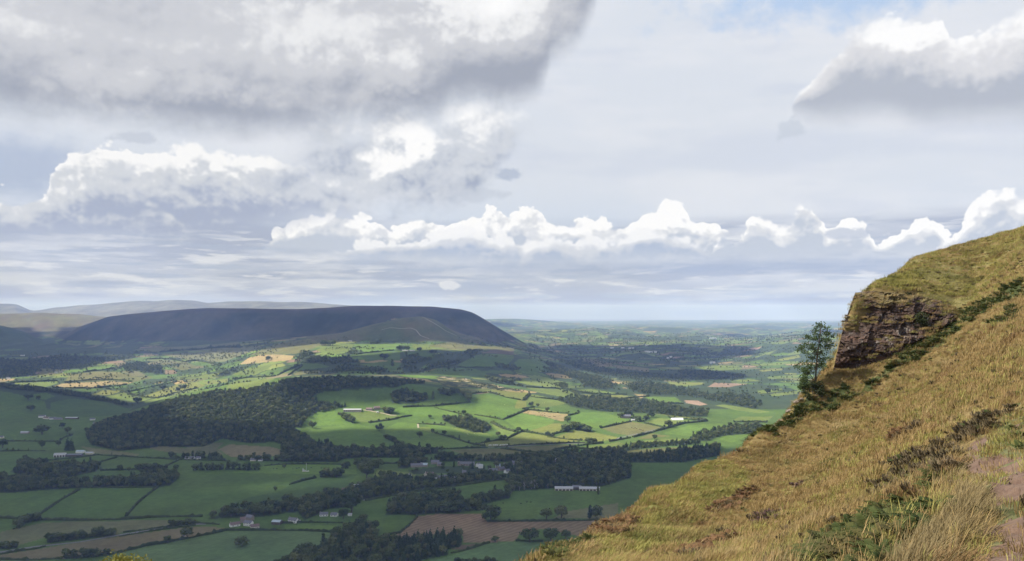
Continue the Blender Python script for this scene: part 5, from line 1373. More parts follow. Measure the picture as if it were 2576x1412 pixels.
# --- cattle
def cow_mesh(name, mat, woolly=False):
    J = [(0,0,1.15),(.75,0,1.15),(1.1,0,1.28),(1.45,0,1.22),(1.75,0,1.0),(-.7,0,1.18),(-.95,0,1.15),(-1.02,0,.6),
         (.75,.2,.8),(.78,.22,.4),(.76,.22,0),(.75,-.2,.8),(.72,-.22,.4),(.74,-.22,0),
         (-.72,.2,.85),(-.82,.22,.45),(-.74,.22,0),(-.72,-.2,.85),(-.82,-.22,.45),(-.76,-.22,0),(1.4,.18,1.35),(1.4,-.18,1.35)]
    E = [(0,1),(1,2),(2,3),(3,4),(0,5),(5,6),(6,7),(1,8),(8,9),(9,10),(1,11),(11,12),(12,13),(5,14),(14,15),(15,16),(5,17),(17,18),(18,19),(3,20),(3,21)]
    Rr = [.42,.38,.24,.19,.11,.38,.12,.03,.17,.09,.08,.17,.09,.08,.2,.1,.08,.2,.1,.08,.05,.05]
    if woolly: J = [(a * .6, b * .6, c * .62) for a, b, c in J]; Rr = [q * .66 for q in Rr]
    me = bpy.data.meshes.new(name); me.from_pydata(J, E, []); o = bpy.data.objects.new(name, me); COL.objects.link(o)
    md = o.modifiers.new('s', 'SKIN'); o.modifiers.new('u', 'SUBSURF').levels = 1
    sv = me.skin_vertices[0].data
    for i, q in enumerate(Rr): sv[i].radius = (q, q)
    sv[0].use_root = True
    bpy.context.view_layer.update(); dg = bpy.context.evaluated_depsgraph_get()
    m2 = bpy.data.meshes.new_from_object(o.evaluated_get(dg)); m2.name = name; m2.materials.clear(); m2.materials.append(mat)
    bpy.data.objects.remove(o); return m2
def build_cattle():
    BLK = plain_mat('black_hide', (.02, .018, .016), .7, .2, 2.0); BRN = plain_mat('brown_hide', (.10, .05, .03), .7, .2, 2.0); WOOL = plain_mat('pale_fleece', (.62, .58, .50), .95, .08, 2.0)
    black = cow_mesh('cow_body', BLK); brown = cow_mesh('cow_body', BRN); sheep = cow_mesh('sheep_body', WOOL, True)
    r = random.Random(2)
    def put(zone, pts, me, name, label, group, sc):
        for i, (px, py) in enumerate(pts):
            a, b = zp(zone, [(px, py)])[0]; x, y, z = survey(a, b)
            o = bpy.data.objects.new(name, me); COL.objects.link(o); o.location = (x, y, z); o.rotation_euler = (0, 0, r.uniform(0, 6.28)); o.scale = (sc, sc, sc)
            tag(o, label % ORD[i], 'cow' if name == 'cow' else 'sheep', group)
    put('4', [(1768,686),(1912,690),(1960,677),(1992,678),(2250,590)], black, 'cow', 'black cow in the field below the pale barns, %s from the left', 'cattle below the pale barns', 1.25)
    put('2', [(2070,382),(2095,382),(2215,382),(2245,380),(2262,376),(2355,376),(2430,378),(2450,380)], black, 'cow', 'black cow in the mast field, %s from the left', 'cattle in the mast field', 1.5)
    put('D', [(1450,497),(1980,478)], black, 'cow', 'black cow in the narrow field under the cottages, %s of two', 'cattle under the cottages', 1.0)
    put('B', [(1430,422),(1480,428),(1500,408),(1640,432),(1662,466),(1690,472),(1720,446),(1722,478),(1780,488),(1800,492),(1848,486),(1870,492)], brown, 'cow', 'brown cow on the tan field, %s in the scattered herd', 'herd on the tan field', 1.6)
    put('5', [(1090,1022),(1102,1026),(1115,1024),(1130,1030),(1150,1034),(1165,1040),(1180,1043)], brown, 'cow', 'dark cow in the line on the khaki field, %s from the left', 'line of cattle on the khaki field', 1.7)
    put('B', [(600,738),(612,745),(700,735),(770,758),(1690,292),(1715,290),(1140,318)], sheep, 'sheep', 'pale sheep on the sunlit slope, %s of seven', 'sheep on the sunlit slope', 1.7)

# --- roads
def build_roads():
    TAR = plain_mat('worn_tarmac', (.155, .150, .145), .9, .12, .3); DIRT = plain_mat('pale_track', (.34, .29, .21), .95, .15, .2)
    def ribbon(name, zone, txt, w, mat, label, lift=.35):
        q = polyline(to_world(zone, txt), 6.0); vs = []; fs = []
        for i in range(len(q)):
            a = q[max(i - 2, 0)]; b = q[min(i + 2, len(q) - 1)]; d = math.hypot(b[0] - a[0], b[1] - a[1]) or 1
            nx, ny = -(b[1] - a[1]) / d, (b[0] - a[0]) / d
            for s in (-1, 0, 1):
                x = q[i][0] + nx * s * w / 2; y = q[i][1] + ny * s * w / 2
                vs.append((x, y, float(ground(x, y)) + lift))
        for i in range(len(q) - 1):
            for k in range(2): fs.append((i * 3 + k, i * 3 + k + 1, (i + 1) * 3 + k + 1, (i + 1) * 3 + k))
        tag(mesh_obj(name, vs, fs, mat), label, None, None, 'structure')
    ribbon('road', '2', '0,1012 120,992 280,968 600,935 900,882 1100,850 1250,828 1480,800 1560,798', 7, TAR, 'grey lane slanting past the tree belt at lower left')
    ribbon('road', '4', '640,660 820,628 1000,598 1200,568 1400,541 1600,511 1800,486', 6, TAR, 'lane below the village bank')
    ribbon('road', 'B', '880,930 1080,925 1300,908 1500,898 1750,889 2000,879 2300,868', 7, TAR, 'valley road passing the caravans')
    ribbon('road', '5', '910,1128 1000,1098 1200,1055 1350,1018 1500,975 1700,958', 7, TAR, 'valley road running on towards the right')
    ribbon('track', 'A', '1180,165 1300,180 1420,205 1560,230 1680,262 1780,262', 5, DIRT, 'pale farm track below the stone farmhouse')
    ribbon('track', 'A', '2165,420 2172,450 2175,490', 5, DIRT, 'short pale track at the hedge corner on the slope')
    ribbon('track', '3', '880,420 960,400 1060,408 1150,402 1200,420 1215,440 1240,470 1320,500', 5, DIRT, 'pale path looping across the spur of the ridge')
    ribbon('track', '3', '1250,300 1310,330 1380,370 1460,420 1520,450 1570,475', 7, DIRT, 'pale path down the crest of the spur')
# ---------------------------------------------------------------- the near hillside with its crag, path and plants
HILL = { # picture column -> (distance, picture row); heights are pinned from these
 1300: [(8,1760),(15,1545),(20,1470),(23,1440),(26,1445),(30,1490),(50,1800)],
 1400: [(8,1680),(15,1490),(22,1412),(26,1384),(28,1382),(35,1440),(50,1660)],
 1500: [(8,1640),(15,1470),(25,1390),(32,1334),(35,1324),(42,1370),(60,1600)],
 1640: [(8,1600),(15,1455),(25,1395),(35,1310),(45,1240),(48,1230),(55,1275),(70,1450)],
 1760: [(8,1570),(15,1440),(25,1380),(35,1315),(45,1240),(55,1175),(58,1166),(65,1205),(80,1400)],
 1900: [(6,1600),(10,1480),(15,1415),(25,1350),(40,1262),(55,1172),(65,1110),(70,1090),(78,1135),(95,1300)],
 2000: [(6,1560),(10,1435),(15,1375),(25,1305),(40,1228),(60,1132),(72,1060),(79,1022),(83,1016),(88,1060),(100,1200)],
 2050: [(6,1540),(10,1410),(15,1350),(25,1280),(40,1205),(60,1115),(72,1040),(80,975),(83,962),(88,1010),(100,1150)],
 2098: [(6,1530),(10,1385),(15,1325),(25,1255),(40,1180),(60,1090),(74,1015),(81,940),(83.0,925),(85.5,900),(90,960),(100,1120)],
 2125: [(6,1520),(10,1375),(15,1315),(25,1243),(40,1166),(60,1078),(74,1005),(81,940),(83.2,920),(84.6,812),(87,815),(92,890),(100,1040)],
 2150: [(6,1510),(10,1365),(15,1300),(25,1228),(40,1152),(60,1066),(74,995),(81,938),(83.4,915),(85.2,760),(88,750),(93,810),(100,960)],
 2200: [(6,1490),(10,1340),(15,1272),(25,1195),(40,1118),(60,1040),(74,975),(81,925),(83.6,900),(86,752),(88,728),(92,712),(97,740),(110,860)],
 2300: [(6,1450),(10,1292),(15,1215),(25,1125),(40,1045),(60,970),(74,920),(81,885),(84,858),(86.5,762),(90,712),(95,668),(101,652),(108,690),(120,800)],
 2400: [(6,1412),(10,1245),(15,1160),(25,1060),(40,978),(60,905),(74,856),(81,828),(84.5,800),(86.5,770),(91,708),(97,650),(104,622),(111,650),(125,760)],
 2450: [(6,1398),(10,1222),(15,1130),(25,1025),(40,938),(60,866),(74,818),(82,786),(90,718),(98,648),(106,608),(113,632),(128,740)],
 2576: [(6,1370),(10,1180),(15,1062),(25,936),(40,838),(60,742),(80,660),(96,600),(107,575),(115,590),(130,690)],
 2900: [(6,1330),(10,1110),(15,975),(25,830),(40,720),(60,630),(80,560),(100,500),(112,490),(125,520)],
 3400: [(6,1290),(10,1040),(15,890),(25,730),(40,600),(60,510),(80,440),(100,390),(120,390)],
}
HU = np.unique(np.concatenate([np.linspace(-2.4, -.12, 60), np.linspace(-.12, .70, 780), np.linspace(.70, 1.02, 50)]))
HY = np.unique(np.concatenate([np.exp(np.linspace(math.log(.6), math.log(78), 560)), np.linspace(78, 112, 230), np.exp(np.linspace(math.log(112), math.log(420), 60))]))
def _stretch(y): return y * (1 + .6 * min(max((80 - y) / 60, 0), 1))
def build_hill_heights():
    cols = sorted(HILL); us = [(p - 1288) * PXF for p in cols]; ly = np.log(HY); zs = []
    for p, u in zip(cols, us):
        k = [(_stretch(a), b) for a, b in HILL[p]]; ys = [a for a, b in k]; z = [(HOR - b) * PXF * a for a, b in k]
        side = -1.66 - max(0, (.35 - u)) * .9 * 2.0
        ys = [.5, 5.0] + ys; z = [-2.5 - max(0, .3 - u) * .5, -2.6 - max(0, .5 - u) * 2.6] + z
        sl = -1.1
        ys += [max(200, ys[-1] + 60), 430]; z += [z[-1] + sl * (200 - ys[-3]) if ys[-2] == 200 else z[-1] - 90, -352]
        zs.append(pchip(np.log(ys), np.array(z), ly))
    # the flank falling away to the left, out of the picture
    for u, k in ((-.14, ((.5,-2.6),(5,-5.0),(12,-9.0),(24,-17),(40,-28),(100,-80),(430,-352))), (-.7, ((.5,-3.0),(3,-5),(8,-10.5),(20,-22),(40,-42),(100,-100),(430,-352))),
                 (-2.5, ((.5,-3.0),(3,-9.5),(8,-22),(20,-50),(40,-92),(100,-190),(430,-352)))):
        us.append(u); zs.append(pchip(np.log([a for a, b in k]), np.array([b for a, b in k], float), ly))
    o = np.argsort(us); us = np.array(us)[o]; zs = np.array(zs)[o]
    Z = np.empty((len(HY), len(HU)))
    for i in range(len(HY)): Z[i] = np.interp(HU, us, zs[:, i])
    ker = np.exp(-np.linspace(-2, 2, 21) ** 2); ker /= ker.sum()
    sm = np.apply_along_axis(lambda r_: np.convolve(np.pad(r_, 10, mode='edge'), ker, 'valid'), 1, Z)
    keep = ((HY > 80) & (HY < 90))[:, None] & ((HU > .38) & (HU < .57))[None, :]
    Z = np.where(keep, Z, sm)
    X = HU[None, :] * HY[:, None]; Y = np.repeat(HY[:, None], len(HU), 1)
    a = np.clip(Y / 14, .25, 1)
    Z += (fbm(X / 4.5, Y / 4.5, 3, 4) * .34 + fbm(X / 1.1, Y / 1.1, 3, 6) * .13) * a
    return X, Y, Z + EYE
HX, HYY, HZ = build_hill_heights()
HV = (HZ - EYE) / HYY
def hill(x, y):
    x = np.asarray(x, float); y = np.asarray(y, float); u = x / y
    j = np.clip(np.searchsorted(HU, u) - 1, 0, len(HU) - 2); i = np.clip(np.searchsorted(HY, y) - 1, 0, len(HY) - 2)
    b = np.clip((u - HU[j]) / (HU[j + 1] - HU[j]), 0, 1); a = np.clip((y - HY[i]) / (HY[i + 1] - HY[i]), 0, 1)
    return HZ[i, j] * (1 - a) * (1 - b) + HZ[i + 1, j] * a * (1 - b) + HZ[i, j + 1] * (1 - a) * b + HZ[i + 1, j + 1] * a * b
def hsurvey(px, py, dmin=2.5):
    u = (px - 1288) * PXF; v = (HOR - py) * PXF
    j = int(np.clip(np.searchsorted(HU, u), 1, len(HU) - 1)); j = j - 1 if abs(HU[j - 1] - u) < abs(HU[j] - u) else j
    ok = np.nonzero((HV[:, j] >= v) & (HY > dmin))[0]
    if len(ok): y = HY[ok[0]]
    else:
        c = np.where((HY > dmin) & (HY < 130), HV[:, j], -9); y = HY[int(np.argmax(c))]
    return u * y, y
def hpoly(zone, txt): return [hsurvey(a, b) for a, b in zp(zone, P(txt))]
COVER = [  # plant cover of the slope: kind, zone, outline
 ('short','8','1450,420 1560,280 1750,60 1960,-60 1960,1900 1300,1900 1440,1300 1560,1100 1560,900 1420,770 1320,690 1480,600'),
 ('green','7','330,770 550,560 700,480 870,380 1000,330 1150,440 1120,500 950,600 830,740 700,830 560,896 340,896'),
 ('bracken','6','850,1412 1010,1300 1150,1150 1290,1040 1420,930 1580,815 1720,725 1870,645 2020,580 2220,490 2220,620 2050,680 1850,780 1650,915 1490,1040 1290,1165 1090,1300 980,1412'),
 ('bracken','7','1100,265 1300,170 1420,80 1600,0 1780,0 1600,105 1420,165 1250,240'),
 ('bracken','6','1900,870 2100,740 2220,690 2220,760 2050,830'),
 ('bracken','8','-160,1900 -60,1500 0,1230 130,1130 320,1020 600,880 720,830 870,900 900,950 1100,930 1240,950 1220,1100 1000,1190 880,1260 720,1412 640,1900'),
 ('bracken','8','1090,640 1290,640 1250,720 1110,740'), ('bracken','8','1580,915 1720,950 1860,995 1800,1020 1690,1000'),
 ('bracken','7','0,896 60,830 200,770 330,790 200,860 120,896'),
 ('brown','7','310,740 400,650 540,600 560,680 480,740 340,790'), ('brown','7','1000,310 1090,270 1100,330 1000,350'),
 ('brown','7','920,640 1050,560 1220,490 1200,530 1050,620 960,660'), ('brown','7','1860,260 1960,200 2080,170 2060,200 1900,280'),
 ('brown','7','700,896 850,830 1000,760 1100,700 1050,800 900,880'), ('purple','7','1170,690 1280,630 1310,650 1280,690 1180,710'),
 ('purple','7','1360,505 1430,488 1410,525 1370,525'),
 ('heather','8','1310,240 1450,160 1560,110 1700,30 1900,-40 1960,0 1740,90 1720,160 1500,270 1440,300 1320,300'),
 ('heather','8','1080,590 1150,470 1330,430 1360,600 1200,600'), ('heather','7','1880,400 2080,330 2200,280 2230,330 2100,420 1950,460'),
 ('short','8','1470,400 1700,300 1960,180 1960,420 1700,440 1600,520 1500,560'), ('short','8','1540,860 1960,800 1960,1000 1750,950 1600,900'),
 ('straw','8','760,1900 900,1412 1050,1200 1240,1060 1260,850 1400,800 1480,900 1500,1000 1440,1120 1260,1280 1120,1500 1050,1900'), ('straw','8','1240,680 1500,560 1700,480 1730,560 1600,700 1300,740'),
 ('mixed','8','500,860 1080,600 1300,430 1330,300 1100,320 800,520 600,700'),
]
PATH = [('8','1300,1900 1400,1420 1640,1270 1800,1170 1740,1060 1960,1000 1960,1900'), ('8','1520,848 1680,800 1960,755 1960,830 1750,852'),
        ('8','1570,735 1740,645 1860,545 1880,450 1960,420 1960,670 1900,710 1740,705'), ('8','1365,620 1345,520 1355,425 1430,340 1570,270 1600,310 1515,390 1485,470 1515,605')]
HGRASS = (.165, .122, .050)
def cover_at(x, y):
    k = np.zeros(x.shape, int); wx = x + .35 * fbm(x / .9, y / .9, 2, 3); wy = y + .35 * fbm(x / .9 + 9, y / .9, 2, 5) * np.clip(y / 10, .5, 3)
    for i, poly in enumerate(COVER_W): k[inside(poly, wx, wy)] = i + 1
    return k
def worn(x, y):
    return (x / y > .574 + .02 * vnoise(y / 2.0, y * 0, 3)) & (y > 5) & (y < 25) & (fbm(x / 1.1, y / 2.6, 3, 17) > .22)
def build_hillside():
    global COVER_W, PATH_W
    COVER_W = [hpoly(z_, t) for _k, z_, t in COVER]; PATH_W = [hpoly(z_, t) for z_, t in PATH]
    X, Y, Z = HX, HYY, HZ; n, m = X.shape
    c = np.empty((n, m, 3)); c[:] = HGRASS
    cov = cover_at(X, Y)
    cc = {'green': (.140, .140, .045), 'bracken': (.050, .060, .022), 'brown': (.120, .075, .042), 'purple': (.13, .075, .07), 'heather': (.095, .074, .045),
          'short': (.100, .100, .045), 'straw': (.15, .12, .055), 'mixed': (.130, .110, .050)}
    for i, (kd, _z, _t) in enumerate(COVER): c[cov == i + 1] = cc[kd]
    top = (Y > 86) & (X / Y > .40); crest = fbm(X / 6, Y / 6, 3, 44)
    c[top & (crest > .05)] = (.175, .150, .060)
    c *= (1 + .22 * fbm(X / 2.5, Y / 2.5, 4, 55) + .15 * fbm(X / .5, Y / .5, 2, 56))[..., None]
    wx = X + .12 * fbm(X / .4, Y / .4, 2, 13); wy = Y + .35 * fbm(X / .5 + 5, Y / .5, 3, 14)
    pm = worn(wx, wy)
    for poly in PATH_W: pm |= inside(poly, wx, wy)
    c = np.clip(c, .01, .8)
    m1 = bpy.data.materials.new('hill_turf'); m1.use_nodes = True; nt = m1.node_tree; V.T = nt; b = nt.nodes['Principled BSDF']
    b.inputs['Roughness'].default_value = .95; b.inputs['Specular IOR Level'].default_value = .1
    at = nt.nodes.new('ShaderNodeAttribute'); at.attribute_name = 'turf'; geo = nt.nodes.new('ShaderNodeNewGeometry')
    ns = noise(V(geo.outputs['Position']), 6.0, 5, .65)
    vm = nt.nodes.new('ShaderNodeVectorMath'); vm.operation = 'SCALE'; nt.links.new(at.outputs['Color'], vm.inputs[0]); nt.links.new((.45 + ns * .9).s, vm.inputs['Scale'])
    nt.links.new(vm.outputs[0], b.inputs['Base Color'])
    m2 = bpy.data.materials.new('red_earth'); m2.use_nodes = True; nt = m2.node_tree; V.T = nt; b = nt.nodes['Principled BSDF']; b.inputs['Roughness'].default_value = .95
    geo = nt.nodes.new('ShaderNodeNewGeometry'); n1 = noise(V(geo.outputs['Position']), 3.0, 6, .65); n2 = noise(V(geo.outputs['Position']), 22.0, 4, .6)
    col = mixc(smooth(n1, .3, .7), (.088, .050, .033), (.135, .084, .054)); col = mixc(smooth(n2, .55, .75) * .7, col, (.17, .12, .085))
    nt.links.new(col.s, b.inputs['Base Color'])
    bp = nt.nodes.new('ShaderNodeBump'); bp.inputs['Strength'].default_value = .8; bp.inputs['Distance'].default_value = .06; nt.links.new((n1 * .6 + n2 * .5).s, bp.inputs['Height']); nt.links.new(bp.outputs[0], b.inputs['Normal'])
    idx = np.arange(n * m).reshape(n, m); quads = np.stack([idx[:-1, :-1], idx[:-1, 1:], idx[1:, 1:], idx[1:, :-1]], -1).reshape(-1, 4)
    Zp = Z - .05 * pm + .07 * pm * np.round(fbm(X / .5, Y / .8, 2, 90) * 1.5)
    V3 = np.stack([X, Y, Zp], -1).reshape(-1, 3); CC = np.concatenate([c, np.ones((n, m, 1))], -1).reshape(-1, 4)
    pf = pm[:-1, :-1].ravel()
    for name, sel, mat, lab in (('hillside', ~pf, m1, 'steep golden grass hillside rising to the right'), ('footpath', pf, m2, 'worn red earth footpath at the lower right')):
        q = quads[sel]; used, inv = np.unique(q, return_inverse=True); inv = inv.reshape(-1, 4)
        me = bpy.data.meshes.new(name); me.from_pydata(V3[used].tolist(), [], inv.tolist()); me.materials.append(mat)
        a = me.attributes.new('turf', 'FLOAT_COLOR', 'POINT'); a.data.foreach_set('color', CC[used].astype(np.float32).ravel())
        me.polygons.foreach_set('use_smooth', np.ones(len(q), bool)); me.update()
        o = bpy.data.objects.new(name, me); COL.objects.link(o); tag(o, lab, None, None, 'structure')

# --- plants of the slope
def blades_geo(seed, n, h, w, spread, lean, droop=.35):
    r = random.Random(seed); vs = []; fs = []
    for k in range(n):
        a = r.uniform(0, 6.28); q = spread * r.random() ** .6; x, y = math.cos(a) * q, math.sin(a) * q
        hh = h * r.uniform(.55, 1.1); out = a + r.uniform(-.8, .8); bend = r.uniform(.1, droop) * hh
        dx, dy = math.cos(out) * bend + lean * hh, math.sin(out) * bend; pa = r.uniform(0, 3.14); wx, wy = math.cos(pa) * w / 2, math.sin(pa) * w / 2
        o = len(vs)
        for t, ww in ((-.1, 1), (.4, .9), (.75, .65)):
            vs += [(x + dx * t * abs(t) - wx * ww, y + dy * t * abs(t) - wy * ww, hh * t), (x + dx * t * abs(t) + wx * ww, y + dy * t * abs(t) + wy * ww, hh * t)]
        vs.append((x + dx, y + dy, hh * (1 - .15 * r.random())))
        fs += [(o, o + 1, o + 3, o + 2), (o + 2, o + 3, o + 5, o + 4), (o + 4, o + 5, o + 6)]
    return vs, fs
def frond_geo(r, L, pinn, ang, elev):
    vs = []; fs = []; d = Vector((math.cos(ang), math.sin(ang), 0)); s = Vector((-math.sin(ang), math.cos(ang), 0)); up = Vector((0, 0, 1))
    def at(t): return d * (L * t * math.cos(elev) * (1 + .15 * t)) + up * (L * (t * math.sin(elev) - .35 * t * t * t))
    for i in range(10):
        t0, t1 = i / 10, (i + 1) / 10; a, b = at(t0), at(t1); w = .012 * (1 - t0 * .7); o = len(vs)
        vs += [a - s * w, a + s * w, b + s * w, b - s * w]; fs.append((o, o + 1, o + 2, o + 3))
    for i in range(pinn):
        t = .22 + .78 * i / pinn; p = at(t); tn = (at(min(1, t + .05)) - at(t - .05)).normalized(); l = L * .34 * (1 - ((t - .22) / .8)) ** .8 + .03
        for sg in (-1, 1):
            q = (s * sg + tn * .45 + up * r.uniform(-.35, .05)).normalized(); wd = tn * (l * .17); o = len(vs)
            m1_ = p + q * l * .5 - up * .01; e = p + q * l - up * l * .18
            vs += [p, m1_ - wd, e, m1_ + wd]; fs.append((o, o + 1, o + 2, o + 3))
    return vs, fs
def bracken_geo(seed, nf, pinn, L):
    r = random.Random(seed); parts = []
    for k in range(nf):
        v, f = frond_geo(r, L * r.uniform(.7, 1.15), pinn, k * 6.28 / nf + r.uniform(-.5, .5), r.uniform(.5, 1.15))
        parts.append((v, f))
    return join(parts)
def sprig_geo(seed, n, h):
    r = random.Random(seed); vs = []; fs = []
    for k in range(n):
        a = r.uniform(0, 6.28); q = .28 * r.random() ** .5; x, y = math.cos(a) * q, math.sin(a) * q; hh = h * r.uniform(.5, 1.1); tx, ty = x * 1.5 + r.uniform(-.05, .05), y * 1.5 + r.uniform(-.05, .05)
        for j in range(3):
            pa = j * 1.05 + r.random(); w = .022; o = len(vs); cx, cy = math.cos(pa) * w, math.sin(pa) * w
            vs += [(x - cx, y - cy, 0), (x + cx, y + cy, 0), (tx + cx * .9, ty + cy * .9, hh * .8), (tx, ty, hh), (tx - cx * .9, ty - cy * .9, hh * .8)]; fs.append((o, o + 1, o + 2, o + 3, o + 4))
    return vs, fs
def build_plants():
    G1 = leaf_mat('golden_grass', (.200, .134, .050), (.330, .232, .100), (.150, .098, .038), .35, .2, (((.125, .112, .036), .22, .52, .66, .5), ((.185, .105, .050), .30, .55, .68, .65), ((.42, .33, .17), .26, .58, .70, .6)))
    G2 = leaf_mat('straw_grass', (.150, .112, .050), (.260, .200, .100), (.130, .098, .042), .5, .2)
    G3 = leaf_mat('green_grass', (.195, .190, .050), (.310, .270, .080), (.155, .150, .042), .4, .2, (((.095, .105, .030), .30, .52, .66, .7), ((.26, .20, .085), .25, .55, .68, .6)))
    B1 = leaf_mat('bracken_green', (.036, .054, .015), (.070, .084, .024), (.105, .085, .030), .8, .25, (((.125, .085, .038), 1.1, .55, .68, .7),))
    B2 = leaf_mat('bracken_brown', (.130, .070, .035), (.170, .095, .045), (.100, .060, .030), .8, .2)
    E1 = leaf_mat('heather_brown', (.105, .082, .046), (.160, .118, .068), (.120, .100, .048), .8, .1)
    E2 = leaf_mat('heather_bloom', (.135, .082, .075), (.160, .095, .082), (.11, .075, .05), .8, .1)
    forms = []; ix = {}
    def add(key, geo, mat):
        me = bpy.data.meshes.new(key); me.from_pydata([tuple(v) for v in geo[0]], [], geo[1]); me.materials.append(mat); ix.setdefault(key, []).append(len(forms)); forms.append(me)
    for k in range(3):
        add('gold', blades_geo(k, 42, .30, .010, .26, .60, .8), G1); add('gold_far', blades_geo(20 + k, 46, .30, .019, .42, .65, .8), G1)
        add('straw', blades_geo(40 + k, 48, .40, .009, .22, .50, .7), G2); add('green', blades_geo(60 + k, 36, .28, .011, .24, .50, .9), G3)
        add('green_far', blades_geo(80 + k, 42, .26, .021, .44, .5, .9), G3); add('bracken', bracken_geo(100 + k, 6, 12, .52), B1)
        add('bracken_far', bracken_geo(120 + k, 7, 8, .62), B1)
    add('brown', bracken_geo(140, 7, 9, .6), B2); add('brown', bracken_geo(141, 6, 9, .55), B2)
    add('heather', sprig_geo(160, 70, .24), E1); add('heather', sprig_geo(161, 70, .22), E1); add('purple', sprig_geo(170, 70, .22), E2)
    add('short', blades_geo(180, 30, .13, .012, .25, .1, .8), G3); add('short', blades_geo(181, 30, .12, .012, .25, .1, .8), G1)
    grp = scatter_group('plant_scatter', forms)
    rr = np.random.default_rng(9); r = random.Random(9)
    buckets = {'grass': [], 'bracken': [], 'heather': []}
    for y0, y1, dens in ((7.0, 13, 40), (13, 22, 26), (22, 36, 17), (36, 62, 13), (62, 118, 11)):
        ua, ub = -.06, .70; area = (ub - ua) / 2 * (y1 ** 2 - y0 ** 2); N = int(area * dens)
        y = np.sqrt(rr.uniform(y0 ** 2, y1 ** 2, N)); u = rr.uniform(ua, ub, N); x = u * y
        z = hill(x, y); cov = cover_at(x, y)
        pth = worn(x, y)
        for poly in PATH_W: pth |= inside(poly, x + rr.normal(0, .08, N), y + rr.normal(0, .2, N))
        # bare rock of the crag carries little growth
        px = u / PXF + 1288; py = HOR - (z - EYE) / y / PXF
        rock = (y > 82) & (y < 88) & (px < 2440) & (px > 2095)
        # the worn verge: nothing tall grows close in front of the path
        verge = np.zeros(N, bool)
        for hgt in (.1, .2, .32, .46):
            vy = (z + hgt - EYE) / y; yy = y.copy()
            for step in (.4, .8, 1.3, 2.0, 3.0, 4.5):
                y2 = y + step; hit = hill(u * y2, y2) - EYE > vy * y2 - .12
                for poly in PATH_W: verge |= inside(poly, u * y2, y2) & hit
        clump = fbm(x / 1.6, y / 1.6, 2, 19); cl2 = fbm(x / 7, y / 7, 2, 29)
        vis = (z - EYE) / y > -.36
        for i in range(N):
            if not vis[i] or (pth[i] and r.random() > .05) or (rock[i] and r.random() > .30): continue
            kd = COVER[cov[i] - 1][0] if cov[i] else 'gold'; far = y[i] > 34
            q = r.random(); s = r.uniform(.7, 1.25) * (1 + .6 * clump[i])
            if kd == 'gold':
                if q < .06 and cl2[i] > .0: form, b = ('bracken_far' if far else 'bracken'), 'bracken'; s *= .55
                elif q < .085: form, b = 'heather', 'heather'; s *= .7
                elif q < .2 + .35 * max(0, min(1, -cl2[i] * 3)): form, b = ('green_far' if far else 'green'), 'grass'
                elif q < .30 + .2 * (cl2[i] > .25): form, b = ('gold_far' if far else 'straw'), 'grass'; s *= .9
                else: form, b = ('gold_far' if far else 'gold'), 'grass'
                if y[i] > 86 and q > .55: form = 'green_far'
            elif kd == 'green':
                form, b = (('green_far' if far else 'green'), 'grass') if q < .72 else (('gold_far' if far else 'gold'), 'grass') if q < .95 else (('bracken_far' if far else 'bracken'), 'bracken')
                if b == 'bracken': s *= .5
            elif kd == 'bracken':
                if q < (.62 if far else .48): form, b = ('bracken_far' if far else 'bracken'), 'bracken'
                elif q < .72: form, b = ('green_far' if far else 'green'), 'grass'
                elif q < .9: form, b = ('gold_far' if far else 'gold'), 'grass'
                else: continue
            elif kd == 'brown': form, b = ('brown', 'bracken') if q < .28 else ('heather', 'heather') if q < .5 else ('gold_far' if far else 'gold', 'grass')
            elif kd == 'purple': form, b = ('purple', 'heather') if q < .35 else ('heather', 'heather') if q < .6 else ('gold', 'grass')
            elif kd == 'heather': form, b = ('heather', 'heather') if q < .5 else ('bracken', 'bracken') if q < .6 else ('gold', 'grass')
            elif kd == 'short': form, b = ('short', 'grass') if q < .85 else ('green', 'grass') if q < .97 else ('bracken', 'bracken')
            elif kd == 'straw': form, b = ('straw', 'grass') if q < .8 else ('gold', 'grass'); s = .75 + .35 * r.random()
            else: form, b = ('gold', 'grass') if q < .35 else ('green', 'grass') if q < .6 else ('heather', 'heather') if q < .8 else ('bracken', 'bracken'); 
            if b == 'bracken' and kd == 'mixed': s *= .6
            if u[i] > .568 + .012 * clump[i] and y[i] < 26 and form not in ('short',) and b == 'grass' and r.random() < .88: form, s = 'short', min(s, .8)
            if verge[i]:
                if r.random() < .6: continue
                form, b = 'short', 'grass'; s = min(s, .9)
            f = r.choice(ix[form])
            buckets[b].append((x[i], y[i], z[i] - .02, s, r.uniform(-.9, .9) if b == 'grass' else r.uniform(0, 6.28), f, r.gauss(0, .12), r.gauss(0, .12)))
    # loose tufts on the ledges of the crag
    for k in range(260):
        s_ = r.random(); t = r.choice((.12, .3, .62, .85, .95)) + r.gauss(0, .05); p = crag_point(s_, min(max(t, 0), 1))
        buckets['grass'].append((p[0] - .15, p[1] - .25, p[2] - .1, r.uniform(.5, 1.1), r.uniform(-.9, .9), r.choice(ix['gold_far' if r.random() < .6 else 'green_far']), 0.0, 0.0))
    for nm, lab, cat in (('grass', 'long dry golden grass covering the near slope', 'grass'), ('bracken', 'green and browning bracken in bands on the near slope', 'bracken'), ('heather', 'low brown heather among the slope grass', 'heather')):
        pts = np.array(buckets[nm]); me = bpy.data.meshes.new(nm); me.vertices.add(len(pts)); me.vertices.foreach_set('co', pts[:, :3].astype(np.float32).ravel())
        for an, k in (('size', 3), ('spin', 4), ('lean_x', 6), ('lean_y', 7)):
            a = me.attributes.new(an, 'FLOAT', 'POINT'); a.data.foreach_set('value', pts[:, k].astype(np.float32))
        a = me.attributes.new('form', 'INT', 'POINT'); a.data.foreach_set('value', pts[:, 5].astype(np.int32))
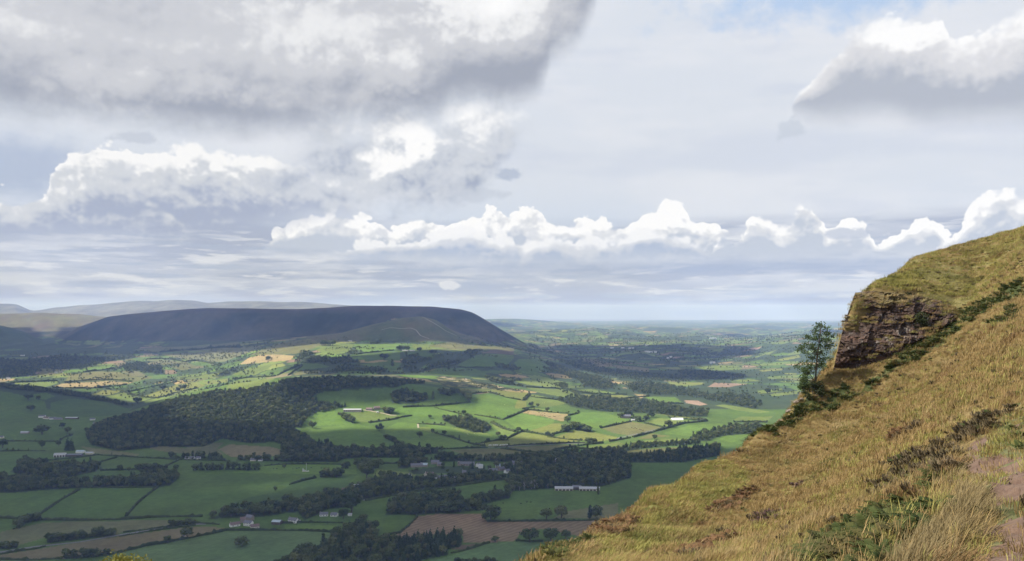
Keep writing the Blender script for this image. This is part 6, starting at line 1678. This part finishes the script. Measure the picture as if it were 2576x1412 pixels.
        o = bpy.data.objects.new(nm, me); COL.objects.link(o); tag(o, lab, cat, None, 'stuff'); o.modifiers.new('scatter', 'NODES').node_group = grp

# --- the crag
CB = [(2096,934,82.6),(2140,926,82.4),(2200,912,82.2),(2260,890,82.2),(2330,852,82.6),(2380,818,83.2),(2412,800,84.4)]
CT = [(2150,742,86.4),(2196,738,86.2),(2246,742,85.8),(2306,748,85.6),(2360,758,85.6),(2390,768,85.6),(2416,782,85.4)]
def _crv(c, s):
    t = np.linspace(0, 1, len(c)); px, py, d = (np.interp(s, t, [q[k] for q in c]) for k in range(3))
    return (px - 1288) * PXF * d, d, EYE + (HOR - py) * PXF * d
def crag_point(s, t):
    bx, by, bz = _crv(CB, s); tx, ty, tz = _crv(CT, s); w = t ** 1.5
    return float(bx + (tx - bx) * (.25 * t + .75 * w)), float(by + (ty - by) * w), float(bz + (tz - bz) * t)
def build_crag():
    ns, nt_ = 420, 170
    s = np.linspace(0, 1, ns); t = np.linspace(-.06, 1.03, nt_)
    Sg, Tg = np.meshgrid(s, t); T_ = np.clip(Tg, 0, None)
    bx, by, bz = _crv(CB, Sg); tx, ty, tz = _crv(CT, Sg); w = T_ ** 1.5
    # overhang pattern: beds and joints
    zz = bz + (tz - bz) * Tg; L = bx * 1.0
    def rnd(i, j, k=0):
        h = ((i.astype(np.int64) * 73856093) ^ (j.astype(np.int64) * 19349663) ^ (k * 83492791)) & 0xFFFFFF
        return ((h * 48271) % 65521) / 65521
    big = fbm(L / 4.2, zz / 2.6, 3, 33)
    wl = L + .9 * fbm(L / 1.7, zz / 1.1, 3, 71); wz = zz + .55 * fbm(L / 2.3, zz / 1.3, 3, 72) + L * .05
    out = 1.15 * big; blk = 0
    for k, (bh, jw, am) in enumerate(((1.9, 2.6, 1.0), (.85, 1.25, .62), (.36, .62, .30), (.17, .30, .13))):
        bd = np.floor(wz / bh + .35 * fbm(wl / (jw * 2.2), zz / bh, 2, 80 + k)); jn = np.floor(wl / jw + rnd(bd, bd * 0, k + 9) * 7 + .4 * fbm(wl / jw, wz / bh, 2, 90 + k))
        q_ = rnd(bd, jn, k + 1); out = out + am * (q_ - .5) + am * .28 * (rnd(bd, bd * 0, k + 20) - .5); blk = q_
    out += .09 * fbm(L / .3, zz / .3, 3, 5)
    out *= np.clip(1.3 - .6 * np.abs(Sg - .45), .4, 1) * np.clip((1.02 - Sg) / .12, 0, 1) * np.clip((Tg + .02) / .1, .2, 1)
    nx, ny = -.42, -.91
    Xc = bx + (tx - bx) * (.25 * T_ + .75 * w) + nx * out * .8; Yc = by + (ty - by) * w + ny * out; Zc = zz + .06 * blk
    idx = np.arange(ns * nt_).reshape(nt_, ns); q = np.stack([idx[:-1, :-1], idx[:-1, 1:], idx[1:, 1:], idx[1:, :-1]], -1).reshape(-1, 4)
    me = bpy.data.meshes.new('rock_outcrop'); me.from_pydata(np.stack([Xc, Yc, Zc], -1).reshape(-1, 3).tolist(), [], q.tolist())
    m = bpy.data.materials.new('bedded_sandstone'); m.use_nodes = True; n_ = m.node_tree; V.T = n_; b = n_.nodes['Principled BSDF']; b.inputs['Roughness'].default_value = .9
    geo = n_.nodes.new('ShaderNodeNewGeometry'); Pn = V(geo.outputs['Position'])
    mp = n_.nodes.new('ShaderNodeMapping'); mp.inputs['Scale'].default_value = (1, 1, .35); n_.links.new(Pn.s, mp.inputs['Vector'])
    a1 = noise(Pn, .45, 5, .6); a2 = noise(V(mp.outputs[0]), 1.9, 6, .65); a3 = noise(Pn, 5.0, 5, .65)
    mp2 = n_.nodes.new('ShaderNodeMapping'); mp2.inputs['Scale'].default_value = (.3, .3, 2.2); n_.links.new(Pn.s, mp2.inputs['Vector']); a4 = noise(V(mp2.outputs[0]), 1.2, 4, .6)
    at = n_.nodes.new('ShaderNodeAttribute'); at.attribute_name = 'lichen'
    col = mixc(smooth(a1, .35, .65), (.040, .024, .017), (.070, .042, .029)); col = mixc(smooth(a4, .5, .68) * .8, col, (.110, .058, .036))
    col = mixc(smooth(a2 + V(at.outputs['Fac']) * .14, .62, .76) * .75, col, (.27, .235, .20)); col = mixc(smooth(a3, .60, .72) * .5, col, (.022, .016, .014))
    at2 = n_.nodes.new('ShaderNodeAttribute'); at2.attribute_name = 'mossy'
    col = mixc(clamp01(V(at2.outputs['Fac']) * smooth(a2, .3, .5)), col, (.150, .115, .042))
    n_.links.new(col.s, b.inputs['Base Color'])
    bp = n_.nodes.new('ShaderNodeBump'); bp.inputs['Strength'].default_value = .9; bp.inputs['Distance'].default_value = .12; n_.links.new((a3 + a2 * .5).s, bp.inputs['Height']); n_.links.new(bp.outputs[0], b.inputs['Normal'])
    lich = np.exp(-((Sg - .46) / .16) ** 2 - ((Tg - .35) / .28) ** 2) + .4 * np.exp(-((Sg - .1) / .1) ** 2)
    moss = np.clip((fbm(L / 2.2, zz / 1.2, 3, 63) + (1.4 * (Tg - .62)) * np.clip((Sg - .05) / .25, .25, 1) - .15 * (Sg < .25) + .3 * (Tg < .06) - .75 * np.exp(-((Sg - .45) / .25) ** 2 - ((Tg - .4) / .35) ** 2)) * 3, 0, 1)
    for an, val in (('lichen', lich), ('mossy', moss)):
        a = me.attributes.new(an, 'FLOAT', 'POINT'); a.data.foreach_set('value', val.ravel().astype(np.float32))
    me.materials.append(m); me.update(); o = bpy.data.objects.new('rock_outcrop', me); COL.objects.link(o)
    tag(o, 'brown bedded sandstone crag with pale weathered streaks on the hill shoulder', 'crag')
    # loose boulders
    def boulder(zone, px, py, w, h, label, seed, mat, dd=0):
        a_, b_ = zp(zone, [(px, py)])[0]; x, y = hsurvey(a_, b_); y += dd; x = (a_ - 1288) * PXF * y; s_ = ZOOM[zone][2] * PXF * y
        bm = bmesh.new(); bmesh.ops.create_icosphere(bm, subdivisions=4, radius=1); r = np.random.default_rng(seed)
        pl = r.normal(size=(9, 3)); pl /= np.linalg.norm(pl, axis=1)[:, None]; dd_ = r.uniform(.55, .85, 9)
        for v in bm.verts:
            p = np.array(v.co[:])
            for n3, d3 in zip(pl, dd_):
                k = p @ n3
                if k > d3: p = p - n3 * (k - d3)
            p += .05 * float(fbm(np.array([p[0] * 3 + seed]), np.array([p[1] * 3 + p[2] * 2]), 3, seed)[0])
            v.co = Vector((p[0] * w * s_ / 2, p[1] * w * s_ / 2, p[2] * h * s_ / 2))
        me = bpy.data.meshes.new('boulder'); bm.to_mesh(me); bm.free(); me.materials.append(mat)
        o = bpy.data.objects.new('boulder', me); COL.objects.link(o); o.location = (x, y, float(hill(x, y)) + h * s_ * .28)
        tag(o, label, 'boulder', 'boulders of the slope')
    BR = plain_mat('boulder_stone', (.11, .085, .065), .9, .35, 3.0, (.15, .12, .095)); BD = plain_mat('dark_boulder_stone', (.050, .036, .034), .9, .35, 3.0)
    boulder('6', 1622, 758, 120, 86, 'dark angular boulder at the right end of the crag', 5, BD, -.6)
    for i, (px, py, w, h) in enumerate(((1272,126,34,24),(1302,112,44,28),(1345,96,40,26),(1388,72,38,30),(1412,56,26,20),(1238,166,30,20))):
        boulder('7', px, py, w, h, 'weathered boulder on the slope edge below the bush, %s of six' % ORD[i], 20 + i, BR)

# --- rowan and bushes
def leafy(seed, tips, nleaf, size, spread):
    r = np.random.default_rng(seed); P_ = []
    for p in tips:
        k = int(nleaf * r.uniform(.6, 1.3)); P_.append(np.array(p) + r.normal(size=(k, 3)) * np.array([spread, spread, spread * .62]))
    p = np.concatenate(P_); m = len(p); nn = r.normal(size=(m, 3)) + np.array([0, 0, .8]); nn /= np.linalg.norm(nn, axis=1)[:, None]
    t1 = np.cross(nn, r.normal(size=(m, 3))); t1 /= np.linalg.norm(t1, axis=1)[:, None]; t2 = np.cross(nn, t1); s = size * r.uniform(.6, 1.25, (m, 1))
    v = np.stack([p - t1 * s, p - t2 * s * .45, p + t1 * s, p + t2 * s * .45], 1).reshape(-1, 3)
    return v, [(4 * i, 4 * i + 1, 4 * i + 2, 4 * i + 3) for i in range(m)]
def build_rowan():
    LR = leaf_mat('rowan_leaves', (.058, .092, .036), (.085, .120, .046), (.090, .100, .038), 2.0, .3)
    BS = leaf_mat('bush_leaves', (.030, .042, .018), (.050, .058, .022), (.060, .050, .022), 2.0, .2)
    a, b = zp('6', [(560, 1262)])[0]; y = 80.5; u = (a - 1288) * PXF; x = u * y; z = EYE + (HOR - b) * PXF * y
    e = empty('rowan_tree', (x, y, z - .3)); tag(e, 'slender airy rowan growing out beside the crag against the valley', 'tree')
    k = ZOOM['6'][2] * PXF * y                            # metres per region-6 pixel
    def q(px, py, dy=0): return ((px - 560) * k, dy, (1262 - py) * k + .3)
    tr = [q(560,1290), q(566,1200,.05), q(578,1080,.1), q(590,980,.05), q(600,900), q(608,835)]
    parts = [tube(tr, [.10, .085, .065, .05, .03, .012], 7)]; tips = []; r = random.Random(3)
    ends = [(420,1030),(455,1010),(410,1170),(440,1190),(470,1130),(500,1060),(500,1200),(520,1150),(530,1010),(545,950),(490,985),(515,930),(545,900),(575,880),(600,850),(610,830),(640,860),(650,900),(600,920),(625,950),(670,915),(690,925),(655,960),(640,1000),(690,990),(600,1010),(580,1050),(620,1060),(560,1100),(540,1180),(610,1120),(640,1110),(660,1105),(620,1160),(600,1170),(650,1030),(480,1190),(560,1000),(455,1150),(530,1090)]
    for i, (px, py) in enumerate(ends):
        dy = r.uniform(-.7, .7); e1 = q(px, py, dy); src = max(0, min(4, int((1250 - py - 30) / 85))); f = tr[src]
        mid = tuple((f[j] * .5 + e1[j] * .5) + (.05 if j == 2 else 0) for j in range(3)); parts.append(tube([f, mid, e1], [.028, .02, .006], 4)); tips += [e1, e1, mid if r.random() < .35 else e1]
    mesh_obj('trunk', *join(parts), BARK, e)
    v, f = leafy(4, tips, 29, .115, .22); mesh_obj('crown', v, f, LR, e)
    def bush(name, zone, cx, cy, w, h, label, seed, y_=None, mat=BS, n=26, ls=.10):
        a, b = zp(zone, [(cx, cy)])[0]
        if y_ is None: x, y = hsurvey(a, b)
        else: y = y_; x = (a - 1288) * PXF * y
        k = ZOOM[zone][2] * PXF * y; z = EYE + (HOR - b) * PXF * y; e = empty(name, (x, y, z)); tag(e, label, 'bush'); r = random.Random(seed); parts = []; tips = []
        for i in range(n):
            an = r.uniform(0, 6.28); el = r.uniform(.1, 1.4); R_ = r.uniform(.7, 1.0); p = (math.cos(an) * math.cos(el) * w * k / 2 * R_, math.sin(an) * math.cos(el) * w * k / 2 * R_, math.sin(el) * h * k * R_)
            parts.append(tube([(0, 0, -.4), tuple(c * .5 for c in p), p], [.05, .03, .008], 4)); tips.append(p); tips.append(tuple(c * .75 for c in p))
        mesh_obj('stems', *join(parts), BARK, e); v, f = leafy(seed, tips, 40, ls, max(.16, .13 * w * k / 2)); mesh_obj('foliage', v, f, mat, e)
    bush('hawthorn_bush', '6', 545, 1420, 200, 150, 'dark dense bush at the foot of the rowan', 5, 79.5)
    bush('hawthorn_bush', '6', 470, 1352, 90, 120, 'leafy sprig overhanging the valley left of the dark bush', 6, 80.5, LR, 14)
    bush('gorse_bush', '6', 1405, 880, 130, 180, 'dark evergreen bush growing in the right side of the crag', 7, 83.6, BS, 20)
    bush('gorse_bush', '6', 1300, 640, 60, 70, 'small dark bush on the grassy ledge above the crag', 8, 87.5, BS, 10)
    # yellow-green crown rising into the bottom left of the view from the slope below
    yy = 60.0; u = (300 - 1288) * PXF; x = u * yy; z = float(hill(x, yy)); topz = EYE + (HOR - 1398) * PXF * yy
    YG = leaf_mat('yellow_green_leaves', (.120, .130, .028), (.170, .165, .035), (.140, .120, .030), 1.0, .3)
    e = empty('ash_tree', (x, yy, z)); tag(e, 'yellow-green tree top just showing at the bottom left edge', 'tree'); h = topz - z; r = random.Random(8); parts = [tube([(0, 0, -1), (.3, 0, h * .4), (0, 0, h * .9)], [.4, .3, .06], 7)]; tips = []
    for i in range(60):
        an = r.uniform(0, 6.28); el = r.uniform(-.2, 1.5); q_ = (math.cos(an) * math.cos(el) * 2.6 * r.uniform(.8, 1.05), math.sin(an) * math.cos(el) * 2.6, h - 3.2 + math.sin(el) * 3.0 * r.uniform(.85, 1.02)); tips.append(q_)
        if i % 3 == 0: parts.append(tube([(0, 0, h * .5), (q_[0] * .5, q_[1] * .5, q_[2] - 1), q_], [.12, .07, .02], 4))
    mesh_obj('trunk', *join(parts), BARK, e); v, f = leafy(9, tips, 60, .13, .34); mesh_obj('crown', v, f, YG, e)
# ---------------------------------------------------------------- sun, clouds overhead, air
def build_sun():
    d = bpy.data.lights.new('sun', 'SUN'); d.energy = SUN_E; d.angle = R(0.5); d.color = (1.0, .955, .88)
    o = bpy.data.objects.new('sun', d); COL.objects.link(o)
    o.rotation_euler = SUN.to_track_quat('Z', 'Y').to_euler()
SUN_E = 5.0
def cloud_mat():
    m = bpy.data.materials.new('cloud'); m.use_nodes = True; nt = m.node_tree; nt.nodes.clear(); V.T = nt
    at = nt.nodes.new('ShaderNodeAttribute'); at.attribute_name = 'cover'
    geo = nt.nodes.new('ShaderNodeNewGeometry')
    n = noise(V(geo.outputs['Position']), 0.0024, 5, 0.6)
    f = smooth(V(at.outputs['Fac']) + (n - 0.5) * 0.7, 0.15, 0.85)
    d = nt.nodes.new('ShaderNodeBsdfDiffuse'); d.inputs['Color'].default_value = (.5, .5, .54, 1)
    t = nt.nodes.new('ShaderNodeBsdfTranslucent'); t.inputs['Color'].default_value = (.9, .9, .92, 1)
    a = nt.nodes.new('ShaderNodeAddShader')
    mx0 = nt.nodes.new('ShaderNodeMixShader'); mx0.inputs[0].default_value = .12
    nt.links.new(d.outputs[0], mx0.inputs[1]); nt.links.new(t.outputs[0], mx0.inputs[2])
    tr = nt.nodes.new('ShaderNodeBsdfTransparent'); mx = nt.nodes.new('ShaderNodeMixShader')
    nt.links.new(f.s, mx.inputs[0]); nt.links.new(tr.outputs[0], mx.inputs[1]); nt.links.new(mx0.outputs[0], mx.inputs[2])
    out = nt.nodes.new('ShaderNodeOutputMaterial'); nt.links.new(mx.outputs[0], out.inputs['Surface'])
    return m
# ground under cloud: zone, outline in survey pixels, cloud height
SHADE = [
 ('F', '-420,1420 -420,985 0,965 150,978 330,1015 380,1062 470,1075 560,1072 650,1085 740,1090 780,1088 840,1078 900,1068 960,1082 1030,1072 1100,1092 1200,1098 1300,1108 1400,1122 1500,1135 1640,1138 1800,1130 2000,1120 2000,1420', 4200),
 ('F', '690,1000 760,950 900,945 1060,952 1120,968 1180,985 1185,1010 1080,1018 960,1012 860,1022 760,1012', 3600),
 ('F', '730,925 800,905 900,893 1000,888 1100,880 1180,885 1260,880 1350,890 1420,915 1380,940 1250,955 1150,945 1000,938 850,945 780,938', 4600),
 ('F', '100,880 150,800 300,760 700,750 1100,745 1200,770 1330,850 1420,892 1340,886 1240,868 1150,862 1060,858 960,862 860,858 780,866 640,884 500,890 330,895', 5200),
 ('F', '-420,955 -420,790 0,805 60,825 150,860 200,880 230,905 120,930 0,950', 5200),
 ('F', '1290,868 1400,862 1550,872 1700,866 1850,872 1900,890 1800,905 1700,925 1800,935 1850,950 1700,955 1560,945 1450,928 1360,905', 5200),
]
GAPS = ['440,1236 520,1205 700,1190 860,1178 1060,1176 1060,1200 900,1218 640,1236']
def build_clouds():
    m = cloud_mat(); r = random.Random(4)
    def cloud(poly, hgt, feather):
        """a lens of cloud over the outline, thin at the rim"""
        poly = [(x + SUN.x / SUN.z * (hgt - float(ground(x, y))), y + SUN.y / SUN.z * (hgt - float(ground(x, y)))) for x, y in poly]
        xs = [p[0] for p in poly]; ys = [p[1] for p in poly]; step = max(40.0, (max(xs) - min(xs)) / 90)
        X = np.arange(min(xs) - 2 * step, max(xs) + 3 * step, step); Y = np.arange(min(ys) - 2 * step, max(ys) + 3 * step, step * 1.0)
        gx, gy = np.meshgrid(X, Y)
        wx = gx + 70 * fbm(gx / 300, gy / 300, 3, 1); wy = gy + 70 * fbm(gx / 300, gy / 300, 3, 2)
        ins = inside(poly, wx, wy).astype(float)
        if hgt == 4200:
            for hole in GAPS:
                hp = [(x + SUN.x / SUN.z * hgt, y + SUN.y / SUN.z * hgt) for x, y in to_world('F', hole)]
                ins[inside(hp, wx, wy)] = .52
        k = max(1, int(feather / step)); d = ins.copy()
        for _ in range(k):
            q = np.pad(d, 1, mode='edge'); d = (q[:-2, 1:-1] + q[2:, 1:-1] + q[1:-1, :-2] + q[1:-1, 2:] + 2 * d) / 6
        up = hgt + 160 * d * (1 + .6 * fbm(gx / 400, gy / 400, 3, 5)); dn = hgt - 40 * d
        n_, m_ = gx.shape; vs = np.concatenate([np.stack([gx, gy, up], -1).reshape(-1, 3), np.stack([gx, gy, dn], -1).reshape(-1, 3)])
        idx = np.arange(n_ * m_).reshape(n_, m_); keep = (d[:-1, :-1] + d[1:, 1:] + d[1:, :-1] + d[:-1, 1:]) > .08
        q = np.stack([idx[:-1, :-1], idx[:-1, 1:], idx[1:, 1:], idx[1:, :-1]], -1)[keep]
        fs = np.concatenate([q, q[:, ::-1] + n_ * m_])
        me = bpy.data.meshes.new('cloud'); me.from_pydata(vs.tolist(), [], fs.tolist()); me.materials.append(m)
        a = me.attributes.new('cover', 'FLOAT', 'POINT'); a.data.foreach_set('value', np.tile(d.ravel(), 2).astype(np.float32))
        me.polygons.foreach_set('use_smooth', np.ones(len(fs), bool)); me.update()
        o = bpy.data.objects.new('cloud', me); COL.objects.link(o); tag(o, 'cloud overhead shading part of the valley', None, None, 'structure')
    for zone, txt, h in SHADE:
        poly = [(x * min(1, 8600 / y), min(y, 8600)) for x, y in to_world(zone, txt)]
        if h == 4200: poly = [(x, y) for x, y in poly if y > 1200] + [(1400, 700), (-1300, 700)]
        cloud(poly, h, 90 if h < 5000 else 140)
    for k in range(10):                                   # unseen clouds put in to shade patches of the far plain
        y = r.uniform(8500, 26000); x = r.uniform(-.1, .75) * y; hh = max(8500, .75 * y); a = r.uniform(300, 800); b = r.uniform(400, 1300)
        cloud([(x + a * math.cos(t * .4) * r.uniform(.7, 1.2), y + b * math.sin(t * .4) * r.uniform(.7, 1.2)) for t in range(16)], hh, 140)
def build_hill_cloud():
    """small cloud that keeps the near slope in shade while the crest catches the sun"""
    pass
def build_haze():
    v, f = quadbox(-42000, 42000, -1500, 47500, -40, 720)
    m = bpy.data.materials.new('haze'); m.use_nodes = True; nt = m.node_tree; nt.nodes.clear()
    pv = nt.nodes.new('ShaderNodeVolumePrincipled'); pv.inputs['Color'].default_value = (.34, .48, .98, 1); pv.inputs['Density'].default_value = HAZE
    pv.inputs['Anisotropy'].default_value = 0.0; pv.inputs['Absorption Color'].default_value = (1, 1, 1, 1)
    out = nt.nodes.new('ShaderNodeOutputMaterial'); nt.links.new(pv.outputs[0], out.inputs['Volume'])
    o = mesh_obj('haze', v, f, m); tag(o, 'thin blue haze filling the valley air', None, None, 'stuff')
HAZE = 4.2e-5
build_terrain()
build_trees()
build_hedges()
build_roads()
build_buildings()
build_cattle()
build_hillside()
build_crag()
build_plants()
build_rowan()
build_sun()
build_clouds()
build_haze()
